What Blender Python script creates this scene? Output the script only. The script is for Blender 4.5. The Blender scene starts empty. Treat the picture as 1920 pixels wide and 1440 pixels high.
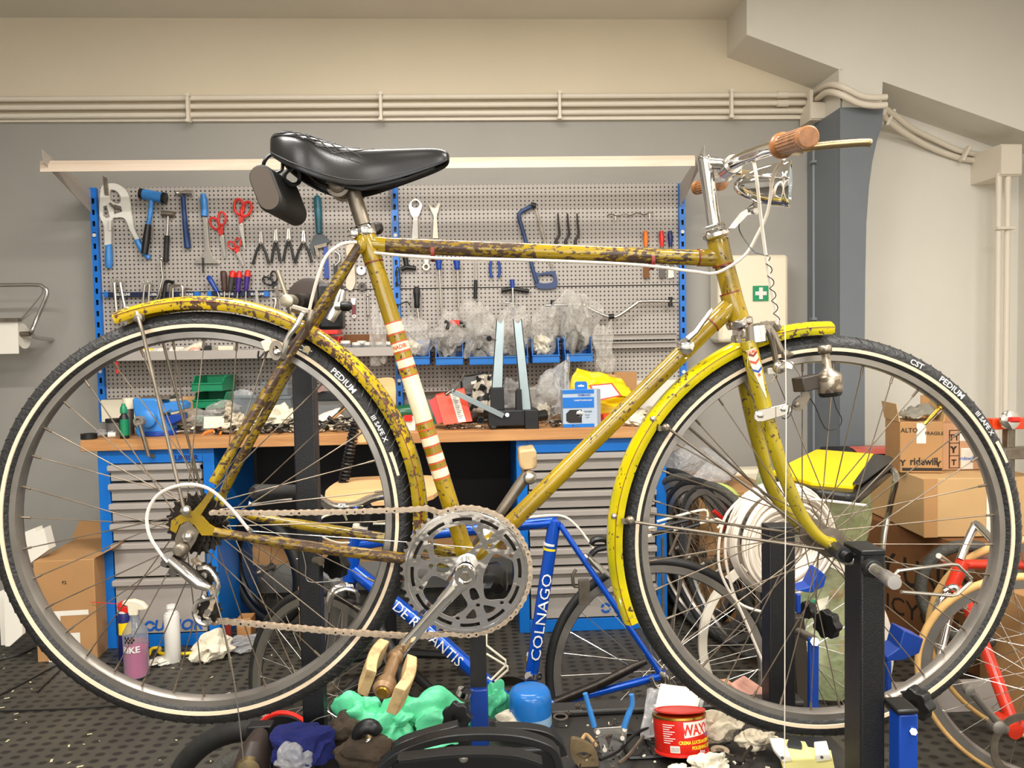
import bpy, bmesh, math, random
from mathutils import Vector, Matrix, noise, Quaternion
rad = math.radians
sc = bpy.context.scene
COL = sc.collection
V = Vector

# ------------------------------------------------------------------ camera
F = 1440.0
CAM = V((0, 0, 1.2))
_yaw, _pit, _rol = rad(2.9), rad(2.65), 0.019
FWD = V((math.sin(_yaw) * math.cos(_pit), math.cos(_yaw) * math.cos(_pit), -math.sin(_pit)))
_rt = V((math.cos(_yaw), -math.sin(_yaw), 0))
_up = _rt.cross(FWD)
CXV = math.cos(_rol) * _rt - math.sin(_rol) * _up
CYV = math.sin(_rol) * _rt + math.cos(_rol) * _up
cd = bpy.data.cameras.new('camera')
cd.sensor_width = 36.0
cd.lens = 36.0 * F / 1920.0
cd.clip_start = 0.02
cam = bpy.data.objects.new('camera', cd)
COL.objects.link(cam)
cam.matrix_world = Matrix(((CXV.x, CYV.x, -FWD.x, CAM.x), (CXV.y, CYV.y, -FWD.y, CAM.y), (CXV.z, CYV.z, -FWD.z, CAM.z), (0, 0, 0, 1)))
sc.camera = cam

# ------------------------------------------------------------------ light and exposure
w = bpy.data.worlds.new('world'); sc.world = w; w.use_nodes = True
w.node_tree.nodes['Background'].inputs[0].default_value = (1.0, 0.93, 0.84, 1)
w.node_tree.nodes['Background'].inputs[1].default_value = 0.30
def area(name, loc, size, power, col=(1, 0.965, 0.92), rot=(0, 0, 0)):
 l = bpy.data.lights.new(name, 'AREA'); l.shape = 'RECTANGLE'; l.size, l.size_y = size
 l.energy = power; l.color = col
 o = bpy.data.objects.new(name, l); COL.objects.link(o); o.location = loc; o.rotation_euler = rot
 return o
area('ceiling_lamp', (-1.1, 0.7, 2.79), (1.3, 0.22), 52)
area('ceiling_lamp', (1.4, 0.7, 2.79), (1.3, 0.22), 50)
area('ceiling_lamp', (-1.1, -1.6, 2.79), (1.3, 0.22), 40)
area('ceiling_lamp', (1.3, -1.6, 2.79), (1.3, 0.22), 40)
area('ceiling_lamp', (-0.1, 2.25, 2.80), (1.5, 0.16), 26, (1, .95, .88))
sc.view_settings.view_transform = 'Standard'
sc.view_settings.look = 'None'
sc.view_settings.exposure = 0.70
sc.view_settings.gamma = 1.0
sc.view_settings.use_curve_mapping = False

# ------------------------------------------------------------------ measuring helpers: a point of the room from its bearing and depth
def ray(px, py):
 return (FWD * F + CXV * (px - 960.0) + CYV * (720.0 - py)) / F
def P(px, py, Y):
 d = ray(px, py); return CAM + d * (Y / d.y)
def PZ(px, py, Z):
 d = ray(px, py); return CAM + d * ((Z - CAM.z) / d.z)
def PD(px, py, depth):
 return CAM + ray(px, py) * depth
def pp(pts, Y): return [P(a, b, Y) for a, b in pts]
def hexrot(ax, ang): return Matrix.Rotation(ang, 3, ax)

# ------------------------------------------------------------------ materials
def lin(c):
 r = []
 for v in c:
  v = v / 255.0
  r.append(v / 12.92 if v <= 0.04045 else ((v + 0.055) / 1.055) ** 2.4)
 return (*r, 1.0)
def newmat(name):
 m = bpy.data.materials.new(name); m.use_nodes = True
 nt = m.node_tree; return m, nt, nt.nodes['Principled BSDF']
def N(nt, t, **kw):
 n = nt.nodes.new(t)
 for k, v in kw.items():
  if hasattr(n, k): setattr(n, k, v)
  else: n.inputs[k].default_value = v
 return n
def ramp(nt, fac, stops):
 r = nt.nodes.new('ShaderNodeValToRGB'); e = r.color_ramp.elements
 while len(e) < len(stops): e.new(0.5)
 for i, (p, c) in enumerate(stops): e[i].position = p; e[i].color = c
 nt.links.new(fac, r.inputs[0]); return r
def mat(name, col, rough=0.5, metal=0.0, var=0.0, scale=12.0, bump=0.0, bscale=None, col2=None, lo=0.45, hi=0.6, coat=0.0, detail=4.0, spec=None):
 m, nt, b = newmat(name)
 b.inputs['Roughness'].default_value = rough; b.inputs['Metallic'].default_value = metal
 b.inputs['Coat Weight'].default_value = coat; b.inputs['Coat Roughness'].default_value = 0.12
 if spec is not None: b.inputs['Specular IOR Level'].default_value = spec
 c = lin(col)
 tc = N(nt, 'ShaderNodeTexCoord')
 if col2 is not None or var > 0:
  nz = N(nt, 'ShaderNodeTexNoise', Scale=scale, Detail=detail); nt.links.new(tc.outputs['Object'], nz.inputs['Vector'])
  if col2 is not None: st = [(lo, c), (hi, lin(col2))]
  else:
   d = tuple(max(0, x * (1 - var)) for x in c[:3]) + (1,); l = tuple(min(1, x * (1 + var)) for x in c[:3]) + (1,)
   st = [(0.3, d), (0.7, l)]
  r = ramp(nt, nz.outputs['Fac'], st); nt.links.new(r.outputs[0], b.inputs['Base Color'])
 else: b.inputs['Base Color'].default_value = c
 if bump > 0:
  n2 = N(nt, 'ShaderNodeTexNoise', Scale=bscale or scale, Detail=3.0); nt.links.new(tc.outputs['Object'], n2.inputs['Vector'])
  bp = N(nt, 'ShaderNodeBump', Strength=bump, Distance=0.01); nt.links.new(n2.outputs['Fac'], bp.inputs['Height']); nt.links.new(bp.outputs[0], b.inputs['Normal'])
 return m
def clearmat(name, col, alpha=0.35, rough=0.15, bump=0.6, bscale=30):
 m, nt, b = newmat(name)
 b.inputs['Base Color'].default_value = lin(col); b.inputs['Roughness'].default_value = rough
 b.inputs['Specular IOR Level'].default_value = 0.8
 tr = N(nt, 'ShaderNodeBsdfTransparent'); mx = N(nt, 'ShaderNodeMixShader')
 lw = N(nt, 'ShaderNodeLayerWeight', Blend=0.35)
 mr = N(nt, 'ShaderNodeMapRange'); mr.inputs['To Min'].default_value = alpha; mr.inputs['To Max'].default_value = min(1, alpha + 0.45)
 tc = N(nt, 'ShaderNodeTexCoord')
 nz = N(nt, 'ShaderNodeTexNoise', Scale=bscale, Detail=2.0); nt.links.new(tc.outputs['Object'], nz.inputs['Vector'])
 bp = N(nt, 'ShaderNodeBump', Strength=bump, Distance=0.02); nt.links.new(nz.outputs['Fac'], bp.inputs['Height']); nt.links.new(bp.outputs[0], b.inputs['Normal'])
 nt.links.new(lw.outputs['Facing'], mr.inputs['Value']); nt.links.new(mr.outputs[0], mx.inputs[0])
 nt.links.new(tr.outputs[0], mx.inputs[1]); nt.links.new(b.outputs[0], mx.inputs[2])
 nt.links.new(mx.outputs[0], nt.nodes['Material Output'].inputs[0])
 return m
def rustpaint(name, col, col_alt, rust, amount=0.45, scale=60, rough=0.25, stretch=(1, 1, 1), metalr=0.0):
 """enamel with chips and rust blooms; chips are wear with a shape of their own"""
 m, nt, b = newmat(name)
 tc = N(nt, 'ShaderNodeTexCoord'); mp = N(nt, 'ShaderNodeMapping'); mp.inputs['Scale'].default_value = stretch
 nt.links.new(tc.outputs['Object'], mp.inputs[0])
 a = N(nt, 'ShaderNodeTexNoise', Scale=9.0, Detail=2.0); nt.links.new(mp.outputs[0], a.inputs['Vector'])
 base = ramp(nt, a.outputs['Fac'], [(0.35, lin(col)), (0.68, lin(col_alt))])
 g = N(nt, 'ShaderNodeTexNoise', Scale=scale, Detail=5.0, Roughness=0.65); nt.links.new(mp.outputs[0], g.inputs['Vector'])
 g2 = N(nt, 'ShaderNodeTexNoise', Scale=scale * 0.12, Detail=2.0); nt.links.new(mp.outputs[0], g2.inputs['Vector'])
 ad = N(nt, 'ShaderNodeMath', operation='MULTIPLY_ADD'); nt.links.new(g2.outputs['Fac'], ad.inputs[0]); ad.inputs[1].default_value = 0.35; nt.links.new(g.outputs['Fac'], ad.inputs[2])
 th = 0.915 - amount * 0.36
 mk = ramp(nt, ad.outputs[0], [(th, (0, 0, 0, 1)), (th + 0.018, (1, 1, 1, 1))])
 mx = N(nt, 'ShaderNodeMix', data_type='RGBA'); nt.links.new(mk.outputs[0], mx.inputs[0])
 nt.links.new(base.outputs[0], mx.inputs[6]); mx.inputs[7].default_value = lin(rust)
 nt.links.new(mx.outputs[2], b.inputs['Base Color'])
 mr = N(nt, 'ShaderNodeMapRange'); mr.inputs['To Min'].default_value = rough; mr.inputs['To Max'].default_value = 0.75
 nt.links.new(mk.outputs[0], mr.inputs['Value']); nt.links.new(mr.outputs[0], b.inputs['Roughness'])
 bp = N(nt, 'ShaderNodeBump', Strength=0.25, Distance=0.002); bp.invert = True; nt.links.new(mk.outputs[0], bp.inputs['Height']); nt.links.new(bp.outputs[0], b.inputs['Normal'])
 b.inputs['Coat Weight'].default_value = 0.4; b.inputs['Coat Roughness'].default_value = 0.1
 return m
def woodmat(name, c1, c2, scale=(1.2, 14, 14), rough=0.5, stave=None):
 m, nt, b = newmat(name); tc = N(nt, 'ShaderNodeTexCoord'); mp = N(nt, 'ShaderNodeMapping'); mp.inputs['Scale'].default_value = scale
 nt.links.new(tc.outputs['Object'], mp.inputs[0])
 nz = N(nt, 'ShaderNodeTexNoise', Scale=2.5, Detail=8.0, Distortion=0.6); nt.links.new(mp.outputs[0], nz.inputs['Vector'])
 r = ramp(nt, nz.outputs['Fac'], [(0.3, lin(c1)), (0.7, lin(c2))]); nt.links.new(r.outputs[0], b.inputs['Base Color'])
 b.inputs['Roughness'].default_value = rough
 return m
def pegmat(name, col, hole, pitch):
 m, nt, b = newmat(name); tc = N(nt, 'ShaderNodeTexCoord'); sx = N(nt, 'ShaderNodeSeparateXYZ'); nt.links.new(tc.outputs['Object'], sx.inputs[0])
 def frac(o):
  d = N(nt, 'ShaderNodeMath', operation='DIVIDE'); d.inputs[1].default_value = pitch; nt.links.new(o, d.inputs[0])
  f = N(nt, 'ShaderNodeMath', operation='FRACT'); nt.links.new(d.outputs[0], f.inputs[0])
  s = N(nt, 'ShaderNodeMath', operation='SUBTRACT'); s.inputs[1].default_value = 0.5; nt.links.new(f.outputs[0], s.inputs[0])
  p = N(nt, 'ShaderNodeMath', operation='MULTIPLY'); nt.links.new(s.outputs[0], p.inputs[0]); nt.links.new(s.outputs[0], p.inputs[1]); return p
 a, c = frac(sx.outputs[0]), frac(sx.outputs[2])
 s = N(nt, 'ShaderNodeMath', operation='ADD'); nt.links.new(a.outputs[0], s.inputs[0]); nt.links.new(c.outputs[0], s.inputs[1])
 r = ramp(nt, s.outputs[0], [(0.035, lin(hole)), (0.055, lin(col))]); nt.links.new(r.outputs[0], b.inputs['Base Color'])
 b.inputs['Roughness'].default_value = 0.5
 bp = N(nt, 'ShaderNodeBump', Strength=0.5, Distance=0.002); nt.links.new(r.outputs[0], bp.inputs['Height']); nt.links.new(bp.outputs[0], b.inputs['Normal'])
 return m
def floormat(name):
 m, nt, b = newmat(name); tc = N(nt, 'ShaderNodeTexCoord')
 mp = N(nt, 'ShaderNodeMapping'); mp.inputs['Scale'].default_value = (20, 26, 1); nt.links.new(tc.outputs['Object'], mp.inputs[0])
 v = N(nt, 'ShaderNodeTexVoronoi', Scale=1.0, Randomness=0.12); nt.links.new(mp.outputs[0], v.inputs['Vector'])
 r = ramp(nt, v.outputs['Distance'], [(0.22, lin((36, 34, 31))), (0.36, lin((70, 67, 60)))])
 nz = N(nt, 'ShaderNodeTexNoise', Scale=3.0, Detail=6.0); nt.links.new(tc.outputs['Object'], nz.inputs['Vector'])
 r2 = ramp(nt, nz.outputs['Fac'], [(0.3, (0.55, 0.55, 0.55, 1)), (0.75, (1.25, 1.2, 1.1, 1))])
 mx = N(nt, 'ShaderNodeMix', data_type='RGBA', blend_type='MULTIPLY'); mx.inputs[0].default_value = 1.0
 nt.links.new(r.outputs[0], mx.inputs[6]); nt.links.new(r2.outputs[0], mx.inputs[7]); nt.links.new(mx.outputs[2], b.inputs['Base Color'])
 bp = N(nt, 'ShaderNodeBump', Strength=0.8, Distance=0.006); nt.links.new(r.outputs[0], bp.inputs['Height']); nt.links.new(bp.outputs[0], b.inputs['Normal'])
 b.inputs['Roughness'].default_value = 0.55
 return m

M = {}
M['white_wall'] = mat('white_wall', (226, 221, 209), 0.85, var=0.04, scale=1.5, bump=0.05, bscale=60)
M['cream_wall'] = mat('cream_wall', (222, 209, 184), 0.85, var=0.03, scale=1.5)
M['grey_wall'] = mat('grey_wall', (158, 154, 146), 0.55, var=0.05, scale=1.8, bump=0.04, bscale=50)
M['grey_pillar'] = mat('grey_pillar', (110, 116, 121), 0.5, var=0.05, scale=1.8)
M['pipe_white'] = mat('pipe_white', (226, 216, 198), 0.4)
M['pipe_grey'] = mat('pipe_grey', (132, 136, 139), 0.45)
M['floor'] = floormat('floor_rubber')
M['peg'] = pegmat('perforated_grey_steel', (172, 164, 156), (45, 40, 36), 0.0203)
M['grey_steel'] = mat('grey_enamel_steel', (168, 160, 152), 0.42, var=0.03)
M['dark_grey_steel'] = mat('darker_grey_enamel', (120, 115, 110), 0.45)
M['blue_enamel'] = mat('blue_enamel', (10, 108, 196), 0.35, var=0.08, scale=4)
M['blue_rail'] = mat('blue_rail', (14, 112, 206), 0.35)
M['blue_paint'] = mat('blue_paint', (18, 62, 150), 0.3)
M['blue_plastic'] = mat('blue_plastic', (15, 108, 190), 0.35)
M['light_blue'] = mat('sky_blue_plastic', (58, 132, 205), 0.35)
M['black'] = mat('black_plastic', (18, 18, 18), 0.4)
M['black_paint'] = mat('black_powder_coat', (17, 17, 18), 0.38, bump=0.2, bscale=500, var=0.2, scale=20)
M['rubber'] = mat('black_rubber', (30, 29, 27), 0.6, var=0.25, scale=40)
M['tyre'] = mat('tyre_rubber', (33, 32, 31), 0.55, var=0.2, scale=60, bump=0.3, bscale=160)
M['old_tyre'] = mat('worn_grey_tyre', (72, 70, 64), 0.7, var=0.25, scale=60, bump=0.4, bscale=120)
M['cream_band'] = mat('cream_reflective_band', (222, 200, 170), 0.4)
M['alu'] = mat('dull_aluminium', (150, 144, 136), 0.36, 0.75, var=0.18, scale=14)
M['steel'] = mat('bright_steel', (200, 196, 188), 0.25, 0.95)
M['dull_steel'] = mat('dull_steel', (128, 118, 104), 0.42, 0.75, var=0.25, scale=30)
M['spoke'] = mat('tarnished_spoke', (125, 112, 96), 0.4, 0.7, var=0.3, scale=25)
M['spoke_new'] = mat('bright_spoke', (215, 210, 200), 0.25, 0.9)
M['chrome'] = mat('chrome', (232, 230, 228), 0.06, 1.0)
M['chrome_plate'] = mat('stamped_chrome', (236, 234, 236), 0.10, 1.0, bump=0.38, bscale=15)
M['chrome_worn'] = mat('chrome_with_rust_freckles', (215, 210, 205), 0.12, 0.95, col2=(120, 80, 50), lo=0.63, hi=0.70, scale=45)
M['brass'] = mat('brass', (200, 160, 70), 0.25, 1.0)
M['lever'] = mat('tarnished_lever', (176, 156, 116), 0.25, 0.9, var=0.2, scale=30)
M['grip'] = mat('brown_marbled_grip', (152, 100, 56), 0.32, var=0.35, scale=90, coat=0.25)
M['frame'] = rustpaint('olive_gold_enamel', (158, 130, 8), (122, 98, 12), (54, 34, 14), 0.36, 130, 0.2)
M['frame_worn'] = rustpaint('olive_gold_enamel_very_worn', (150, 124, 10), (112, 86, 14), (58, 36, 16), 0.66, 150, 0.25, (0.5, 1, 1))
M['fender'] = rustpaint('yellow_enamel', (212, 188, 8), (160, 158, 12), (66, 44, 22), 0.33, 100, 0.15)
M['fender_rear'] = rustpaint('yellow_enamel_worn', (196, 162, 12), (132, 114, 18), (64, 40, 18), 0.56, 110, 0.2)
M['fork'] = rustpaint('olive_fork_enamel', (164, 144, 14), (140, 124, 18), (66, 38, 20), 0.40, 130, 0.2)
M['cream_paint'] = mat('cream_paint_band', (214, 204, 172), 0.3, var=0.12, scale=30, coat=0.3)
M['red_paint'] = mat('red_line_paint', (196, 70, 40), 0.4)
M['crimson'] = mat('dark_red_lining', (120, 30, 20), 0.4)
M['white_cable'] = mat('white_cable_sleeve', (226, 214, 198), 0.4)
M['white_plastic'] = mat('white_plastic', (228, 224, 214), 0.4)
M['leather'] = mat('black_vinyl', (24, 23, 22), 0.30, bump=0.03, bscale=400)
M['chain'] = mat('light_steel_chain', (186, 168, 146), 0.42, 0.55, var=0.12, scale=60)
M['oily'] = mat('oily_black_steel', (48, 42, 36), 0.35, 0.6, var=0.3, scale=60)
M['pedal'] = mat('yellowed_rubber_block', (186, 158, 112), 0.55, col2=(120, 92, 60), lo=0.5, hi=0.75, scale=45)
M['wood'] = woodmat('oiled_beech', (170, 116, 66), (200, 148, 94))
M['ply'] = woodmat('beech_plywood', (206, 156, 102), (226, 180, 128), (2, 2, 10))
M['pale_wood'] = woodmat('pale_lacquered_wood', (216, 194, 170), (230, 212, 192))
M['card'] = mat('cardboard', (176, 132, 84), 0.8, var=0.07, scale=5, bump=0.05, bscale=100)
M['card_light'] = mat('light_cardboard', (196, 160, 110), 0.8, var=0.06, scale=5)
M['card_dark'] = mat('dark_cardboard', (120, 78, 42), 0.8, var=0.1, scale=4)
M['paper'] = mat('white_paper', (232, 226, 212), 0.8)
M['tissue'] = mat('crumpled_tissue', (226, 216, 192), 0.85, var=0.12, scale=20, bump=0.5, bscale=60)
M['dirty_tissue'] = mat('greasy_tissue', (198, 186, 162), 0.85, col2=(84, 72, 58), lo=0.5, hi=0.68, scale=30, bump=0.5, bscale=60)
M['red'] = mat('red_plastic', (214, 38, 26), 0.4)
M['orange_red'] = mat('orange_red_card', (240, 66, 24), 0.45)
M['red_frame'] = mat('red_frame_enamel', (196, 46, 22), 0.25, var=0.15, scale=12, coat=0.3)
M['orange'] = mat('orange_plastic', (226, 118, 30), 0.45)
M['yellow'] = mat('bright_yellow_plastic', (246, 208, 4), 0.45)
M['green'] = mat('green_plastic', (8, 128, 84), 0.4)
M['dark_green'] = mat('bottle_green', (10, 86, 50), 0.3)
M['mint'] = mat('mint_glove_film', (98, 214, 158), 0.35, var=0.12, scale=12, bump=0.5, bscale=25)
M['pink'] = clearmat('pink_cleaning_liquid', (232, 40, 140), 0.85, 0.1, 0.0)
M['clear'] = clearmat('clear_film', (214, 210, 202), 0.26, 0.12, 1.0, 26)
M['clear_box'] = clearmat('clear_styrene', (150, 160, 166), 0.35, 0.1, 0.0)
M['clear_grey'] = clearmat('smoky_film', (190, 190, 190), 0.42, 0.15, 1.0, 30)
M['green_bag'] = clearmat('pale_green_bin_liner', (180, 190, 140), 0.55, 0.25, 1.0, 18)
M['bike_blue'] = mat('metallic_blue_enamel', (8, 78, 188), 0.22, 0.35, var=0.15, scale=8, coat=0.5)
M['navy'] = mat('navy_plastic', (26, 32, 96), 0.4)
M['purple'] = mat('violet_handle', (60, 30, 120), 0.4)
M['tan_tyre'] = mat('tan_tyre_wall', (214, 170, 106), 0.6, var=0.1, scale=20)
M['teal'] = mat('teal_handle', (30, 92, 108), 0.4)
M['navy_cloth'] = mat('navy_cloth', (22, 30, 96), 0.9, bump=0.4, bscale=300)
M['brown_cloth'] = mat('brown_oily_cloth', (62, 50, 36), 0.9, var=0.3, scale=20, bump=0.5, bscale=80)
M['grey_plastic'] = mat('black_moulded_tray', (46, 44, 41), 0.42, var=0.12, scale=9, bump=0.1, bscale=200)
M['fleck'] = mat('paper_fleck', (196, 190, 150), 0.8)
M['sticker_yellow'] = mat('pale_yellow_plastic', (226, 218, 140), 0.5)
M['pale_pink'] = mat('pink_grip_paper', (216, 160, 140), 0.8, var=0.12, scale=40)
M['green_sign'] = mat('green_sign', (0, 140, 90), 0.5)
M['ivory'] = mat('ivory_plastic', (232, 222, 196), 0.45)
M['mesh_grey'] = mat('dim_grey', (96, 92, 86), 0.6)
M['dark_under'] = mat('dark_back_panel', (40, 38, 36), 0.8)
M['blue_print'] = mat('blue_print', (20, 88, 180), 0.5)
M['black_print'] = mat('black_print', (40, 32, 24), 0.6)
M['white_print'] = mat('white_print', (225, 222, 214), 0.5)
M['yellow_print'] = mat('yellow_print', (240, 210, 40), 0.5)

# ------------------------------------------------------------------ mesh builder
_ICO = {}
def ico(sub):
 if sub not in _ICO:
  bm = bmesh.new(); bmesh.ops.create_icosphere(bm, subdivisions=sub, radius=1)
  _ICO[sub] = ([v.co.copy() for v in bm.verts], [[v.index for v in f.verts] for f in bm.faces]); bm.free()
 return _ICO[sub]
_GL = {}
def glyphs(s, bold=0.0):
 k = (s, bold)
 if k not in _GL:
  cu = bpy.data.curves.new('t', 'FONT'); cu.body = s; cu.size = 1.0; cu.resolution_u = 2; cu.offset = bold; cu.fill_mode = 'FRONT'
  o = bpy.data.objects.new('t', cu); COL.objects.link(o)
  me = bpy.data.meshes.new_from_object(o)
  vs = [v.co.copy() for v in me.vertices]; fs = [list(p.vertices) for p in me.polygons]
  bpy.data.objects.remove(o); bpy.data.curves.remove(cu); bpy.data.meshes.remove(me)
  wd = max([v.x for v in vs] or [1]); _GL[k] = (vs, fs, wd)
 return _GL[k]
def spline(pts, k=6, closed=False):
 pts = [V(p) for p in pts]; n = len(pts); out = []
 rng = range(n if closed else n - 1)
 for i in rng:
  if closed: p0, p1, p2, p3 = pts[(i - 1) % n], pts[i], pts[(i + 1) % n], pts[(i + 2) % n]
  else: p0, p1, p2, p3 = pts[max(i - 1, 0)], pts[i], pts[i + 1], pts[min(i + 2, n - 1)]
  for j in range(k):
   t = j / k
   out.append(0.5 * ((2 * p1) + (p2 - p0) * t + (2 * p0 - 5 * p1 + 4 * p2 - p3) * t * t + (3 * p1 - p0 - 3 * p2 + p3) * t ** 3))
 if not closed: out.append(pts[-1])
 return out
def perp(a):
 a = a.normalized(); r = V((0, 0, 1)) if abs(a.z) < 0.9 else V((1, 0, 0))
 x = a.cross(r).normalized(); return x, a.cross(x).normalized()

_rc = random.Random(77)
_FD = [(V((_rc.uniform(-1, 1), _rc.uniform(-1, 1), _rc.uniform(-1, 1))).normalized(), _rc.uniform(.5, 1.25), _rc.random()) for _ in range(9)]
def crumple(q, seed=0):
 q = q + V((noise.noise(q * .9 + V((seed, 0, 0))), noise.noise(q * .9 + V((0, seed, 5))), noise.noise(q * .9 + V((3, 0, seed))))) * .55; d = 0
 for k, (n, f, ph) in enumerate(_FD):
  t = (q.dot(n) * f + ph + seed * .37 * (k + 1)) % 1.0; d += abs(2 * t - 1) - .5
 return d * .42
class MB:
 def __init__(s): s.v = []; s.f = []
 def add(s, vs, fs):
  o = len(s.v); s.v += [V(x) for x in vs]; s.f += [[i + o for i in f] for f in fs]; return s
 def box(s, c, size, rot=None):
  c = V(c); h = [x / 2 for x in size]; vs = []
  for z in (-1, 1):
   for y in (-1, 1):
    for x in (-1, 1):
     p = V((x * h[0], y * h[1], z * h[2])); vs.append(c + (rot @ p if rot else p))
  return s.add(vs, [[0, 2, 3, 1], [4, 5, 7, 6], [0, 1, 5, 4], [2, 6, 7, 3], [0, 4, 6, 2], [1, 3, 7, 5]])
 def box2(s, a, b):
  return s.box([(a[i] + b[i]) / 2 for i in range(3)], [abs(b[i] - a[i]) for i in range(3)])
 def tube(s, pts, r, n=8, closed=False, caps=True, flat=None):
  pts = [V(p) for p in pts]; m = len(pts)
  rs = list(r) if isinstance(r, (list, tuple)) else [r] * m
  if len(rs) != m: rs = [rs[0] + (rs[-1] - rs[0]) * i / (m - 1) for i in range(m)]
  o = len(s.v); x = None
  for i in range(m):
   if closed: t = pts[(i + 1) % m] - pts[i - 1]
   else: t = pts[min(i + 1, m - 1)] - pts[max(i - 1, 0)]
   if t.length < 1e-9: t = V((0, 0, 1))
   t.normalize()
   if x is None: x, y = perp(t)
   else:
    x = (x - t * x.dot(t))
    if x.length < 1e-6: x, _ = perp(t)
    x.normalize()
   y = t.cross(x)
   for j in range(n):
    a = 2 * math.pi * j / n
    s.v.append(pts[i] + (x * math.cos(a) + y * math.sin(a)) * rs[i])
  for i in range(m if closed else m - 1):
   for j in range(n):
    a = o + i * n + j; b = o + i * n + (j + 1) % n; i2 = (i + 1) % m
    s.f.append([a, b, o + i2 * n + (j + 1) % n, o + i2 * n + j])
  if caps and not closed:
   s.f.append([o + j for j in range(n)][::-1]); s.f.append([o + (m - 1) * n + j for j in range(n)])
  return s
 def lathe(s, org, axis, prof, n=24, ring=False, a0=0.0, a1=None, caps=True, ref=None):
  """prof: list of (t along axis, r)"""
  org = V(org); ax = V(axis).normalized()
  if ref is not None: x = (V(ref) - ax * V(ref).dot(ax)).normalized(); y = ax.cross(x)
  else: x, y = perp(ax)
  full = a1 is None; k = n if full else n + 1; o = len(s.v); m = len(prof)
  for j in range(k):
   a = a0 + (2 * math.pi * j / n if full else (a1 - a0) * j / n)
   d = x * math.cos(a) + y * math.sin(a)
   for (t, r) in prof: s.v.append(org + ax * t + d * r)
  for j in range(k if full else k - 1):
   j2 = (j + 1) % k
   for i in range(m if ring else m - 1):
    i2 = (i + 1) % m
    s.f.append([o + j * m + i, o + j2 * m + i, o + j2 * m + i2, o + j * m + i2])
  if caps and not ring and full:
   if prof[0][1] > 1e-5: s.f.append([o + j * m for j in range(k)])
   if prof[-1][1] > 1e-5: s.f.append([o + j * m + m - 1 for j in range(k)][::-1])
  if not full and ring and caps:
   s.f.append([o + i for i in range(m)]); s.f.append([o + (k - 1) * m + i for i in range(m)][::-1])
  return s
 def cyl(s, a, b, r, n=16, r2=None):
  a = V(a); b = V(b); return s.lathe(a, b - a, [(0, r), ((b - a).length, r if r2 is None else r2)], n)
 def prism(s, pts, vec):
  pts = [V(p) for p in pts]; vec = V(vec); n = len(pts)
  return s.add(pts + [p + vec for p in pts], [list(range(n))[::-1], [n + i for i in range(n)]] + [[i, (i + 1) % n, n + (i + 1) % n, n + i] for i in range(n)])
 def poly(s, px, Y, th): return s.prism(pp(px, Y), (0, th, 0))
 def ptube(s, px, Y, rpx, n=8, k=1, closed=False):
  ps = pp(px, Y) if not isinstance(Y, (list, tuple)) else [P(a, b, y) for (a, b), y in zip(px, Y)]
  yy = Y if not isinstance(Y, (list, tuple)) else sum(Y) / len(Y)
  if k > 1: ps = spline(ps, k, closed)
  r = [q * yy / F for q in rpx] if isinstance(rpx, (list, tuple)) else rpx * yy / F
  return s.tube(ps, r, n, closed)
 def plate(s, loops, mapf, th):
  """flat plate with holes: loops of 2D points, even-odd filled; mapf(x,y,t)->3D"""
  cu = bpy.data.curves.new('p', 'CURVE'); cu.dimensions = '2D'; cu.fill_mode = 'BOTH'
  for lp in loops:
   sp = cu.splines.new('POLY'); sp.points.add(len(lp) - 1)
   for i, p in enumerate(lp): sp.points[i].co = (p[0], p[1], 0, 1)
   sp.use_cyclic_u = True
  o = bpy.data.objects.new('p', cu); COL.objects.link(o); me = bpy.data.meshes.new_from_object(o)
  vs = [v.co.copy() for v in me.vertices]; fs = [list(p.vertices) for p in me.polygons]
  bpy.data.objects.remove(o); bpy.data.curves.remove(cu); bpy.data.meshes.remove(me)
  s.add([mapf(v.x, v.y, 0) for v in vs], fs); s.add([mapf(v.x, v.y, th) for v in vs], [f[::-1] for f in fs])
  for lp in loops:
   n = len(lp)
   s.add([mapf(x, y, 0) for x, y in lp] + [mapf(x, y, th) for x, y in lp], [[i, (i + 1) % n, n + (i + 1) % n, n + i] for i in range(n)])
  return s
 def pplate(s, loops, Y, th):
  return s.plate([[(a / 100, -b / 100) for a, b in lp] for lp in loops], lambda x, y, t: P(x * 100, -y * 100, Y) + V((0, t, 0)), th)
 def blob(s, c, r, seed=0, amp=0.25, sub=3, freq=2.0, floor=None, ridge=False):
  vs, fs = ico(sub); c = V(c); out = []
  for v in vs:
   q = v * freq + V((seed * 7.3, seed * 3.1, -seed * 5.7)); d = noise.noise(q)
   if ridge: d = crumple(v * freq * .62, seed) + .5 * noise.noise(q * .5)
   else: d += 0.5 * noise.noise(q * 2.3)
   k = 1 + amp * d; p = V((c.x + v.x * r[0] * k, c.y + v.y * r[1] * k, c.z + v.z * r[2] * k))
   if floor is not None and p.z < floor: p.z = floor
   out.append(p)
  return s.add(out, fs)
 def sheet(s, q, nu=14, nv=10, amp=0.01, freq=3.0, seed=0, th=None):
  a, b, c, d = [V(x) for x in q]; nrm = (b - a).cross(d - a).normalized(); vs = []
  L = max((b - a).length, 0.01)
  for j in range(nv + 1):
   for i in range(nu + 1):
    u, v = i / nu, j / nv; p = a.lerp(b, u).lerp(d.lerp(c, u), v)
    z = noise.noise(V((u * freq + seed, v * freq * 0.8, seed * 2.7))) + 0.6 * (0.5 - abs(noise.noise(V((u * freq * 2 + seed, v * freq * 2, 4.1)))) * 2)
    z2 = noise.noise(V((u * freq + seed + 9, v * freq, 7.7)))
    vs.append(p + nrm * z * amp + (b - a).normalized() * z2 * amp * 0.6)
  W = nu + 1
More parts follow.
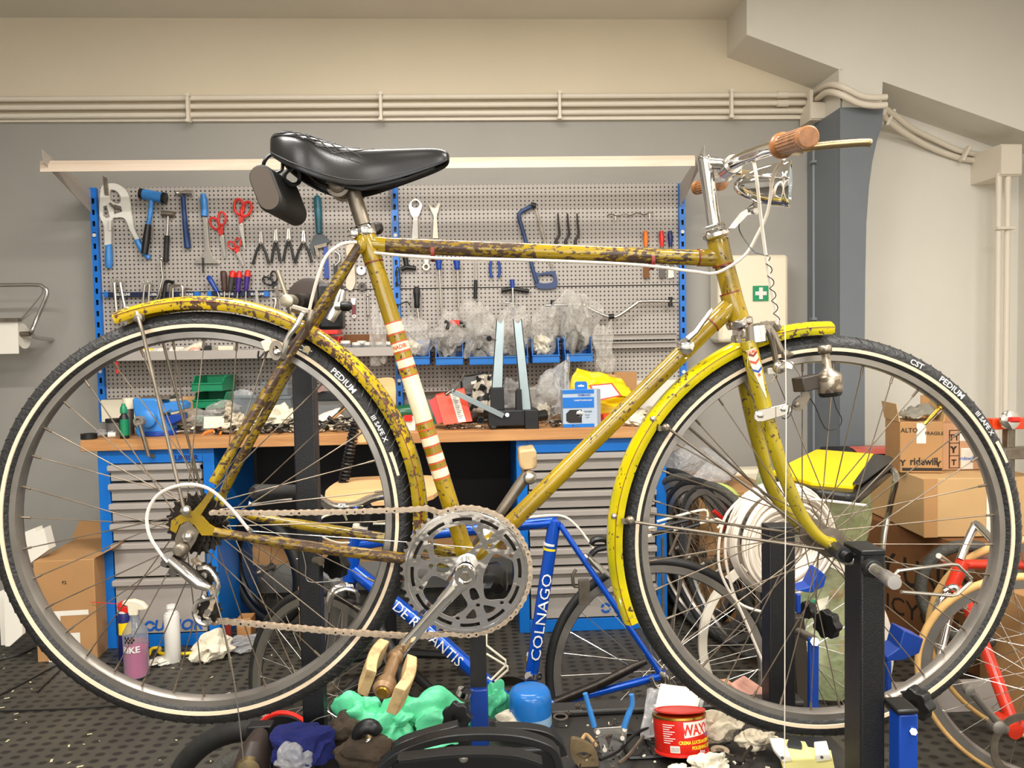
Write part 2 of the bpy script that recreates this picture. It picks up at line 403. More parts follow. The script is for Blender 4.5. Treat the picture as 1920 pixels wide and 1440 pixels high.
  return s.add(vs, [[j * W + i, j * W + i + 1, (j + 1) * W + i + 1, (j + 1) * W + i] for j in range(nv) for i in range(nu)])
 def text(s, t, size, mapf, bold=0.0, align='c', sx=1.0, th=None):
  vs, fs, wd = glyphs(t, bold); off = {'c': wd / 2, 'l': 0, 'r': wd}[align]
  return s.add([mapf((v.x - off) * size * sx, (v.y - 0.35) * size) for v in vs], fs)
 def build(s, name, m, parent=None, smooth=40, bevel=0, solid=0, sub=0, **tags):
  if parent is None:
   xs = [v.x for v in s.v]; ys = [v.y for v in s.v]; zs = [v.z for v in s.v]
   org = V(((min(xs) + max(xs)) / 2, (min(ys) + max(ys)) / 2, min(zs)))
  else:
   r = parent
   while r.parent: r = r.parent
   org = r.location
  me = bpy.data.meshes.new(name); me.from_pydata([tuple(v - org) for v in s.v], [], s.f); me.validate()
  bm = bmesh.new(); bm.from_mesh(me); bmesh.ops.recalc_face_normals(bm, faces=bm.faces[:]); bm.to_mesh(me); bm.free()
  me.materials.append(M[m] if isinstance(m, str) else m)
  o = bpy.data.objects.new(name, me); COL.objects.link(o)
  if parent is None: o.location = org
  else: o.parent = parent
  if bevel:
   b = o.modifiers.new('b', 'BEVEL'); b.width = bevel; b.segments = 2; b.limit_method = 'ANGLE'
  if solid:
   b = o.modifiers.new('s', 'SOLIDIFY'); b.thickness = solid
  if sub:
   b = o.modifiers.new('u', 'SUBSURF'); b.levels = sub; b.render_levels = sub
  if smooth:
   me.polygons.foreach_set('use_smooth', [True] * len(me.polygons))
   me.set_sharp_from_angle(angle=rad(smooth))
  for k, v in tags.items(): o[k] = v
  return o
def thing(name, label, cat, loc, group=None):
 o = bpy.data.objects.new(name, None); COL.objects.link(o); o.location = V(loc); o.empty_display_size = 0.05
 o['label'] = label; o['category'] = cat
 if group: o['group'] = group
 return o
def solo(mb, name, m, label, cat, group=None, **kw):
 o = mb.build(name, m, None, **kw); o['label'] = label; o['category'] = cat
 if group: o['group'] = group
 return o
def struct(mb, name, m, **kw):
 o = mb.build(name, m, None, **kw); o['kind'] = 'structure'; return o
def dup(root, loc=None, label=None, group=None):
 r = root.copy(); COL.objects.link(r)
 if loc is not None: r.location = loc
 if label: r['label'] = label
 if group: r['group'] = group
 for ch in list(root.children):
  c = ch.copy(); COL.objects.link(c); c.parent = r
  for g in list(ch.children):
   d = g.copy(); COL.objects.link(d); d.parent = c
 return r
def circ(r, n=24, cx=0, cy=0, a0=0): return [(cx + r * math.cos(a0 + 2 * math.pi * i / n), cy + r * math.sin(a0 + 2 * math.pi * i / n)) for i in range(n)]
# ================================================================== ROOM
WY, PY, BY = 3.85, 3.78, 3.15          # back wall, perforated panels, bench front edge
XL, XR, YF, ZC = -3.4, 2.80, -2.6, P(500, 35, WY).z
m = MB(); m.box2((XL, YF, -0.1), (XR + .3, WY + .4, 0)); struct(m, 'floor', 'floor', smooth=0)
m = MB(); m.box2((XL, YF, ZC), (XR + .3, WY + .4, ZC + .1)); struct(m, 'ceiling', 'white_wall', smooth=0)
zg = P(800, 228, WY).z
m = MB(); m.box2((XL, WY, 0), (XR, WY + .12, zg)); wb = struct(m, 'wall_back', 'grey_wall', smooth=0)
m = MB(); m.box2((XL, WY - .004, zg), (XR, WY + .12, ZC)); m.build('upper_wall', 'cream_wall', wb, smooth=0)
m = MB(); m.box2((XL - .1, YF, 0), (XL, WY, ZC)); struct(m, 'wall_left', 'grey_wall', smooth=0)
m = MB(); m.box2((XR, YF, 0), (XR + .1, WY, ZC)); struct(m, 'wall_right', 'white_wall', smooth=0)
m = MB(); m.box2((XL, YF - .1, 0), (XR, YF, ZC)); struct(m, 'wall_front', 'white_wall', smooth=0)
# the vault springer that comes forward of the wall on the right
FY = 3.57
xr = XR
def FP(x, y): return P(x, y, FY)
a = [FP(1400, -60), FP(1400, 65), FP(1573, 130), FP(1573, 235), FP(1652, 233), FP(1655, 153), FP(1922, 247)]
poly = [V((a[0].x, FY, ZC))] + a[1:] + [V((xr, FY, a[-1].z - .05)), V((xr, FY, ZC))]
m = MB(); m.prism(poly, (0, WY - FY, 0)); struct(m, 'trim_1', 'white_wall', smooth=0)
# grey pillar below it, its right edge swept in a curve
pl = [FP(1573, 203), FP(1654, 203), FP(1651, 236), FP(1641, 268), FP(1633, 305), FP(1627, 350), FP(1622, 420), FP(1620, 520), FP(1619, 640)]
zt = pl[-1]
pl += [V((zt.x + .004, FY, 0)), V((pl[0].x, FY, 0))]
m = MB(); m.prism([p - V((0, .012, 0)) for p in pl], (0, WY - FY + .01, 0)); struct(m, 'trim_2', 'grey_pillar', smooth=0)
# pillar base flare on its left side
p1, p2 = P(1535, 225, 3.72), FP(1573, 205)
m = MB(); m.prism([V((p1.x, WY, p1.z)), V((p2.x, FY + .01, p2.z)), V((p2.x, FY + .01, 0)), V((p1.x, WY, 0)), ][:4], (.01, 0, 0)); struct(m, 'trim_3', 'grey_pillar', smooth=0)
m = MB(); m.prism([P(1533, 157, WY - .01), P(1575, 130, FY), P(1575, 206, FY), P(1535, 226, WY - .01)], (.01, 0, 0)); struct(m, 'trim_4', 'white_wall', smooth=0)
# white recess beyond the pillar
m = MB(); x0 = P(1619, 700, FY).x
m.box2((x0 - .03, WY - .03, 0), (XR, WY - .006, ZC - .3)); struct(m, 'trim_5', 'white_wall', smooth=0)

# conduits along the wall (three pipes with clips)
def conduit(px, Y, rpx, label, material='pipe_white', k=6, group='white conduits on the upper wall'):
 m = MB(); m.ptube(px, Y, rpx, 10, k); return m
PYC = WY - .035
run = thing('conduit_run', 'three parallel white conduits clipped along the back wall below the ceiling', 'conduit', P(760, 200, PYC))
for ya, yb in ((186, 178), (202, 193), (218, 208)):
 m = MB(); m.ptube([(-30, ya + .3), (1000, (ya + yb) / 2 - 1.4), (1522, yb)], PYC, 5.0, 10); m.build('pipe', 'pipe_white', run)
for x in (353, 714, 1049, 1371):
 m = MB(); yc = 205 - x * .0073; c = P(x, yc, PYC - .02); m.box(c, (.014, .03, .135)); c2 = P(x, yc - 24, PYC - .022); m.box(c2, (.02, .03, .016)); m.box(P(x, yc + 24, PYC - .022), (.02, .03, .016)); m.build('clip', 'pipe_white', run, bevel=.002)
for yy in (178, 194):
 m = MB(); m.ptube([(1457, yy), (1477, yy)], PYC, 6.6, 12); m.build('sleeve', 'pipe_white', run)
m = MB(); m.box2(P(-60, 229, WY - .02), P(1512, 217, WY - .005)); m.build('ledge', 'pipe_white', run)
bd = thing('bent_conduits', 'pair of white flexible conduits curving over the top of the grey pillar', 'conduit', P(1590, 190, 3.5))
Ys = [3.8, 3.78, 3.6, 3.5, 3.5, 3.5, 3.5]
m = MB(); m.tube(spline([P(x, y, yy) for (x, y), yy in zip([(1512, 179), (1530, 172), (1553, 159), (1580, 163), (1610, 178), (1635, 183), (1662, 182)], Ys)], 5), .0145, 10); m.build('pipe', 'pipe_white', bd)
m = MB(); m.tube(spline([P(x, y, yy) for (x, y), yy in zip([(1512, 195), (1528, 189), (1550, 173), (1575, 177), (1608, 193), (1635, 198), (1662, 197)], Ys)], 5), .0145, 10); m.build('pipe', 'pipe_white', bd)
m = MB(); m.box(P(1519, 184, 3.76), (.016, .03, .07)); m.build('clip', 'pipe_white', bd)
bd = thing('bent_conduits', 'pair of white conduits sagging across the white recess to the right junction box', 'conduit', P(1760, 260, 3.8))
Y2 = [3.56, 3.66, 3.74, 3.79, 3.8, 3.8, 3.8]
m = MB(); m.tube(spline([P(x, y, yy) for (x, y), yy in zip([(1656, 202), (1675, 214), (1705, 238), (1750, 261), (1800, 283), (1845, 291), (1866, 293)], Y2)], 5), .0145, 10); m.build('pipe', 'pipe_white', bd)
m = MB(); m.tube(spline([P(x, y, yy) for (x, y), yy in zip([(1656, 210), (1662, 224), (1700, 252), (1748, 278), (1798, 296), (1840, 303), (1866, 304)], Y2)], 5), .0145, 10); m.build('pipe', 'pipe_white', bd)
for (x, y, yy) in ((1668, 221, 3.66), (1810, 288, 3.76)):
 m = MB(); m.box(P(x, y, yy), (.014, .03, .085), Matrix.Rotation(rad(28), 3, 'Y')); m.build('clip', 'pipe_white', bd, bevel=.002)
def jbox(x0, y0, x1, y1, Y, label, d=.07):
 t = thing('junction_box', label, 'junction box', P((x0 + x1) / 2, y1, Y))
 m = MB(); m.box2(P(x0, y0, Y), P(x1, y1, Y) + V((0, d, 0))); m.build('housing', 'pipe_white', t, bevel=.003)
 m = MB(); a, b = P(x0 + 2, y0 + 2, Y - .008), P(x1 - 2, y1 - 2, Y); m.box2(a, b); m.build('lid', 'pipe_white', t, bevel=.002)
 return t
jbox(1519, 191, 1553, 225, 3.72, 'small square white junction box left of the grey pillar top', .12)
jbox(1876, 270, 1916, 329, 3.60, 'larger white junction box on the wall at the right edge', .24)
# falling pipes
def drop(xa, xb, ya, yb, Y, mt, label, clips, r=5.2):
 t = thing('pipe_pair', label, 'pipe', P(xa, yb, Y))
 for x in (xa, xb):
  top = P(x, ya, Y); bot = V((top.x, Y, 0.0 if yb > 1000 else P(x, yb, Y).z)); m = MB(); m.tube([top, bot], r * Y / F, 10); m.build('pipe', mt, t)
 for cy in clips:
  c = P((xa + xb) / 2, cy, Y - .012); c.x = P((xa + xb) / 2, ya, Y).x; m = MB(); m.box(c, (abs(xb - xa) * Y / F + .045, .034, .014)); m.build('clip', mt, t, bevel=.002)
drop(1526, 1541, 222, 1100, 3.79, 'pipe_grey', 'pair of grey painted pipes dropping beside the grey pillar', (304, 598), 3.4)
drop(1873, 1890, 325, 1100, 3.62, 'pipe_white', 'pair of white pipes dropping from the right junction box', (428,), 5.6)
# white first aid cabinet with green cross
t = thing('first_aid_cabinet', 'white wall cabinet with a green square bearing a white cross', 'first aid cabinet', P(1420, 640, 3.72))
m = MB(); m.box2(P(1347, 478, 3.70), P(1480, 640, 3.70) + V((0, .15, 0))); m.build('case', 'ivory', t, bevel=.02)
a, b = P(1412, 536, 3.694), P(1441, 564, 3.694)
m = MB(); m.box2(a, b + V((0, .004, 0))); s_ = m.build('sign', 'green_sign', t, smooth=0)
c = (a + b) / 2; c.y -= .003; L = (b.x - a.x)
m = MB(); q = L * .12; r_ = L * .37; m.prism([c + V((x, 0, z)) for x, z in [(-q, -r_), (q, -r_), (q, -q), (r_, -q), (r_, q), (q, q), (q, r_), (-q, r_), (-q, q), (-r_, q), (-r_, -q), (-q, -q)]], (0, .002, 0)); m.build('white_cross', 'white_print', s_, smooth=0)

# paper towel holder at the far left
t = thing('paper_towel_holder', 'steel wire wall holder carrying a white paper roll', 'towel holder', P(20, 660, 3.7))
m = MB()
m.tube(spline([P(x, y, Y) for x, y, Y in [(-60, 536, 3.62), (60, 534, 3.62), (80, 538, 3.62), (88, 552, 3.62), (68, 600, 3.62), (60, 622, 3.6), (66, 632, 3.68), (98, 637, 3.84)]], 4), .009, 10)
m.tube(spline([P(x, y, Y) for x, y, Y in [(80, 540, 3.62), (78, 552, 3.7), (60, 575, 3.8), (38, 600, 3.84)]], 4), .003, 6)
m.build('wire_frame', 'steel', t)
m = MB(); m.cyl(P(-70, 628, 3.60), P(56, 626, 3.60), .012, 10); m.build('spindle', 'dull_steel', t)
for x0, x1, r in ((-70, 30, .055),):
 a_, b_ = P(x0, 640, 3.62), P(44, 630, 3.62)
 m = MB(); m.lathe(a_, b_ - a_, [(0, .02), (0, .058), ((b_ - a_).length, .058), ((b_ - a_).length, .02)], 28); m.build('paper_roll', 'paper', t)
m = MB(); m.poly([(-70, 602), (33, 600), (35, 663), (-70, 665)], 3.555, .004); m.build('loose_sheet', 'paper', t, smooth=0)
m = MB(); m.poly([(-70, 598), (34, 596), (33, 603), (-70, 604)], 3.54, .03); m.build('tear_bar', 'dull_steel', t, smooth=0)

# unseen framed glow panel, added behind the camera to brighten the chrome
wm, nt_, b_ = newmat('added_cool_glow'); b_.inputs['Emission Color'].default_value = (.86, .93, 1, 1); b_.inputs['Emission Strength'].default_value = 2.2
m = MB(); m.box2((-1.7, YF - .001, 1.0), (1.5, YF + .01, 2.2)); wo = struct(m, 'added_glow_panel_1', wm, smooth=0)
m = MB()
for x in (-1.72, -.66, .43, 1.5): m.box2((x - .03, YF + .012, .96), (x + .03, YF + .05, 2.24))
for z in (.96, 2.24): m.box2((-1.6, YF + .014, z - .03), (1.4, YF + .05, z + .03))
m.build('glow_panel_frame', 'pipe_grey', wo, smooth=0)

# ================================================================== BENCH
t = thing('worktop', 'long oiled beech worktop lying across the two blue drawer cabinets', 'workbench', P(700, 830, BY))
zt = P(600, 815, BY).z; TOPZ = zt + .003
xa, xb = P(150, 830, BY).x, P(1243, 800, BY).x
for k in range(4):
 y0 = BY + k * .17; m = MB(); m.box2((xa, y0, zt - .045), (xb, y0 + .168, zt)); m.build('board', 'wood', t, bevel=.002)

def cabinet(x0, y0, x1, rows, label, left=True):
 a = P(x0, y0, BY + .02); b = P(x1, y0, BY + .02); zt_ = zt - .047
 t = thing('drawer_cabinet', label, 'drawer cabinet', (a.x, BY, 0))
 D = .56; w_ = b.x - a.x; Y = BY + .03; fr = .045
 m = MB(); m.box2((a.x, Y, 0), (a.x + fr, Y + D, zt_)); m.box2((b.x - fr, Y, 0), (b.x, Y + D, zt_)); m.box2((a.x + fr, Y, zt_ - .055), (b.x - fr, Y + D, zt_)); m.box2((a.x + fr, Y, 0), (b.x - fr, Y + D, .054)); m.box2((a.x + fr, Y + D - .02, .054), (b.x - fr, Y + D, zt_ - .055))
 m.build('carcass', 'blue_enamel', t, bevel=.002)
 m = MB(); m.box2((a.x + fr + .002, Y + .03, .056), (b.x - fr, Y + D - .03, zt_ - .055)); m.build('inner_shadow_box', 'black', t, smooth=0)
 for i, (f0, f1) in enumerate(rows):
  z1, z0 = zt_ - .055 - f0 * (zt_ - .109), zt_ - .055 - f1 * (zt_ - .109)
  g = .006; hh = .016
  m = MB(); m.box2((a.x + fr + .006, Y - .004, z0 + g), (b.x - fr - .006, Y + .03, z1 - .034)); d = m.build('drawer', 'grey_steel', t, bevel=.002)
  # pulled lip handle along the top of every drawer front
  m = MB(); m.prism([V((a.x + fr + .004, Y - .006, z1 - .036)), V((a.x + fr + .004, Y - .028, z1 - .024)), V((a.x + fr + .004, Y - .028, z1 - .006)), V((a.x + fr + .004, Y - .024, z1 - .004)), V((a.x + fr + .004, Y + .02, z1 - .004)), V((a.x + fr + .004, Y + .02, z1 - .010)), V((a.x + fr + .004, Y - .018, z1 - .012)), V((a.x + fr + .004, Y - .018, z1 - .02)), V((a.x + fr + .004, Y + .0, z1 - .036))], (w_ - 2 * fr - .008, 0, 0)); m.build('handle', 'grey_steel', d, smooth=0)
 return t, a, b, Y
def frac_rows(ys, yt, yb): return [((ys[i] - yt) / (yb - yt), (ys[i + 1] - yt) / (yb - yt)) for i in range(len(ys) - 1)]
cab, ca, cb, cY = cabinet(180, 850, 399, frac_rows([873, 907, 943, 980, 1016, 1083, 1189], 873, 1189), 'left blue drawer cabinet with six grey drawers under the bench')
def letter_map(c, Y): return lambda x, y: V((c.x + x, Y, c.z + y))
c = P(336, 1171, cY - .006)
m = MB(); m.text('UNIOR', .062, lambda x, y: V((c.x + x + y * .22, c.y, c.z + y)), .03); m.build('lettering', 'blue_print', cab.children[-1], smooth=0)
c2 = P(281, 1174, cY - .006)
def logo(c, s=.022):
 m = MB()
 for k in (0, 1):
  pts = []; n = 10
  for i in range(n + 1): a = rad(20 + 150 * i / n) + k * math.pi; pts.append((c.x + s * math.cos(a), c.z + s * math.sin(a)))
  for i in range(n, -1, -1): a = rad(20 + 150 * i / n) + k * math.pi; pts.append((c.x + s * .55 * math.cos(a), c.z + s * .55 * math.sin(a)))
  m.prism([V((x, c.y, z)) for x, z in pts], (0, .001, 0))
 return m
logo(c2).build('emblem', 'blue_print', cab.children[-1], smooth=0)
c = P(350, 858, BY + .029)
m = MB(); m.text('UNIOR', .03, lambda x, y: V((c.x + x, c.y - .001, c.z + y)), .02); m.build('lettering', 'navy', cab, smooth=0)
m = MB(); c = P(287, 855, BY + .03); m.cyl(c + V((0, -.006, 0)), c, .009, 14); m.build('lock', 'dull_steel', cab)
cab2, ra, rb, rY = cabinet(968, 838, 1250, frac_rows([846, 881, 916, 951, 987, 1022, 1058, 1095, 1158], 846, 1158), 'right blue drawer cabinet with grey drawers behind the blue bicycle')
c2 = P(1136, 1140, rY - .006); logo(c2).build('emblem', 'blue_print', cab2.children[-1], smooth=0)
c = P(1195, 1138, rY - .006); m = MB(); m.text('UNIOR', .062, lambda x, y: V((c.x + x + y * .22, c.y, c.z + y)), .03); m.build('lettering', 'blue_print', cab2.children[-1], smooth=0)
# knee space
m = MB(); m.box2((cb.x, WY - .06, .28), (ra.x, WY - .04, zt - .05)); solo(m, 'back_panel', 'dark_under', 'dark back panel closing the knee space under the worktop', 'panel', smooth=0)
m = MB(); m.box2((cb.x + .05, 3.5, .24), (ra.x, 3.53, .34)); solo(m, 'cross_plank', 'card', 'orange brown plank running low between the two cabinets', 'plank', smooth=0)

# ================================================================== PERFORATED PANEL WALL
def upright(x, y0, y1, label):
 t = thing('slotted_upright', label, 'shelf upright', P(x, y1, PY)); a = P(x, y0, PY - .02)
 z1, z0 = a.z, P(x, y1, PY).z; w_ = .03; n = int((z1 - z0) / .053)
 lp = [[(-w_ / 2, 0), (w_ / 2, 0), (w_ / 2, z1 - z0), (-w_ / 2, z1 - z0)]]
 for i in range(n):
  zc = .03 + i * .053
  lp.append([(-.006, zc), (.006, zc), (.006, zc + .025), (-.006, zc + .025)])
 m = MB(); m.plate(lp, lambda u, v, tt: V((a.x + u, a.y + tt, z0 + v)), .003); m.build('face_plate', 'blue_rail', t, smooth=0)
 m = MB(); m.box2((a.x - w_ / 2, a.y + .003, z0), (a.x - w_ / 2 + .002, WY - .004, z1)); m.box2((a.x + w_ / 2 - .002, a.y + .003, z0), (a.x + w_ / 2, WY - .004, z1)); m.build('side_flange', 'blue_rail', t, smooth=0)
 m = MB(); m.box2((a.x - w_ / 2 + .003, a.y + .02, z0), (a.x + w_ / 2 - .003, a.y + .024, z1)); m.build('web', 'black', t, smooth=0)
 for f in (.2, .78):
  m = MB(); zz = z1 - (z1 - z0) * f; m.cyl((a.x, a.y - .003, zz), (a.x, a.y, zz), .009, 12); m.build('screw', 'white_plastic', t)
 return a.x
ux = [upright(173, 352, 792, 'left blue slotted upright at the edge of the tool panel'), upright(739, 346, 815, 'middle blue slotted upright behind the bicycle seat tube'), upright(1279, 343, 795, 'right blue slotted upright at the edge of the tool panel')]
zs = [(P(460, 350, PY).z, P(460, 545, PY).z), (P(460, 547, PY).z, P(460, 742, PY).z)]
n = 0
for i in (0, 1):
 for (z1, z0) in zs:
  a, b = ux[i] + .016, ux[i + 1] - .016
  t = None
  lab = [['upper left perforated grey panel holding hammers scissors and pliers', 'lower left perforated grey panel behind the green bins'], ['upper right perforated grey panel holding the hacksaw and hooks', 'lower right perforated grey panel behind the plastic bag bins']][i][0 if z1 > 1.7 else 1]
  m = MB(); m.box2((a, PY, z0), (b, PY + .012, z1)); o = solo(m, 'perforated_panel', 'peg', lab, 'tool panel', smooth=0)
# overhead beam on brackets
t = thing('overhead_light_rail', 'long pale rail held on arms above the tool panels', 'light rail', P(680, 320, 3.42))
A = [(75, 308), (75, 322)]
def beamprof(px, dy0):
 return [P(px, 322 + dy0, 3.40), P(px, 309 + dy0, 3.40), P(px + 6 * (1 if px < 500 else 0), 301.5 + dy0, 3.42), P(px, 301.5 + dy0, 3.43), P(px, 322 + dy0, 3.415)]
q0 = beamprof(75, 0)
dx = P(1303, 312, 3.40).x - q0[0].x; dz = P(1303, 311, 3.40).z - q0[0].z
m = MB(); m.prism(q0, (dx, 0, dz)); m.build('rail', 'pale_wood', t, smooth=0)
for k, x in enumerate(ux):
 u = PY - .02; zz = P(739, 395, PY).z; top = q0[0].z
 m = MB(); m.prism([V((x - .012, u, zz)), V((x - .012, u, zz + .11)), V((x - .012, 3.40, top + .075)), V((x - .012, 3.36, top + .085)), V((x - .012, 3.37, top + .03)), V((x - .012, 3.44, top + .004))], (.003, 0, 0))
 m.box2((x - .012, 3.40, top + .05), (x + .02, u, top + .053)) if 0 else None
 m.build('bracket', 'grey_steel', t, smooth=0)
# tray shelf
sh = thing('tray_shelf', 'shallow grey metal tray shelf along the left tool panel', 'shelf', P(460, 675, 3.6))
ZS = P(460, 672, 3.55).z
x0, x1 = ux[0] + .02, P(738, 660, 3.55).x
m = MB(); m.box2((x0, 3.55, ZS), (x1, PY - .003, ZS + .003)); m.build('tray', 'grey_steel', sh, smooth=0)
m = MB(); m.box2((x0, 3.547, ZS), (x1, 3.551, ZS + .04)); m.build('front_lip', 'grey_steel', sh, smooth=0)
m = MB(); m.prism([V((x0, 3.55, ZS)), V((x0, 3.55, ZS + .04)), V((x0, PY - .004, ZS + .1)), V((x0, PY - .004, ZS))], (.003, 0, 0)); m.build('end_plate', 'grey_steel', sh, smooth=0)
# ribbed rail under the hanging bins, right
t = thing('hanging_rail', 'grey ribbed rail on the right panel behind the bins', 'rail', P(1200, 655, 3.74))
for y in (632, 648):
 m = MB(); a, b = P(800, y + 4, 3.74), P(1268, y - 3, 3.74); z = (a.z + b.z) / 2; xx = b.x
 m.box2((a.x, 3.735, z - .018), (xx, PY - .002, z + .012)); m.box2((a.x, 3.72, z + .008), (xx, 3.737, z + .014)); m.build('rib', 'grey_steel', t, smooth=0)
# cable trunking behind the bench
m = MB(); m.box2(P(190, 792, 3.72), P(420, 745, 3.72) + V((0, .06, 0))); solo(m, 'trunking_box', 'ivory', 'beige trunking box behind the vise on the bench', 'trunking', bevel=.004)
m = MB(); m.box2(P(1180, 770, 3.72), P(1292, 712, 3.72) + V((0, .06, 0))); solo(m, 'trunking_box', 'white_plastic', 'white trunking box at the right end of the bench', 'trunking', bevel=.004)
# ================================================================== THE OLIVE BICYCLE
RC = PD(379, 977, 1.268); FC = PD(1546, 1011, 1.302)
EU = V((FC.x - RC.x, FC.y - RC.y, 0)).normalized(); EW = V((-EU.y, EU.x, 0)); EZ = V((0, 0, 1))
RH = RC + EW * .011; FH = FC + EW * .011                     # hub centres in the plane of the frame
def BP(x, y, w=0.0):
 d = ray(x, y); o = RH + EW * w
 return CAM + d * ((o - CAM).dot(EW) / d.dot(EW))
def BL(c, u, w_, z): return c + EU * u + EW * w_ + EZ * z
def bpp(pts, w=0.0): return [BP(p[0], p[1], p[2] if len(p) > 2 else w) for p in pts]
bike = thing('bicycle', 'olive gold vintage city bicycle clamped on the workshop stand in the foreground', 'bicycle', (RH + FH) / 2 - V((0, 0, .35)))
def btube(name, pts, r, mt, w=0.0, n=14, k=1, parent=None, **kw):
 ps = bpp(pts, w); ps = spline(ps, k) if k > 1 else ps
 m = MB(); m.tube(ps, r, n); return m.build(name, mt, parent or bike, **kw)

# ---- wheels
RT = .3455
def wheel(c, lbl, sd, nsp=36):
 wt = []
 m = MB(); n = 14; prof = []
 for i in range(n):
  a = 2 * math.pi * i / n; prof.append((.0185 * math.sin(a), RT - .0195 + .0195 * math.cos(a)))
 m.lathe(c, EW, prof, 120, ring=True); ty = m.build('tyre', 'tyre', bike)
 # shoulder tread blocks: slanted grooves cut as raised ribs round the shoulders
 m = MB()
 for i in range(110):
  a = 2 * math.pi * i / 110; d = EU * math.cos(a) + EZ * math.sin(a); t_ = -EU * math.sin(a) + EZ * math.cos(a)
  for sg in (-1, 1):
   p = [c + d * (RT - .0185) + EW * sg * .0176, c + d * (RT - .008) + EW * sg * .0140 + t_ * .006, c + d * (RT - .0008) + EW * sg * .006 + t_ * .013]
   m.tube(p, [.0014, .0017, .0012], 4)
 m.build('tread_rib', 'tyre', ty, kind='stuff')
 m = MB()
 for sg in (-1, 1): m.lathe(c, EW, [(sg * .0168, .3185), (sg * .0188, .3188), (sg * .0192, .3245), (sg * .0168, .3248)], 120, ring=True)
 m.build('reflective_band', 'cream_band', ty)
 # rim: box section with an inner well
 m = MB(); m.lathe(c, EW, [(-.0125, .3025), (-.0125, .3145), (-.0095, .3160), (.0095, .3160), (.0125, .3145), (.0125, .3025), (.008, .3005), (0, .2995), (-.008, .3005)], 120, ring=True); rm = m.build('rim', 'alu', bike)
 m = MB()
 for sg in (-1, 1): m.lathe(c, EW, [(sg * .0121, .3150), (sg * .0150, .3150), (sg * .0150, .3180), (sg * .0121, .3180)], 100, ring=True)
 m.build('bead', 'rubber', ty)
 # hub
 m = MB(); m.lathe(c, EW, [(-.062, .006), (-.045, .006), (-.044, .012), (-.036, .013), (-.035, .025), (-.031, .025), (-.030, .014), (.030, .014), (.031, .025), (.035, .025), (.036, .013), (.044, .012), (.045, .006), (.062, .006)], 24); m.build('hub', 'dull_steel', bike)
 # spokes laced three cross
 for i in range(nsp):
  side = -1 if i % 2 == 0 else 1; k = i // 2
  ar = 2 * math.pi * (i + .5) / nsp + sd; off = rad(58) * (1 if k % 2 == 0 else -1); ah = ar + off
  h = c + (EU * math.cos(ah) + EZ * math.sin(ah)) * .0225 + EW * side * .033
  e = c + (EU * math.cos(ar) + EZ * math.sin(ar)) * .300 + EW * side * .002
  d = (e - h).normalized()
  m = MB(); m.tube([h, e - d * .013], .00105, 5); m.tube([e - d * .014, e], .0021, 6); m.build('spoke', 'spoke', bike)
 return ty, rm
rty, rrim = wheel(RH, '', .05)
fty, frim = wheel(FH, '', .02)
def tyre_text(c, ty, s, a_mid, r, size, sg=-1, sp=1.12):
 # flat print on the side wall, laid out round the rim (reads clockwise)
 m = MB()
 def mp(x, y): a = a_mid - x / r; rr = r + y; return c + (EU * math.cos(a) + EZ * math.sin(a)) * rr + EW * sg * (.0194 - max(0, y) * .05)
 m.text(s, size, mp, .018, 'c', sp); m.build('lettering', 'white_print', ty, smooth=0)
def tyre_bar(c, ty, a0, a1, r0, r1):
 m = MB(); n = 8
 m.add([c + (EU * math.cos(a0 + (a1 - a0) * i / n) + EZ * math.sin(a0 + (a1 - a0) * i / n)) * rr - EW * .0197 for i in range(n + 1) for rr in (r0 + .0015 * (i / n), r1)], [[2 * i, 2 * i + 1, 2 * i + 3, 2 * i + 2] for i in range(n)])
 m.build('print_bar', 'cream_band', ty, smooth=0)
tyre_text(RH, rty, 'CST', rad(57.5), .3318, .0125); tyre_text(RH, rty, 'PEDIUM', rad(43.5), .3318, .0135); tyre_text(RH, rty, 'III SAFE X', rad(26.5), .3318, .0105)
tyre_bar(RH, rty, rad(19), rad(12), .329, .335)
tyre_text(FH, fty, 'CST', rad(62.5), .3318, .0125); tyre_text(FH, fty, 'PEDIUM', rad(50), .3318, .0135); tyre_text(FH, fty, 'III SAFE X', rad(35.5), .3318, .0105)
tyre_bar(FH, fty, rad(29), rad(22), .329, .335)
# valve
a = rad(47); d = EU * math.cos(a) + EZ * math.sin(a)
m = MB(); m.lathe(FH + d * .300, -d, [(0, .006), (.003, .006), (.003, .0035), (.028, .0032), (.028, .0026), (.034, .0026), (.034, .0035), (.04, .003)], 10); m.build('valve', 'brass', frim)

# ---- mudguards
def guard(c, r, a0, a1, mt, n=60, hw=.0235, lip=.012):
 prof = []
 for i in range(9):
  t_ = -1 + 2 * i / 8; prof.append((hw * t_, r - .0095 * t_ * t_))
 prof = [(-hw * 1.0, r - .0095 - lip)] + prof + [(hw * 1.0, r - .0095 - lip)]
 inner = [(x * .965, y - .0012) for x, y in prof][::-1]
 m = MB(); m.lathe(c, EW, prof + inner, n, ring=True, a0=a0, a1=a1, ref=EU)
 return m
# axis EW with reference EU: angle grows from EU toward EW x EU = EZ * sign
sgn = 1 if EW.cross(EU).z > 0 else -1
g1 = guard(RH, .371, sgn * rad(110.5), sgn * rad(-8), 'fender_rear'); rg = g1.build('rear_mudguard', 'fender_rear', bike)
g2 = guard(FH, .369, sgn * rad(88), sgn * rad(202), 'fender'); fg = g2.build('front_mudguard', 'fender', bike)
for c, r, a0, a1, g in ((RH, .371, 110, -8, rg), (FH, .369, 88, 202, fg)):
 m = MB(); n = 60; pts = [c + (EU * math.cos(rad(a0 + (a1 - a0) * i / n)) + EZ * math.sin(rad(a0 + (a1 - a0) * i / n))) * (r - .010) - EW * .0238 for i in range(n + 1)]
 m.tube(pts, .0006, 4); m.build('pin_line', 'crimson', g)

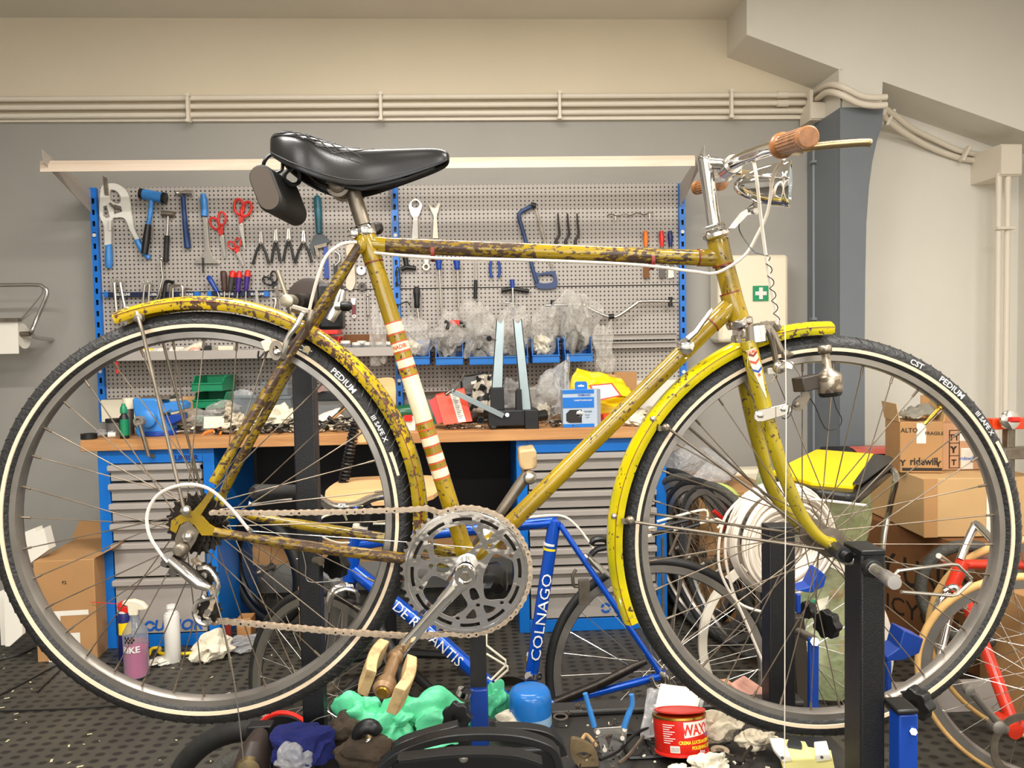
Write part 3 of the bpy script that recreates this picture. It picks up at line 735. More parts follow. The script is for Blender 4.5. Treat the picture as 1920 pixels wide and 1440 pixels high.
# ---- frame tubes
ST0, ST1 = BP(684, 437), BP(880, 1060)
BB = ST1
dS = (ST1 - ST0).normalized()
m = MB(); m.tube([ST0, ST1], .0144, 20); m.build('seat_tube', 'frame', bike)
m = MB(); m.tube([BP(700, 459), BP(1352, 485)], .0130, 18); m.build('top_tube', 'frame_worn', bike)
m = MB(); m.tube([BP(1372, 570), BP(882, 1057)], .0145, 18); m.build('down_tube', 'frame', bike)
m = MB(); m.tube([BP(1346, 452), BP(1387, 606)], .0165, 22); m.build('head_tube', 'frame', bike)
# lugs
def lug(a, b, r, name='lug'): m = MB(); m.lathe(a, b - a, [(0, r * .96), (.002, r), ((b - a).length - .004, r), ((b - a).length, r * .95)], 20); return m.build(name, 'frame', bike)
lug(BP(684, 437), BP(701, 492), .0158); lug(BP(694, 459), BP(724, 461), .0146); lug(BP(1310, 483), BP(1352, 485), .0145); lug(BP(1345, 449), BP(1356, 498), .0178); lug(BP(1369, 548), BP(1387, 606), .0178); lug(BP(1372, 570), BP(1335, 607), .0160); lug(BP(925, 1014), BP(880, 1060), .0160); lug(BP(868, 1022), BP(880, 1060), .0160)
for a, b, r in ((BP(1356, 496), BP(1356.6, 498.5), .0180), (BP(1369, 548), BP(1369.6, 550), .0180), (BP(1335, 607), BP(1333.5, 608.5), .0163), (BP(1310, 483), BP(1308, 483), .0148), (BP(701, 491), BP(701.6, 493), .0161)):
 m = MB(); m.cyl(a, b, r, 20); m.build('lug_lining', 'crimson', bike)
m = MB(); m.lathe(BB, EW, [(-.036, .019), (-.034, .021), (.034, .021), (.036, .019)], 22); m.build('bottom_bracket_shell', 'frame', bike)
# painted bands on the seat tube: (y0, y1) of the cream stretch and the red lines
def st_at(y): t_ = (y - 437) / (1060 - 437); return ST0 + (ST1 - ST0) * t_
def band(y0, y1, mt, r, name): m = MB(); m.cyl(st_at(y0), st_at(y1), r, 20); return m.build(name, mt, bike)
for y0, y1 in ((603, 621), (638, 654), (669, 684), (700, 786), (814, 830), (847, 861), (874, 890)): 
 b_ = band(y0, y1, 'cream_paint', .01462, 'cream_band')
 if y0 == 638: cb_ = b_
for y in (601, 622, 637, 655, 668, 685, 700, 787, 800, 813, 831, 846, 862, 873, 891): band(y, y + 2.2, 'red_paint', .01475, 'red_band')
# word on the upper cream band
m = MB(); cc = st_at(646.5); ux_ = (EU - dS * EU.dot(dS)).normalized()
def stm(x, y):
 ang = x / .0150; return cc + (ux_ * math.sin(ang) + (-EW) * math.cos(ang)) * .01485 - dS * y
m.text('NADIR', .0095, stm, .03, 'c', .9); m.build('lettering', 'red_paint', cb_, smooth=0)
# stays
for side in (-1, 1):
 A = BP(676, 458, side * .018)
 if side < 0: pts = [A, BP(560, 638, -.030), BP(474, 778, -.050), BP(400, 905, -.062)]
 else: pts = [A, BP(566, 650, .030), BP(478, 812, .050), BP(418, 925, .062)]
 m = MB(); m.tube(spline(pts, 5), .0078, 12); m.build('seat_stay', 'frame_worn', bike)
 m = MB(); m.blob(A, (.010, .008, .016), 3, .05, 2); m.build('stay_cap', 'frame', bike)
m = MB(); m.tube(spline([BP(402, 997, -.062), BP(560, 1022, -.050), BP(740, 1045, -.034), BP(860, 1056, -.026)], 5), [.0075] * 4 + [.0095] * 12, 12); m.build('chain_stay', 'frame_worn', bike)
m = MB(); m.tube(spline([BP(440, 962, .062), BP(600, 990, .050), BP(740, 1013, .036), BP(868, 1040, .026)], 5), [.0075] * 4 + [.0095] * 12, 12); m.build('chain_stay', 'frame_worn', bike)
m = MB(); m.tube([BP(575, 655, -.03), BP(582, 655, .03)], .006, 10); m.build('brake_bridge', 'frame', bike)
# near rear dropout plate
m = MB(); cx_, cy_ = 0, 0
dl = [(396, 915), (403, 925), (386, 950), (376, 966), (392, 984), (402, 990), (400, 1004), (378, 1004), (364, 984), (350, 978), (336, 984), (330, 1000), (319, 994), (321, 976), (336, 966), (362, 958), (380, 938)]
m.prism([BP(x, y, -.066) for x, y in dl], EW * .005); m.build('dropout', 'frame', bike, smooth=0)
m = MB(); m.prism([BP(x, y, .062) for x, y in [(415, 915), (425, 925), (415, 965), (440, 972), (400, 975), (385, 960)]], EW * .005); m.build('dropout', 'fender', bike, smooth=0)

# ---- fork
for side in (-1, 1):
 if side < 0: pts = [(1403, 640, -.032), (1414, 690, -.036), (1432, 760, -.040), (1454, 840, -.044), (1474, 900, -.047), (1500, 960, -.050), (1530, 1002, -.052), (1562, 1024, -.054)]
 else: pts = [(1385, 650, .032), (1398, 720, .036), (1416, 805, .040), (1430, 860, .044), (1446, 912, .047), (1474, 960, .050), (1512, 994, .052), (1545, 1012, .054)]
 ps = spline([BP(*p) for p in pts], 5); n = len(ps)
 m = MB(); m.tube(ps, [.0140 - .0055 * (i / n) ** 1.2 for i in range(n)], 14); fb = m.build('fork_blade', 'fork', bike)
 if side < 0:
  # transfer on the near blade: cream taper with chevrons
  a0, a1 = BP(1408, 655, -.046), BP(1436, 745, -.0520)
  ax = (a1 - a0).normalized(); sx_ = ax.cross(EW).normalized()
  if sx_.dot(EU) < 0: sx_ = -sx_
  L = (a1 - a0).length
  def fm(u, v, lift=0.0): return a0 + ax * (v * L) + sx_ * u - EW * (.0022 - abs(u) * .28 + lift)
  m = MB(); m.add([fm(-.008, .0), fm(0, 0), fm(.008, 0), fm(.008, .3), fm(.0008, 1), fm(0, 1), fm(-.0008, 1), fm(-.008, .3), fm(0, .3)], [[0, 1, 8, 7], [1, 2, 3, 8], [7, 8, 5, 6], [8, 3, 4, 5]]); m.build('transfer', 'cream_paint', fb, smooth=0)
  for v0, mt in ((.05, 'crimson'), (.20, 'red_paint'), (.30, 'white_print'), (.38, 'blue_paint')):
   m = MB(); m.add([fm(-.0078, v0, .0006), fm(0, v0 + .06, .0006), fm(.0078, v0, .0006), fm(.0078, v0 + .05, .0006), fm(0, v0 + .11, .0006), fm(-.0078, v0 + .05, .0006)], [[0, 1, 4, 5], [1, 2, 3, 4]]); m.build('chevron', mt, fb, smooth=0)
  m = MB(); m.text('OLMO', .0075, lambda x, y: fm(x, .045 - y / L, .001), .03, 'c', .8); m.build('lettering', 'red_paint', fb, smooth=0)
  sp_ = []
  for i in range(10):
   a = math.pi / 2 + i * math.pi / 5; r_ = .0042 if i % 2 == 0 else .0018; sp_.append(fm(r_ * math.cos(a), .53 - r_ * math.sin(a) / L, .001))
  m = MB(); m.add(sp_, [list(range(10))]); m.build('star', 'red_paint', fb, smooth=0)
m = MB(); m.lathe(BP(1392, 624), BP(1401, 655) - BP(1392, 624), [(0, .019), (.004, .021), (.02, .022), (.024, .021)], 24); m.build('fork_crown', 'chrome_worn', bike)
for side in (-1, 1):
 c0 = BP(1404, 612, 0) + EW * side * .030; m = MB(); m.lathe(c0, V((.1, 0, -1)), [(-.004, .004), (0, .0165), (.026, .0185), (.028, .016)], 22); m.build('crown_cap', 'chrome', bike)
m = MB(); m.box((BP(1398, 628)), (.030, .056, .022)); m.build('crown_bridge', 'chrome_worn', bike, bevel=.005)
# headset
ha = (BP(1346, 452) - BP(1387, 606)).normalized()
def ring(px, py, prof, name, mt, n=26): m = MB(); m.lathe(BP(px, py), ha, prof, n); return m.build(name, mt, bike)
ring(1386, 604, [(-.010, .014), (-.008, .021), (-.002, .0225), (.003, .0225), (.006, .018)], 'lower_headset', 'chrome_worn')
ring(1344, 446, [(-.002, .018), (.002, .0235), (.008, .0235), (.012, .018), (.016, .016)], 'upper_headset', 'chrome')
ring(1341, 436, [(0, .0175), (.004, .019), (.010, .019), (.013, .0165)], 'headset_locknut', 'chrome', 6)
# stem
st0, st1 = BP(1341, 434), BP(1321, 300)
m = MB(); m.tube([st0, st1], .0118, 20); m.build('stem_quill', 'chrome', bike)
m = MB(); m.lathe(st1 + (st1 - st0).normalized() * -.004, (st1 - st0).normalized(), [(0, .0118), (.006, .0124), (.009, .0115), (.010, .006), (.013, .0055), (.013, .001)], 18); m.build('stem_cap', 'chrome', bike)
m = MB(); m.lathe(BP(1319, 296), EZ, [(0, .005), (.006, .005)], 6); m.build('stem_bolt', 'dull_steel', bike)
HB = BP(1368, 312)
m = MB(); m.tube([BP(1322, 306), BP(1348, 306), HB], [.0120, .0100, .0115], 16); m.build('stem_extension', 'chrome_worn', bike)
m = MB(); m.lathe(HB, EW, [(-.020, .015), (-.018, .0168), (.018, .0168), (.020, .015)], 22); m.build('bar_clamp', 'chrome_worn', bike)
GN0, GN1 = BP(1466, 273, -.210), BP(1514, 257, -.300)
GF0, GF1 = BP(1350, 340, .215), BP(1308, 352, .300)
m = MB(); m.tube(spline([BP(1345, 334, .18), BP(1366, 328, .09), HB, BP(1392, 297, -.06), BP(1430, 283, -.13), GN0, GN1], 6), .0105, 18); m.build('handlebar', 'chrome', bike)
for g0, g1, nm in ((GN0, GN1, 'near'), (GF0, GF1, 'far')):
 ax = g1 - g0; L = ax.length; m = MB(); prof = [(-.004, .012), (-.002, .0180), (.004, .0180), (.008, .0145)]
 prof += [(.012 + i * (L - .02) / 20, .0136 + .0004 * (i % 2)) for i in range(21)] + [(L - .006, .0136), (L - .004, .0142), (L + .003, .0142), (L + .004, .0125)]
 m.lathe(g0, ax, prof, 26); gr = m.build('handlebar_grip', 'grip', bike, smooth=30)
 m = MB(); x_, y_ = perp(ax)
 for i in range(20):
  a = 2 * math.pi * i / 20; dd = (x_ * math.cos(a) + y_ * math.sin(a)) * .0136; m.tube([g0 + ax.normalized() * .012 + dd, g0 + ax.normalized() * (L - .01) + dd], .0011, 5)
 m.build('grip_rib', 'grip', gr)
m = MB(); m.tube(spline([BP(1308, 352, .30), BP(1322, 345, .27), BP(1345, 335, .22), BP(1358, 332, .14)], 5), .0102, 12); m.build('far_handlebar_end', 'chrome', bike)
# brake levers
m = MB(); pts = spline([BP(1480, 278, -.200), BP(1505, 277, -.235), BP(1560, 271, -.245), BP(1618, 267, -.250), BP(1631, 268, -.250)], 6)
m.tube(pts, [.0062] * 8 + [.0056] * 16 + [.0060], 10); lv = m.build('brake_lever', 'lever', bike)
m = MB(); m.box(BP(1487, 279, -.205), (.030, .018, .014), Matrix.Rotation(rad(8), 3, 'Y')); m.build('lever_clamp', 'chrome_worn', bike, bevel=.003)
m = MB(); pts = spline([BP(1352, 325, .17), BP(1385, 322, .2), BP(1420, 326, .22), BP(1442, 322, .225)], 5); m.tube(pts, .0055, 8); m.build('brake_lever', 'lever', bike)
m = MB(); m.box(BP(1372, 322, .15), (.035, .02, .016)); m.build('lever_clamp', 'chrome_worn', bike, bevel=.004)
# headlamp
l0, l1 = BP(1374, 350, -.012), BP(1482, 345, -.050)
ax = l1 - l0; L = ax.length
lamp = MB(); lamp.lathe(l0, ax, [(0, .002), (.002, .006), (.010, .014), (.022, .0215), (.04, .0285), (.06, .0330), (.078, .0350), (L - .008, .0355), (L - .006, .0370), (L, .0372), (L, .034), (L - .004, .033)], 48)
hl = lamp.build('headlamp', 'chrome', bike, smooth=50)
m = MB(); m.lathe(l0 + ax.normalized() * (L - .004), ax, [(0, .033), (.003, .03), (.006, .018), (.007, .001)], 32); m.build('lens', 'clear_box', hl)
m = MB(); m.tube(bpp([(1372, 425), (1392, 402), (1404, 394)], -.01), .005, 6); m.tube(bpp([(1400, 396), (1418, 390), (1417, 376)], -.018), .006, 6); m.build('lamp_bracket', 'steel', bike)
m = MB(); m.prism([BP(x, y, -.022) for x, y in [(1366, 428), (1388, 399), (1410, 386), (1424, 392), (1420, 402), (1402, 403), (1378, 428)]], EW * .003); m.build('lamp_bracket', 'steel', bike, smooth=0)
m = MB(); m.cyl(BP(1417, 395, -.030), BP(1417, 395, -.018), .0045, 6); m.build('bracket_bolt', 'chrome', bike)

# ---- seat post, clamp, saddle
m = MB(); m.tube([BP(689, 446), BP(657, 345)], .0126, 20); m.build('seat_post', 'dull_steel', bike)
m = MB(); m.lathe(BP(687, 443), -dS, [(0, .0165), (.002, .0180), (.016, .0180), (.018, .0165)], 26); m.build('seat_clamp', 'chrome', bike)
m = MB(); m.lathe(BP(661, 436, -.03), EW, [(0, .006), (.002, .0085), (.030, .0085)], 16); m.tube([BP(661, 436, -.020), BP(678, 432, -.019)], .006, 8); m.build('clamp_ear', 'chrome', bike)
m = MB(); m.lathe(BP(706, 427, .020), EW, [(0, .006), (.006, .011), (.014, .010)], 12); m.build('clamp_bolt', 'oily', bike)
sp = BP(638, 352)
m = MB(); m.lathe(sp, EW, [(-.032, .004), (-.032, .009), (-.029, .0135), (-.024, .0135), (-.023, .019), (-.016, .019), (-.015, .015), (.015, .015), (.016, .019), (.023, .019), (.024, .0135), (.032, .009)], 24); m.build('saddle_clamp', 'dull_steel', bike)
m = MB(); m.tube([sp, BP(655, 350)], .014, 12); m.build('clamp_neck', 'dull_steel', bike)
SEC = [(516, 271, 283, .028), (520, 257, 292, .050), (538, 252, 303, .068), (566, 255, 318, .080), (596, 262, 331, .082), (628, 271, 343, .072), (660, 279, 350, .055), (692, 281, 350, .040), (726, 280, 343, .031), (760, 279, 333, .026), (795, 278, 321, .024), (822, 278, 311, .022), (838, 283, 304, .018), (843, 291, 298, .010)]
rows = []
K = 20
for x, yt, yb, hw in SEC:
 t_ = BP(x, yt); b_ = BP(x, yb, -hw * .85) ; c_ = BP(x, (yt + yb) / 2)
 zt_, zb_ = t_.z, b_.z; row = []
 for j in range(K + 1):
  s_ = -1 + 2 * j / K; a = s_ * math.pi / 2 * 1.12
  yy = math.sin(a) if abs(a) < math.pi / 2 else math.copysign(1 - (abs(a) - math.pi / 2) * .25, a)
  h = max(0, math.cos(a)) ** .62 if abs(a) < math.pi / 2 else 0
  if x < 620: h = .30 + .70 * h if abs(s_) < .8 else h * (.3 + .7) 
  row.append(V((c_.x, c_.y, zb_ + (zt_ - zb_) * h)) + EW * hw * yy)
 rows.append(row)
m = MB(); W_ = K + 1
vs = [p for r_ in rows for p in r_]; fs = [[i * W_ + j, i * W_ + j + 1, (i + 1) * W_ + j + 1, (i + 1) * W_ + j] for i in range(len(rows) - 1) for j in range(K)]
fs += [list(range(W_)), [(len(rows) - 1) * W_ + j for j in range(W_)][::-1]]
m.add(vs, fs); sad = m.build('saddle', 'leather', bike, smooth=70, solid=.004, sub=2)
# raised seams: edge piping and quilted diamonds on the rear
def sadpt(i, s_):
 i0 = min(int(i), len(SEC) - 2); f_ = i - i0; j = (s_ + 1) / 2 * K; j0 = min(int(j), K - 1); g_ = j - j0
 p = rows[i0][j0].lerp(rows[i0][j0 + 1], g_).lerp(rows[i0 + 1][j0].lerp(rows[i0 + 1][j0 + 1], g_), f_)
 return p
m = MB()
for k in range(5):
 m.tube([sadpt(2.0 + k * .8 + t_ * 2.2 / 8, -.62 + t_ * .42 / 8) for t_ in range(9)], .0011, 4)
 m.tube([sadpt(2.6 + k * .8 + 1.2 - t_ * 1.8 / 8, -.62 + t_ * .42 / 8) for t_ in range(9)], .0011, 4)
m.tube([sadpt(1.5 + t_ * 5.6 / 20, -.70 + .12 * math.sin(t_ / 20 * math.pi)) for t_ in range(21)], .0009, 4)
m.tube([sadpt(1.2 + t_ * 11 / 30, -.86) for t_ in range(31)], .0010, 4)
m.build('seam', 'rubber', sad)
# underside pan, rails
m = MB(); m.tube(spline(bpp([(570, 318, -.03), (600, 345, -.028), (640, 352, -.022), (700, 352, -.02), (760, 338, -.012), (815, 316, 0)]), 5), .0035, 8); m.tube(spline(bpp([(570, 318, .03), (600, 345, .028), (640, 352, .022), (700, 352, .02), (760, 338, .012), (815, 316, 0)]), 5), .0035, 8); m.build('saddle_rail', 'oily', bike)
m = MB(); m.add([BP(596, 330, -.05), BP(640, 350, -.035), BP(680, 357, -.03), BP(760, 338, -.02), BP(815, 317, -.012), BP(815, 317, .012), BP(760, 338, .02), BP(680, 352, .03), BP(640, 345, .035), BP(596, 325, .05)], [list(range(10))]); m.build('saddle_pan', 'black', bike, smooth=0, solid=.004)

# ---- saddle bag (a tool case on straps; it hangs from the saddle)
sb = thing('saddle_bag', 'small dark brown rounded tool case strapped behind the saddle', 'bag', BP(525, 400))
c0 = BP(497, 353, -.075); c1 = BP(548, 383, .03)
ax = (c1 - c0); xl = V((0, 0, 1)); 
dn = (BP(512, 393, -.075) - BP(482, 315, -.075)); H_ = dn.length; dn.normalize(); sd_ = ax.cross(dn).normalized()
def stad(h, w_, n=10):
 out = []
 for i in range(n + 1): a = math.pi * i / n; out.append((math.cos(a) * w_, h + math.sin(a) * w_))
 for i in range(n + 1): a = math.pi + math.pi * i / n; out.append((math.cos(a) * w_, -h + math.sin(a) * w_))
 return out
hw = .0195; hh = H_ / 2 - hw + .004
m = MB(); m.prism([c0 + sd_ * x + dn * y for x, y in stad(hh, hw)], ax); m.build('case', 'rubber', sb, bevel=.003)
m = MB(); m.prism([c0 - ax.normalized() * .002 + sd_ * x * .86 + dn * y * .9 for x, y in stad(hh, hw)], ax.normalized() * .003); m.build('end_panel', mat('brown_end_panel', (74, 62, 50), .6), sb)
m = MB(); m.tube(spline(bpp([(520, 288, -.03), (505, 292, -.03), (495, 305, -.03), (494, 320, -.02)]), 4), .003, 6); m.tube(spline(bpp([(529, 296, -.03), (529, 318, -.03), (515, 325, -.03)]), 4), .0028, 6); m.tube(spline(bpp([(552, 312, -.03), (535, 325, -.03), (534, 338, -.03), (546, 346, -.03), (560, 342, -.02), (562, 322, -.02), (552, 312, -.02)]), 4), .0035, 6); m.build('strap', 'black', sb)

# ---- chainset
CC = BP(874, 1073, -.045)
def cr(x, y, t_=0.0): return CC + EU * x + EZ * y + EW * t_
def polar(r, a): return (r * math.cos(rad(a)), r * math.sin(rad(a)))
loops = [circ(.1005, 96)]
def closed(pts, k=4):
 ps = spline([V((x, y, 0)) for x, y in pts], k, True); return [(p.x, p.y) for p in ps]
for th in (48, -72, 168):
 o = th + 60
 loops.append(closed([polar(.0775, o - 24), polar(.0785, o - 12), polar(.0785, o), polar(.0785, o + 12), polar(.0775, o + 24), polar(.070, o + 30), polar(.060, o + 40), polar(.052, o + 43), polar(.040, o + 34), polar(.031, o + 16), polar(.029, o), polar(.031, o - 16), polar(.040, o - 34), polar(.052, o - 43), polar(.060, o - 40), polar(.070, o - 30)], 3))
 loops.append(closed([polar(.030, th - 9), polar(.030, th + 9), polar(.047, th + 8.5), polar(.0485, th), polar(.047, th - 8.5)], 3))
 loops.append(circ(.0036, 12, *polar(.058, th)))
 for s_ in (-1, 1):
  loops.append(closed([polar(.062, th + s_ * 8), polar(.070, th + s_ * 6), polar(.0775, th + s_ * 7), polar(.0785, th + s_ * 14), polar(.0765, th + s_ * 20), polar(.068, th + s_ * 15.5)], 3))
  loops.append(circ(.0034, 12, *polar(.0775, th + s_ * 29.5)))
for k in range(12):
 a = 3 + 30 * k
 if min(abs((a - b + 180) % 360 - 180) for b in (18, 78, 138, 198, 258, 318)) < 3: continue
 L_ = 10.5
 loops.append([polar(.0905, a - L_ + j * 2 * L_ / 8) for j in range(9)] + [polar(.0850, a + L_ - j * 2 * L_ / 8) for j in range(9)])
m = MB(); m.plate(loops, cr, .003); m.build('chainwheel_spider', 'chrome_plate', bike, smooth=0, bevel=.0008)
m = MB(); m.lathe(CC - EW * .001, EW, [(0, .0985), (0, .0960), (.002, .0955), (.002, .0990)], 80, ring=True); m.build('rim_bead', 'chrome', bike)
def sprocket(c, nt, r, ri, th, mt, name='toothed_ring', parent=None, w0=0):
 out = []
 for i in range(nt):
  a = 360 / nt * i
  out += [polar(r - .0022, a - 180 / nt), polar(r - .0016, a - 100 / nt), polar(r + .0030, a - 35 / nt), polar(r + .0030, a + 35 / nt), polar(r - .0016, a + 100 / nt)]
 m = MB(); m.plate([out, circ(ri, 40)], lambda x, y, t_: c + EU * x + EZ * y + EW * (t_ + w0), th); return m.build(name, mt, parent or bike, smooth=0)
RP = .0127 * 52 / (2 * math.pi)
sprocket(CC, 52, RP, .094, .0022, 'chrome_worn', w0=.004)
sprocket(CC, 46, RP * 46 / 52 + .0015, .080, .0022, 'oily', w0=.012)
# crank and its bolt
m = MB(); c0 = BP(872, 1081, -.078); c1 = BP(748, 1224, -.080); ax = (c1 - c0); L = ax.length
m.lathe(c0 + EW * .006, -EW, [(-.022, .014), (-.004, .0175), (.006, .0185), (.012, .0165), (.012, .011), (.004, .010)], 28)
m.build('crank_boss', 'chrome', bike)
m = MB(); m.cyl(c0 - EW * .002, c0 + EW * .01, .0075, 6); m.cyl(c0 - EW * .004, c0 - EW * .001, .0045, 6); m.build('crank_bolt', 'dull_steel', bike)
sdv = ax.cross(EW).normalized()
def armsec(t_, w_, h): p = c0 + ax * t_; return [p + sdv * w_ - EW * h * .5, p + sdv * w_ * .55 - EW * h, p - sdv * w_ * .55 - EW * h, p - sdv * w_ - EW * h * .5, p - sdv * w_ + EW * h * .6, p + sdv * w_ + EW * h * .6]
m = MB(); secs = [armsec(t_, w_, h) for t_, w_, h in ((.06, .0155, .005), (.14, .0125, .0065), (.3, .0100, .0068), (.7, .0088, .0062), (.93, .0098, .006), (1.0, .0115, .006), (1.05, .009, .005))]
m.add([p for s_ in secs for p in s_], [[i * 6 + j, i * 6 + (j + 1) % 6, (i + 1) * 6 + (j + 1) % 6, (i + 1) * 6 + j] for i in range(len(secs) - 1) for j in range(6)] + [list(range(6)), [36 + j for j in range(6)]])
m.build('crank_arm', 'chrome', bike, bevel=.0012)
m = MB(); m.cyl(BP(918, 1000, .050), BP(918, 1000, .062), .016, 20); m.build('crank_boss', 'chrome_worn', bike)
m = MB(); a, b = BB + EW * .060, BP(988, 890, .075)
m.tube([a, a.lerp(b, .5), b], [.0115, .0090, .0105], 10); m.build('crank_arm', 'dull_steel', bike)
m = MB(); m.lathe(BP(993, 895, .070), EW, [(-.014, .004), (-.013, .0085), (-.008, .0115), (.004, .0125), (.016, .011)], 20); m.build('pedal_axle_end', 'steel', bike)
pdl = MB()
for dxp in (0,):
 pdl.prism([BP(x, y, .075) for x, y in [(973, 850), (976, 846), (1002, 843), (1006, 847), (1007, 874), (1003, 879), (980, 882), (974, 874)]], EW * .075)
pb = pdl.build('pedal_block', 'pedal', bike, bevel=.003)
m = MB(); m.cyl(BP(990, 893, .07), BP(985, 880, .16), .009, 12); m.build('pedal_cage', 'dull_steel', bike)
# near pedal: cage tube and two curved rubber blocks
pa, pz = BP(742, 1228, -.085), BP(719, 1293, -.165)
ax = (pz - pa); L = ax.length
m = MB(); m.lathe(pa, ax, [(0, .008), (.004, .0135), (.012, .0135), (.014, .010), (L * .8, .010), (L * .82, .0155), (L, .0165), (L + .006, .012), (L + .006, .008)], 22); m.build('pedal_cage', mat('bronze_pedal_barrel', (140, 112, 82), .35, .5, var=.2, scale=40), bike)
m = MB(); m.lathe(pz + ax.normalized() * .004, ax, [(0, .011), (.004, .008), (.005, .001)], 14); m.build('pedal_cap', 'brass', bike)
def pblock(near, far, wv, thv, name):
 m = MB(); n = 8; axd = (far - near); vs = []
 for i in range(n + 1):
  t_ = i / n; bow = math.sin(math.pi * t_) * .006; c_ = near + axd * t_ + thv.normalized() * bow
  for q, r_ in ((-1, -1), (1, -1), (1, 1), (-1, 1)): vs.append(c_ + wv * q * .5 + thv * r_ * .5)
 fs = [[i * 4 + j, i * 4 + (j + 1) % 4, (i + 1) * 4 + (j + 1) % 4, (i + 1) * 4 + j] for i in range(n) for j in range(4)] + [[0, 1, 2, 3], [n * 4 + j for j in range(4)]]
 m.add(vs, fs); b_ = m.build(name, 'pedal', bike, bevel=.0015)
 m = MB()
 for i in range(22):
  t_ = .04 + .92 * i / 21; c_ = near + axd * t_ + thv.normalized() * math.sin(math.pi * t_) * .006 + thv * .5
  m.tube([c_ - wv * .46, c_ + wv * .46], .0009, 4)
 m.build('tread_rib', 'pedal', b_)
up_ = (BP(700, 1262, -.12) - BP(760, 1282, -.12)); up_ -= ax.normalized() * up_.dot(ax.normalized()); up_.normalize(); wd_ = ax.normalized().cross(up_).normalized()
if wd_.z < 0: wd_ = -wd_
pblock(pa + up_ * .024 + ax * .05, pz + up_ * .026 - ax * .02, wd_ * .048, up_ * .016, 'pedal_block')
pblock(pa - up_ * .024 + ax * .22, pz - up_ * .022 + ax * .18, wd_ * .048, -up_ * .016, 'pedal_block')

# ---- freewheel
FWc = RH - EW * .044
for i, nt in enumerate((24, 21, 18, 16, 14)):
 sprocket(RH - EW * (.030 + i * .0055), nt, .0127 * nt / (2 * math.pi), .018, .0020, 'oily', 'sprocket')
m = MB(); m.lathe(RH, EW, [(-.066, .006), (-.060, .013), (-.054, .016), (-.030, .018)], 20); m.build('freewheel_body', 'oily', bike)
AX = BP(350, 1007, -.078)
m = MB(); m.cyl(AX, AX + EW * .155, .0045, 10); m.build('rear_axle', 'steel', bike)
m = MB(); m.lathe(AX - EW * .004, EW, [(0, .003), (.003, .0075), (.012, .0085), (.013, .011), (.016, .011)], 16); m.build('axle_nut', 'chrome_worn', bike)
m = MB(); m.lathe(BP(345, 959, -.074), EW, [(0, .003), (.003, .0075), (.010, .008)], 14); m.build('stay_screw', 'steel', bike)
# ---- rear derailleur
m = MB(); m.prism([BP(x, y, -.072) for x, y in [(338, 985), (352, 978), (372, 1000), (366, 1015), (350, 1040), (346, 1052), (330, 1042), (328, 1010)]], EW * .005); m.build('hanger_plate', 'dull_steel', bike, smooth=0)
m = MB(); m.lathe(BP(334, 1033, -.088), EW, [(0, .004), (0, .007), (.002, .0095), (.010, .0115), (.014, .0115)], 20); m.build('hanger_pivot', 'dull_steel', bike)
m = MB(); m.tube(bpp([(318, 1050, -.090), (345, 1072, -.094), (372, 1096, -.096), (392, 1103, -.092)]), [.0075, .0085, .0078, .0060], 10); m.build('parallelogram', 'chrome_worn', bike, smooth=50)
m = MB(); m.tube(bpp([(322, 1045, -.08), (350, 1062, -.078), (385, 1092, -.078)]), .0055, 8); m.build('parallelogram', 'oily', bike)
m = MB(); m.cyl(BP(325, 1072, -.10), BP(325, 1072, -.07), .0075, 14); m.cyl(BP(308, 1056, -.09), BP(316, 1058, -.07), .006, 12); m.build('spring_barrel', 'oily', bike)
def pulley(x, y, w_, r=.0195, nt=11):
 c_ = BP(x, y, w_); out = []
 for i in range(nt): a = 360 / nt * i; out += [polar(r - .003, a - 10), polar(r, a - 4), polar(r, a + 4), polar(r - .003, a + 10)]
 m = MB(); m.plate([out, circ(.004, 10)], lambda u, v, t_: c_ + EU * u + EZ * v + EW * t_, .006); m.build('pulley', 'oily', bike, smooth=0)
 m = MB(); m.cyl(c_ - EW * .006, c_ + EW * .01, .0055, 10); m.build('pulley_bolt', 'steel', bike)
pulley(384, 1078, -.072); pulley(392, 1146, -.074)
m = MB(); m.tube(spline(bpp([(372, 1066, -.084), (388, 1064, -.084), (403, 1080, -.084), (409, 1100, -.084), (402, 1118, -.084), (386, 1122, -.084), (380, 1117, -.084)]), 5), .0038, 8)
m.tube(spline(bpp([(386, 1122, -.084), (370, 1130, -.084), (364, 1148, -.084), (372, 1165, -.084), (388, 1171, -.084), (391, 1158, -.084)]), 5), .0040, 8); m.build('pulley_cage', 'chrome_worn', bike)
# ---- chain, link by link
P1, P2 = RH - EW * .0445, None
chpts = []
chpts += [BP(x, y, -.046) for x, y in ((398, 961), (500, 962), (640, 960), (760, 956), (800, 953))]
for a in range(112, -112, -8): chpts.append(CC + EW * .005 + (EU * math.cos(rad(a)) + EZ * math.sin(rad(a))) * RP)
chpts += [BP(x, y, -.046) for x, y in ((780, 1193), (640, 1185), (500, 1172), (412, 1164))]
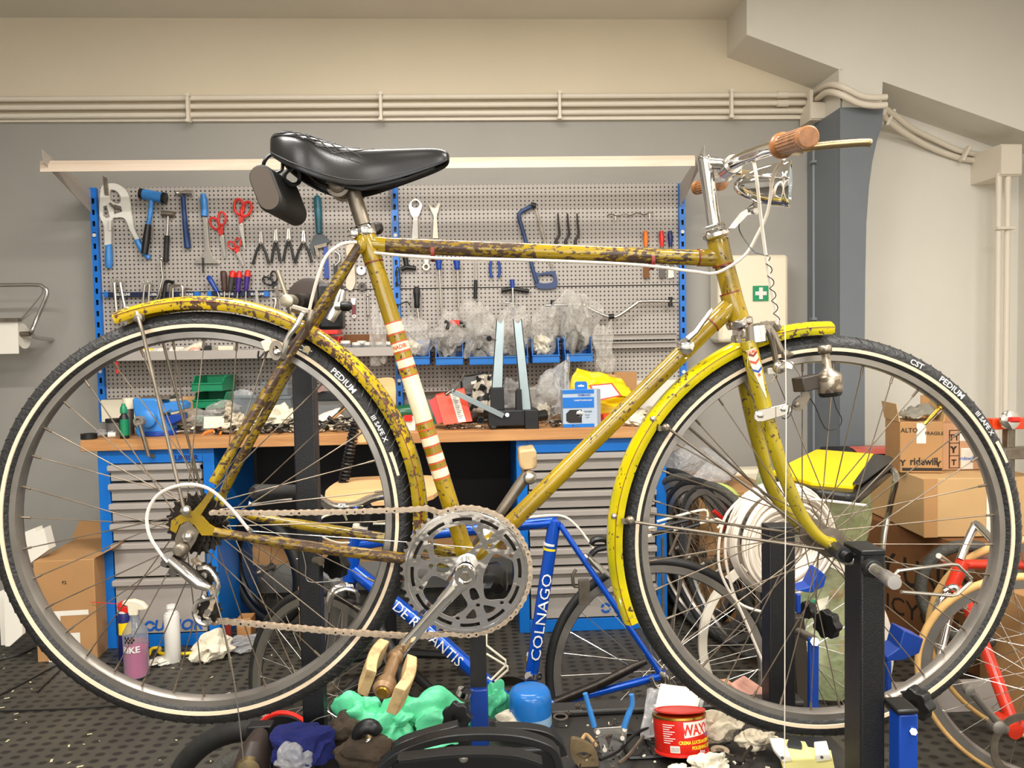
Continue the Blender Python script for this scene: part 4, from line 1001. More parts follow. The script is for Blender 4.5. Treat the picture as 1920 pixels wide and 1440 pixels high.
# derailleur run up to the freewheel
tail = [BP(396, 1166, -.07), BP(386, 1155, -.072), BP(400, 1135, -.072), BP(402, 1112, -.070), BP(390, 1095, -.068), BP(378, 1078, -.066), BP(378, 1062, -.062), BP(358, 1045, -.056)]
path = chpts + tail
seg = [0]
for i in range(1, len(path)): seg.append(seg[-1] + (path[i] - path[i - 1]).length)
def at(s_):
 for i in range(1, len(path)):
  if seg[i] >= s_: f_ = (s_ - seg[i - 1]) / max(1e-9, seg[i] - seg[i - 1]); return path[i - 1].lerp(path[i], f_)
 return path[-1]
ch = MB(); ch.tube([at(i * .0127) for i in range(int(seg[-1] / .0127))], .0014, 5); chain = ch.build('chain', 'chain', bike)
protos = []
for kind in (0, 1):
 m = MB(); o2 = .0034 if kind == 0 else .0046
 for sg in (-1, 1):
  out = []
  for i in range(8): a = math.pi / 2 + math.pi * i / 7; out.append((-.00635 + .0043 * math.cos(a), .0043 * math.sin(a)))
  out.append((0, -.0030))
  for i in range(8): a = -math.pi / 2 + math.pi * i / 7; out.append((.00635 + .0043 * math.cos(a), .0043 * math.sin(a)))
  out.append((0, .0030))
  m.prism([V((x, sg * o2 - .0005, y)) for x, y in out], (0, .001, 0))
 for x in (-.00635, .00635): m.cyl((x, -.0056, 0), (x, .0056, 0), .0018 if kind else .0034, 8)
 me = bpy.data.meshes.new('chain_link'); me.from_pydata([tuple(v) for v in m.v], [], m.f); me.materials.append(M['chain']); protos.append(me)
nl = int(seg[-1] / .0127)
for i in range(nl):
 a, b = at(i * .0127), at((i + 1) * .0127); x_ = (b - a).normalized(); z_ = x_.cross(EW).normalized() * -1; y_ = z_.cross(x_)
 o = bpy.data.objects.new('chain_link', protos[i % 2]); COL.objects.link(o); o.parent = chain
 c_ = (a + b) / 2 - bike.location
 o.matrix_local = Matrix(((x_.x, y_.x, z_.x, c_.x), (x_.y, y_.y, z_.y, c_.y), (x_.z, y_.z, z_.z, c_.z), (0, 0, 0, 1)))

# ---- cables
def cable(pts, r, mt, k=6, name='cable'):
 m = MB(); m.tube(spline([BP(*p) for p in pts], k), r, 8); return m.build(name, mt, bike)
cable([(466, 993, -.075), (430, 950, -.085), (390, 916, -.095), (345, 909, -.10), (300, 925, -.10), (277, 960, -.10), (280, 1003, -.10), (304, 1042, -.095)], .0026, 'white_cable', name='gear_cable_sleeve')
m = MB(); m.tube([BP(305, 1043, -.095), BP(314, 1054, -.095)], .0035, 8); m.tube([BP(464, 990, -.075), BP(472, 997, -.07)], .0036, 8); m.build('cable_ferrule', 'steel', bike)
cable([(470, 996, -.07), (600, 1005, -.055), (760, 1016, -.03), (888, 1027, -.02)], .0008, 'steel', name='gear_wire')
cable([(668, 454, -.03), (640, 458, -.045), (612, 480, -.05), (596, 520, -.045), (585, 560, -.035), (580, 582, -.03)], .0026, 'white_cable', name='rear_brake_sleeve')
cable([(700, 474, -.012), (820, 484, -.016), (1000, 488, -.016), (1150, 494, -.016), (1230, 500, -.016), (1300, 509, -.018), (1345, 511, -.02), (1395, 480, -.03), (1420, 440, -.04), (1440, 395, -.06), (1450, 330, -.10), (1470, 298, -.17)], .0026, 'white_cable', name='top_tube_cable_sleeve')
cable([(1410, 288, -.09), (1418, 330, -.10), (1428, 420, -.07), (1442, 520, -.045), (1455, 585, -.03), (1457, 608, -.025)], .0028, 'white_cable', name='front_brake_sleeve')
cable([(1472, 610, -.08), (1474, 800, -.08), (1472, 1100, -.08), (1471, 1480, -.08)], .0009, 'white_cable', name='hanging_wire')
cable([(398, 1100, -.09), (425, 1200, -.09), (445, 1320, -.09), (462, 1480, -.09)], .0010, 'steel', name='hanging_wire')
cable([(1418, 378, -.02), (1398, 395, -.02), (1386, 420, -.02), (1390, 440, -.02), (1412, 470, -.04), (1425, 476, -.05), (1441, 480, -.06)], .0009, 'black', name='lamp_wire')
hel = []
for i in range(60):
 t_ = i / 59; y = 482 + t_ * 118; x = 1439 + t_ * 18; a = t_ * 5 * 2 * math.pi; hel.append((x + 5 * math.cos(a), y + 2 * math.sin(a), -.050 + .007 * math.sin(a)))
cable(hel, .0008, 'black', k=1, name='coiled_lamp_wire')
for x, y in ((812, 482), (1222, 497)):
 m = MB(); m.lathe(BP(x, y - 8), EU, [(-.003, .0150), (.003, .0150)], 18); m.build('cable_clip', 'crimson', bike)
# down tube shifter
m = MB(); m.lathe(BP(1289, 650, -.030), EW, [(0, .003), (.001, .009), (.004, .013), (.012, .014), (.013, .010), (.022, .009)], 26); m.build('shifter_boss', 'chrome', bike)
m = MB(); m.tube(bpp([(1290, 636, -.030), (1306, 622, -.032), (1332, 584, -.036), (1336, 580, -.036)]), [.0060, .0050, .0032, .0028], 10); m.build('shift_lever', 'chrome', bike)
m = MB(); m.tube(bpp([(1284, 668, -.01), (1278, 678, .0)]), .005, 8); m.build('shifter_band', 'chrome_worn', bike)
# front brake caliper
m = MB(); m.tube(spline(bpp([(1420, 612, -.020), (1440, 618, -.030), (1450, 650, -.030), (1455, 680, -.028)]), 4), [.006, .0055, .005, .0045], 8)
m.build('brake_arm', 'dull_steel', bike)
m = MB(); m.tube(spline(bpp([(1436, 605, -.010), (1452, 625, -.040), (1460, 645, -.045), (1468, 662, -.045)]), 4), .0042, 8); m.build('brake_arm', 'dull_steel', bike)
m = MB(); m.tube(bpp([(1425, 612, -.01), (1462, 610, -.02)]), .008, 10); m.tube(bpp([(1452, 606, -.02), (1460, 618, -.02)]), .007, 8); m.build('caliper_bridge', 'dull_steel', bike)
m = MB(); m.lathe(BP(1465, 688, -.05), EW, [(0, .003), (.001, .0065), (.006, .0110), (.010, .0115)], 18); m.build('pad_bolt', 'steel', bike)
m = MB(); m.box(BP(1474, 684, -.028), (.020, .010, .013), Matrix.Rotation(rad(12), 3, 'Y')); m.box(BP(1446, 696, -.028), (.014, .008, .011)); m.build('brake_pad', 'white_plastic', bike, bevel=.0015)
m = MB(); m.lathe(BP(1474, 665, -.05), EU, [(-.006, .006), (.0, .0085), (.008, .004), (.012, .002)], 12); m.build('cable_anchor', 'dull_steel', bike)
cable([(1470, 683, -.055), (1458, 690, -.06), (1456, 700, -.06), (1468, 680, -.06), (1485, 682, -.06), (1512, 725, -.06)], .0008, 'dull_steel', name='loose_wire_end')
cable([(1405, 652, -.05), (1402, 690, -.05), (1420, 718, -.05), (1445, 718, -.05), (1460, 690, -.05)], .0007, 'lever', name='loose_wire_end')
# rear brake caliper
m = MB(); m.tube(spline(bpp([(572, 588, -.03), (566, 590, -.04), (555, 612, -.045), (540, 632, -.045), (534, 655, -.045), (530, 672, -.042)]), 4), .0045, 8); m.build('brake_arm', 'steel', bike)
m = MB(); m.tube(spline(bpp([(584, 584, -.035), (580, 600, -.04), (575, 620, -.03)]), 4), .0045, 8); m.tube(bpp([(548, 578, -.03), (590, 590, -.03)]), .0065, 8); m.build('brake_arm', 'dull_steel', bike)
m = MB(); m.plate([circ(.0105, 24), circ(.005, 12)], lambda x, y, t_: BP(517, 657, -.046) + EU * x + EZ * y * 1.5 + EW * t_, .003); m.build('pad_holder', 'dull_steel', bike, smooth=0)
m = MB(); m.lathe(BP(517, 660, -.055), EW, [(0, .003), (.004, .006), (.009, .006)], 6); m.build('pad_bolt', 'steel', bike)
m = MB(); m.box(BP(503, 647, -.030), (.016, .012, .018), Matrix.Rotation(rad(-20), 3, 'Y')); m.build('brake_pad', 'cream_band', bike, bevel=.001)
m = MB(); m.box(BP(536, 665, -.030), (.016, .012, .013), Matrix.Rotation(rad(25), 3, 'Y')); m.build('brake_pad', 'white_plastic', bike, bevel=.001)
m = MB(); m.tube(spline(bpp([(500, 655, -.03), (490, 668, -.04), (484, 670, -.04), (485, 658, -.04)]), 4), .0016, 6); m.build('cable_end', 'black', bike)
# mudguard stays
def stay(pts, r=.0026): m = MB(); m.tube([BP(*p) for p in pts], r, 8); return m.build('mudguard_stay', 'dull_steel', bike)
stay([(256, 585, -.03), (268, 625, -.05), (345, 955, -.070)], .0030); stay([(300, 620, .03), (385, 950, .066)], .0024)
m = MB(); m.lathe(BP(257, 596, -.038), EW, [(0, .003), (.002, .0070), (.012, .0075), (.014, .004)], 16); m.build('stay_clamp', 'dull_steel', bike)
m = MB(); m.lathe(BP(237, 577, -.008), EU, [(-.004, .002), (.002, .003), (.004, .003)], 8); m.build('guard_screw', 'steel', bike)
stay([(1253, 803, -.035), (1550, 1022, -.055)], .0024); stay([(1290, 800, .03), (1520, 1000, .055)], .0024)
stay([(1190, 979, -.035), (1545, 1030, -.056)], .0026); stay([(1212, 962, .03), (1540, 1006, .055)], .0024)
for x, y in ((1251, 803), (1183, 977)):
 m = MB(); m.lathe(BP(x, y, -.045), EW, [(0, .003), (.003, .0065), (.010, .0070), (.014, .005)], 14); m.box(BP(x - 8, y, -.030), (.016, .008, .008)); m.build('stay_clamp', 'dull_steel', bike)
for x, y in ((1225, 786), (1152, 969)):
 m = MB(); m.lathe(BP(x, y, -.030), EW, [(0, .002), (.002, .0045), (.005, .005)], 12); m.build('guard_rivet', 'steel', bike)
# front axle
m = MB(); m.cyl(BP(1563, 1028, -.075), FH + EW * .07, .0045, 10); m.build('front_axle', 'steel', bike)
m = MB(); m.prism([BP(x, y, -.058) for x, y in [(1545, 1004), (1566, 1010), (1575, 1026), (1566, 1036), (1552, 1028)]], EW * .004); m.build('fork_tip', 'fender', bike, smooth=0)
m = MB(); m.cyl(BP(1583, 1041, -.11), BP(1568, 1030, -.065), .0125, 16); m.cyl(BP(1592, 1046, -.12), BP(1583, 1041, -.11), .009, 14); m.build('axle_clamp_cap', 'black', bike)
# dynamo
dy = BP(1556, 730, -.055); dyax = BP(1546, 650, -.055) - dy; dl_ = dyax.length
m = MB(); m.lathe(dy, dyax, [(-.008, .017), (-.006, .0185), (0, .0198), (.020, .0212), (.024, .0195), (.031, .0095), (.035, .0072), (.058, .0066), (.060, .0100), (.0615, .0108), (.070, .0108), (.072, .0095)], 30); dn_ = m.build('dynamo', mat('satin_dynamo', (170, 158, 142), .32, .8, col2=(120, 108, 92), lo=.5, hi=.56, scale=60), bike, smooth=40)
m = MB(); m.lathe(dy, dyax, [(-.012, .008), (-.011, .0165), (-.007, .0185), (-.004, .0190)], 26); m.build('base_ring', 'black', dn_)
m = MB(); m.box(BP(1514, 718, -.055), (.040, .026, .023), Matrix.Rotation(rad(-9), 3, 'Y') @ Matrix.Rotation(rad(18), 3, 'Z')); m.build('hinge_block', mat('dark_brown_block', (52, 44, 36), .45), dn_, bevel=.0015)
m = MB(); m.prism([BP(x, y, -.052) for x, y in [(1494, 748), (1486, 763), (1492, 770), (1502, 770), (1513, 758), (1519, 745), (1517, 735), (1502, 736), (1504, 744)]], EW * .003); m.lathe(BP(1497, 759, -.060), EW, [(0, .002), (.001, .0045), (.006, .005)], 6); m.build('hinge_plate', 'dull_steel', dn_)
m = MB(); y0 = -.058; m.prism([BP(x, y, y0) for x, y in [(1414, 778), (1418, 771), (1426, 768), (1474, 757), (1482, 760), (1484, 770), (1478, 777), (1430, 791), (1420, 791), (1414, 786)]], EW * .003); m.build('clamp_plate', 'chrome', dn_, bevel=.001)
for x, y in ((1428, 779), (1472, 767)):
 m = MB(); m.lathe(BP(x, y, -.064), EW, [(0, .002), (.001, .0050), (.006, .0055)], 6); m.build('clamp_bolt', 'steel', dn_)
m = MB(); m.prism([BP(x, y, -.020) for x, y in [(1440, 772), (1485, 760), (1486, 770), (1442, 782)]], EW * .003); m.build('clamp_plate', 'dull_steel', dn_)
cable([(1562, 742, -.05), (1568, 765, -.05), (1578, 785, -.05), (1573, 800, -.05), (1552, 806, -.05), (1540, 790, -.05), (1530, 765, -.05), (1519, 747, -.05)], .0009, 'black', name='dynamo_wire')
cable([(1500, 742, -.062), (1488, 752, -.064), (1483, 775, -.064), (1474, 785, -.064), (1466, 783, -.064)], .0009, 'black', name='dynamo_wire')
# ================================================================== TOOLS ON THE PANELS
TY = PY - .02                      # plane in which the flat tools hang
def hook(x, y, par=None):
 return None
class TL:
 """one hanging tool: shapes given by their bearing, laid flat in front of the panel"""
 def __init__(s, name, label, cat, x, y, group=None, Y=None):
  s.Y = Y or TY; s.t = thing(name, label, cat, P(x, y, s.Y), group)
  if s.Y > 3.65: m = MB(); c_ = P(x, y, s.Y + .002); m.cyl(c_, (c_.x, PY + .001, c_.z), .002, 6); m.build('peg', 'dull_steel', s.t)
 def poly(s, name, px, mt, th=.006, dY=0, bevel=.0008):
  m = MB(); m.poly(px, s.Y + dY, th); m.build(name, mt, s.t, smooth=0, bevel=bevel); return s
 def plate(s, name, loops, mt, th=.006, dY=0):
  m = MB(); m.pplate(loops, s.Y + dY, th); m.build(name, mt, s.t, smooth=0); return s
 def tube(s, name, px, r, mt, k=1, dY=0, n=10):
  m = MB(); m.ptube(px, s.Y + dY, r, n, k); m.build(name, mt, s.t); return s
 def ball(s, name, x, y, r, mt, dY=0, sq=1):
  m = MB(); q = r * s.Y / F; m.blob(P(x, y, s.Y + dY), (q, q * .8, q * sq), 0, 0, 2); m.build(name, mt, s.t); return s
def smooth2(px, k=4): 
 ps = spline([V((x, y, 0)) for x, y in px], k, True); return [(p.x, p.y) for p in ps]
# white crown-press frame tool
t = TL('press_tool', 'large white cast pressing tool with two blue handles at the panel edge', 'press tool', 215, 430)
outer = smooth2([(187, 375), (190, 350), (203, 344), (220, 345), (236, 357), (243, 375), (246, 398), (252, 430), (262, 450), (256, 452), (243, 430), (234, 410), (218, 408), (209, 415), (207, 470), (197, 470), (195, 425), (187, 405)], 3)
h1 = smooth2([(206, 357), (216, 357), (225, 366), (226, 378), (219, 382), (206, 374)], 3)
h2 = [(193, 387), (200, 385), (206, 407), (200, 409), (193, 405)]
h3 = [(213, 383), (227, 387), (229, 397), (213, 402)]
t.plate('cast_frame', [outer, h1, h2, h3], 'white_plastic', .012)
t.poly('jaw', [(192, 329), (199, 333), (202, 350), (203, 366), (196, 365)], 'dull_steel', .01, -.008)
t.tube('screw', [(206, 381), (215, 390), (226, 393)], 2.2, 'dull_steel', 1, -.006)
t.tube('link_bar', [(206, 413), (206, 432)], 2.5, 'white_plastic', 1, -.008)
t.tube('handle', [(203, 460), (204, 463), (204, 480), (204, 496), (204, 503)], [6.5, 5.5, 6.5, 6.5, 4], 'light_blue')
t.tube('handle', [(257, 450), (259, 455), (268, 470), (280, 485)], [6, 5, 6, 4], 'light_blue')
# blue mallet
t = TL('mallet', 'blue dead-blow mallet with black end faces and black rubber grip', 'mallet', 280, 400, Y=TY - .02)
t.tube('head', [(269, 364), (305, 371)], 9.5, 'light_blue', n=20)
t.tube('end_face', [(262.5, 363), (269, 364)], 9.8, 'black', n=20); t.tube('end_face', [(305, 371), (311, 372)], 10.5, 'black', n=20)
t.tube('handle', [(284, 372), (282, 400), (278, 421)], 4.2, 'light_blue'); t.tube('grip', [(278, 421), (275, 445), (271, 476)], [5.5, 6.5, 6], 'black')
# small steel hammer
t = TL('small_hammer', 'small steel faced hammer with chrome shaft and black ribbed grip', 'hammer', 313, 440)
t.tube('head', [(303, 400), (327, 402)], 5, 'dull_steel', n=14); t.tube('shaft', [(315, 403), (313, 443)], 2.2, 'chrome'); t.tube('grip', [(313, 442), (311, 491)], 4.6, 'rubber')
# ball pein hammer
t = TL('ball_pein_hammer', 'ball pein hammer with steel head and dark blue fibreglass handle', 'hammer', 346, 400)
t.tube('head', [(333, 362), (340, 361), (348, 361), (352, 361), (361, 362)], [4.5, 3, 5, 5, 5], 'chrome_worn', n=16); t.ball('ball_face', 332, 362, 4.2, 'chrome_worn')
t.tube('handle', [(343, 368), (345, 395), (348, 430), (352, 465)], [4.5, 4, 5, 6], mat('navy_fibreglass', (20, 54, 108), .5))
# frame gauge tool
t = TL('alignment_tool', 'flat steel alignment tool with a blue handle and wide foot', 'alignment tool', 386, 440)
t.tube('handle', [(381, 363), (382, 375), (384, 395), (383, 405)], [4, 6.5, 6, 6.5], 'light_blue')
t.poly('blade', [(380, 407), (388, 407), (392, 465), (398, 480), (410, 490), (413, 494), (365, 494), (366, 489), (378, 482), (385, 468)], 'steel', .005)
t.tube('set_screw', [(380, 483), (381, 512)], 1.6, 'black', dY=-.006)
# scissors
def scissors(pts, label, s_, mt='red', blade='steel'):
 (ax_, ay), (bx, by), (px_, py_), (tx, ty) = pts
 t = TL('scissors', label, 'scissors', px_, py_, 'scissors hanging on the panel')
 for (hx, hy, q) in ((ax_, ay, 0), (bx, by, 1)):
  d = math.atan2(py_ - hy, px_ - hx); a, b = 11.5 * s_, 7 * s_
  lp = [(hx + a * math.cos(u) * math.cos(d) - b * math.sin(u) * math.sin(d), hy + a * math.cos(u) * math.sin(d) + b * math.sin(u) * math.cos(d)) for u in [2 * math.pi * i / 18 for i in range(18)]]
  t.tube('finger_loop', [(x, y) for x, y in lp] + [lp[0], lp[1]], 1.9 * s_, mt, dY=-.003 * q)
  t.poly('shank', [(hx + a * math.cos(d) - 2, hy + a * math.sin(d)), (hx + a * math.cos(d) + 2.5, hy + a * math.sin(d) - 1), (px_ + 3, py_ - 2), (px_ - 3, py_ + 4)], mt, .006, -.003 * q, 0)
 for q in (0, 1):
  o = 1.6 * (1 if q else -1); t.poly('blade', [(px_ - 3 + o, py_), (px_ + 3 + o, py_), (tx + o * .4 + .8, ty), (tx + o * .4 - .6, ty)], blade, .002, -.002 * q, 0)
 m = MB(); c_ = P(px_, py_ + 3, t.Y - .008); m.cyl(c_, c_ + V((0, .006, 0)), .004, 10); m.build('pivot', 'steel', t.t)
scissors([(402, 419), (416, 410), (415, 440), (422, 484)], 'medium red handled scissors hanging between the alignment tool and the largest pair', 1.05)
scissors([(448, 388), (462, 392), (451, 418), (459, 467)], 'largest red handled scissors hanging highest on the panel', 1.25)
scissors([(434, 460), (446, 455), (445, 472), (457, 498)], 'smallest red handled scissors hanging below the two bigger pairs', .75)
scissors([(502, 527), (514, 519), (516, 536), (524, 560)], 'black handled snips partly behind the stand disc', .9, 'black', 'dull_steel')
# circlip pliers
for i, (x, y, dx) in enumerate(((489, 434, 15), (517, 430, 8), (541, 428, 10), (569, 432, 16))):
 t = TL('circlip_pliers', ['circlip pliers with splayed black handles, leftmost of four', 'circlip pliers with narrow black handles, second from left', 'circlip pliers with closed black handles, third from left', 'circlip pliers with widest black handles, nearest the big adjustable wrench'][i], 'pliers', x, y + 30, 'circlip pliers on the panel')
 t.poly('jaw', [(x - 4, y + 22), (x - 3, y + 10), (x - 2, y), (x - .5, y), (x - .5, y + 22)], 'steel', .005, 0, 0); t.poly('jaw', [(x + 4, y + 22), (x + 3, y + 10), (x + 2, y), (x + .5, y), (x + .5, y + 22)], 'steel', .005, 0, 0)
 t.tube('handle', [(x - 1, y + 22), (x - dx * .55, y + 38), (x - dx, y + 62)], [2, 2.4, 2.4], 'black', 3); t.tube('handle', [(x + 1, y + 22), (x + dx * .55, y + 38), (x + dx, y + 60)], [2, 2.4, 2.4], 'black', 3)
 m = MB(); c_ = P(x, y + 22, t.Y - .005); m.cyl(c_, c_ + V((0, .008, 0)), .007, 12); m.build('pivot', 'dull_steel', t.t)
# adjustable wrench
t = TL('adjustable_wrench', 'big adjustable wrench with long teal handle and open dark jaw', 'wrench', 598, 420)
t.tube('handle', [(594, 367), (595, 372), (597, 400), (598, 438)], [4, 7, 7, 5.5], 'teal')
t.poly('head', [(590, 440), (606, 439), (621, 454), (612, 456), (588, 461), (590, 480), (584, 474), (580, 460)], mat('wrench_grey', (70, 74, 76), .4, .5), .01)
t.poly('moving_jaw', [(588, 461), (612, 455), (613, 462), (596, 466), (600, 482), (595, 484)], 'dull_steel', .008, -.004)
# blue blade + hook spanners behind frame
TL('blue_brush', 'short blue plastic tool handle hanging under the adjustable wrench', 'tool', 610, 500).poly('handle', [(607, 460), (614, 460), (617, 522), (608, 522)], 'blue_paint')
t = TL('hook_spanner', 'hook spanner with steel curved head and black handle beside the seat stay', 'wrench', 628, 500)
t.tube('hook', [(628, 472), (636, 478), (636, 490), (628, 498)], 2.4, 'steel', 4); t.poly('handle', [(625, 495), (633, 495), (632, 532), (626, 532)], 'black')
t = TL('wooden_brush', 'pale wooden paddle handle hanging behind the seat stay', 'brush', 655, 480); t.poly('handle', smooth2([(649, 462), (668, 462), (665, 500), (666, 530), (658, 545), (648, 535), (653, 505)], 3), 'pale_wood', .012)
t = TL('chain_whip', 'steel ringed lockring tool hanging behind the seat tube', 'tool', 678, 500); t.plate('ring_head', [circ(8.5, 24, 677, 507), circ(2.5, 10, 678, 503)], 'steel', .012)
t = TL('socket_ring', 'small grey toothed ring hanging on the panel seam', 'ring', 679, 537); t.plate('ring', [circ(8, 20, 679, 537), circ(3, 12, 679, 537)], 'mesh_grey', .012)
# tools in the two blue racks (left)
def rack(x0, x1, y, label, n):
 t = TL('tool_rack', label, 'tool rack', (x0 + x1) / 2, y + 8, 'navy tool racks', Y=PY - .03)
 t.poly('bar', [(x0, y - 6), (x1, y - 7.5), (x1, y + 1.5), (x0, y + 3)], mat('rack_navy', (12, 24, 60), .4), .03)
 for xx in (x0, x1 - 8): t.poly('end_bracket', [(xx, y - 7), (xx + 8, y - 7), (xx + 8, y + 3), (xx, y + 3)], 'blue_enamel', .034, -.004)
 for k in range(n):
  xc = x0 + 25 + k * (x1 - x0) / n; c_ = P(xc + 12, y - 2, PY - .0315)
  m = MB(); m.text('SILVERLINE', .016, lambda u, v: V((c_.x + u, c_.y, c_.z + v)), .03, 'c', .8); m.build('lettering', 'white_print', t.t, smooth=0)
rack(194, 372, 554, 'navy tool rack with white lettering holding spanners and hex keys', 3)
rack(388, 503, 553, 'navy tool rack with white lettering holding the screwdrivers', 2)
def spanner(x0, y0, x1, y1, r, label, open_end=False):
 t = TL('combination_spanner', label, 'wrench', x0, y1, 'spanners in the rack', Y=PY - .04)
 t.plate('ring_end', [circ(r * 1.9, 16, x1, y1), circ(r * .9, 12, x1, y1)], 'steel', .008)
 t.tube('shaft', [(x0, y0 + 6), (x1, y1 - r * 1.6)], r * .62, 'steel', n=6)
 t.poly('jaw', [(x0 - r * 1.3, y0 - 3), (x0 - r * .4, y0 + 2), (x0 + r * .4, y0 + 2), (x0 + r * 1.3, y0 - 3), (x0 + r * 1.6, y0 + 3), (x0 + r * .7, y0 + 9), (x0 - r * .7, y0 + 9), (x0 - r * 1.6, y0 + 3)], 'steel', .007)
spanner(214, 524, 219, 599, 4, 'longest combination spanner, leftmost in the rack')
spanner(225, 524, 236, 593, 4, 'second long combination spanner from the left in the rack')
spanner(271, 528, 267, 580, 3, 'shorter spanner in the middle of the rack, left one of two')
spanner(280, 528, 278, 580, 3, 'shorter spanner in the middle of the rack, right one of two')
t = TL('long_tweezers', 'long thin steel tool standing tall out of the spanner rack', 'tool', 300, 560, Y=PY - .04); t.tube('shaft', [(301, 484), (305, 520), (296, 556), (288, 566)], 1.5, 'steel'); t.tube('shaft', [(305, 486), (303, 530), (299, 566)], 1.2, 'dull_steel'); t.ball('knob', 302, 485, 4, 'chrome')
def hexkey(pts, r, mt, label): t = TL('hex_key', label, 'hex key', pts[0][0], pts[0][1], 'hex keys in the rack', Y=PY - .045); t.tube('bar', pts, r, mt, 3, n=6)
hexkey([(306, 568), (309, 540), (313, 528), (326, 530)], 3.4, 'black', 'thick black hex key hooked in the spanner rack')
hexkey([(318, 566), (319, 540), (322, 533), (332, 535)], 1.6, 'dull_steel', 'thin grey hex key beside the thick black one')
hexkey([(324, 566), (324, 541), (328, 536), (340, 536), (342, 545), (342, 566)], 2.2, 'steel', 'bright steel bent key at the rack middle')
hexkey([(347, 568), (347, 545), (350, 541), (358, 543)], 1.6, 'dull_steel', 'thin dark key at the right end of the spanner rack')
def driver(x0, y0, x1, y1, x2, y2, r, mt, lab, cap=None, sh=1.3):
 t = TL('screwdriver', lab, 'screwdriver', x1, y2, 'screwdrivers', Y=PY - .045)
 a = (x0, y0); b = (x1, y1); q = lambda f_: (x0 + (x1 - x0) * f_, y0 + (y1 - y0) * f_)
 t.tube('handle', [a, q(.08), q(.35), q(.7), q(.85), b], [r * .6, r, r, r * .75, r * .85, r * .6], mt, n=12)
 if cap: t.tube('handle_cap', [(x0, y0 - .5), q(.08), q(.3)], [r * .5, r * .95, r * 1.04], cap, dY=-.002, n=12)
 t.tube('shaft', [b, (x2, y2)], sh, 'steel', n=8)
driver(390, 518, 408, 548, 416, 570, 5, 'blue_paint', 'leaning blue handled screwdriver, leftmost in the rack')
driver(419, 508, 421, 546, 420, 580, 6, mat('brown_handle', (74, 48, 40), .5), 'screwdriver with brown black handle, first upright one')
driver(437, 508, 431, 547, 427, 580, 6, mat('grey_handle', (60, 54, 50), .5), 'screwdriver with dark grey handle and red top', 'red')
driver(449, 509, 446, 548, 442, 580, 5.5, 'purple', 'screwdriver with violet handle and red top, second from the right', 'red')
driver(465, 507, 461, 546, 461, 580, 5.5, 'purple', 'screwdriver with violet handle and red top, rightmost of the row', 'red')
TL('steel_rule', 'flat steel strip standing in the screwdriver rack', 'ruler', 481, 580, Y=PY - .045).poly('strip', [(478, 544), (483, 544), (486, 580), (480, 580)], 'steel', .002)
t = TL('steel_clamp', 'small pale steel clamp left of the stand disc', 'clamp', 508, 580, Y=PY - .06); t.tube('arm', [(510, 560), (517, 562), (512, 590), (508, 600)], 3.2, 'steel', 3); t.tube('arm', [(518, 560), (520, 580), (516, 600)], 2.4, 'dull_steel', 3)
t = TL('red_opener', 'small maroon handled opener hanging behind the seat stay', 'tool', 662, 580); t.poly('blade', [(658, 559), (667, 559), (666, 572), (659, 572)], 'steel', .003); t.poly('handle', [(659, 571), (667, 571), (666, 590), (660, 590)], mat('maroon', (110, 24, 34), .4)); t.plate('eye', [circ(3.6, 14, 664, 593), circ(1.4, 8, 664, 593)], 'white_plastic', .004)
t = TL('small_spanner', 'small chrome open spanner hanging beside the seat tube', 'wrench', 690, 580); t.tube('shaft', [(689, 556), (690, 590)], 1.6, 'steel'); t.ball('end', 689, 554, 3.6, 'steel'); t.ball('end', 690, 590, 3.2, 'steel')
# right panel
t = TL('ring_wrench', 'flat zinc ring wrench hanging right of the middle upright', 'wrench', 779, 400)
t.plate('head', [smooth2([(767, 383), (779, 372), (791, 382), (789, 394), (783, 407), (774, 407), (768, 394)], 3), circ(7.5, 18, 779, 383)], 'steel', .005); t.poly('shaft', [(775, 405), (783, 405), (784, 447), (772, 447)], 'white_plastic', .005)
t = TL('fork_wrench', 'flat steel forked wrench with a Y shaped tip above the top tube', 'wrench', 815, 400)
t.poly('body', [(802, 381), (812, 390), (816, 390), (822, 380), (826, 382), (819, 405), (822, 447), (811, 447), (813, 405)], mat('warm_steel', (190, 180, 160), .35, .6), .005)
t = TL('freewheel_remover', 'black T shaped remover hanging below the top tube', 'tool', 765, 500); t.tube('stem', [(759, 478), (762, 498)], [5.5, 4.5], 'black'); t.tube('cross_bar', [(752, 505), (762, 501), (780, 503)], [4, 5, 4], 'black')
t = TL('carabiner', 'thin black wire carabiner hanging on the middle upright', 'hook', 747, 520, Y=PY - .045); t.tube('wire', [(743, 503), (747, 502), (751, 530), (748, 535), (744, 528), (743, 503)], 1.2, 'black', 3)
t = TL('ring_spanner', 'flat cream ring spanner below the top tube', 'wrench', 799, 500); t.plate('ring_head', [circ(7, 18, 799, 500), circ(4, 14, 799, 500)], mat('warm_white_metal', (214, 204, 184), .4, .3), .005); t.poly('shaft', [(795, 484), (804, 484), (803, 494), (796, 494)], 'white_plastic', .005)
driver(822, 484, 823, 506, 828, 597, 6.5, 'blue_paint', 'long steel lever with blue handle, left one of two below the top tube', sh=2)
driver(856, 484, 857, 506, 860, 597, 6.5, 'blue_paint', 'long steel lever with blue handle, right one of two below the top tube', sh=2)
t = TL('spoke_wrench', 'short tool with black ribbed grip hanging near the long levers', 'tool', 892, 540); t.tube('shaft', [(892, 489), (893, 526)], 1.5, 'steel'); t.tube('grip', [(892, 525), (891, 560)], 3.4, 'black')
driver(781, 538, 782, 578, 785, 602, 6.5, 'black', 'short screwdriver with black and grey handle left of the long levers', 'rubber', 2.4)
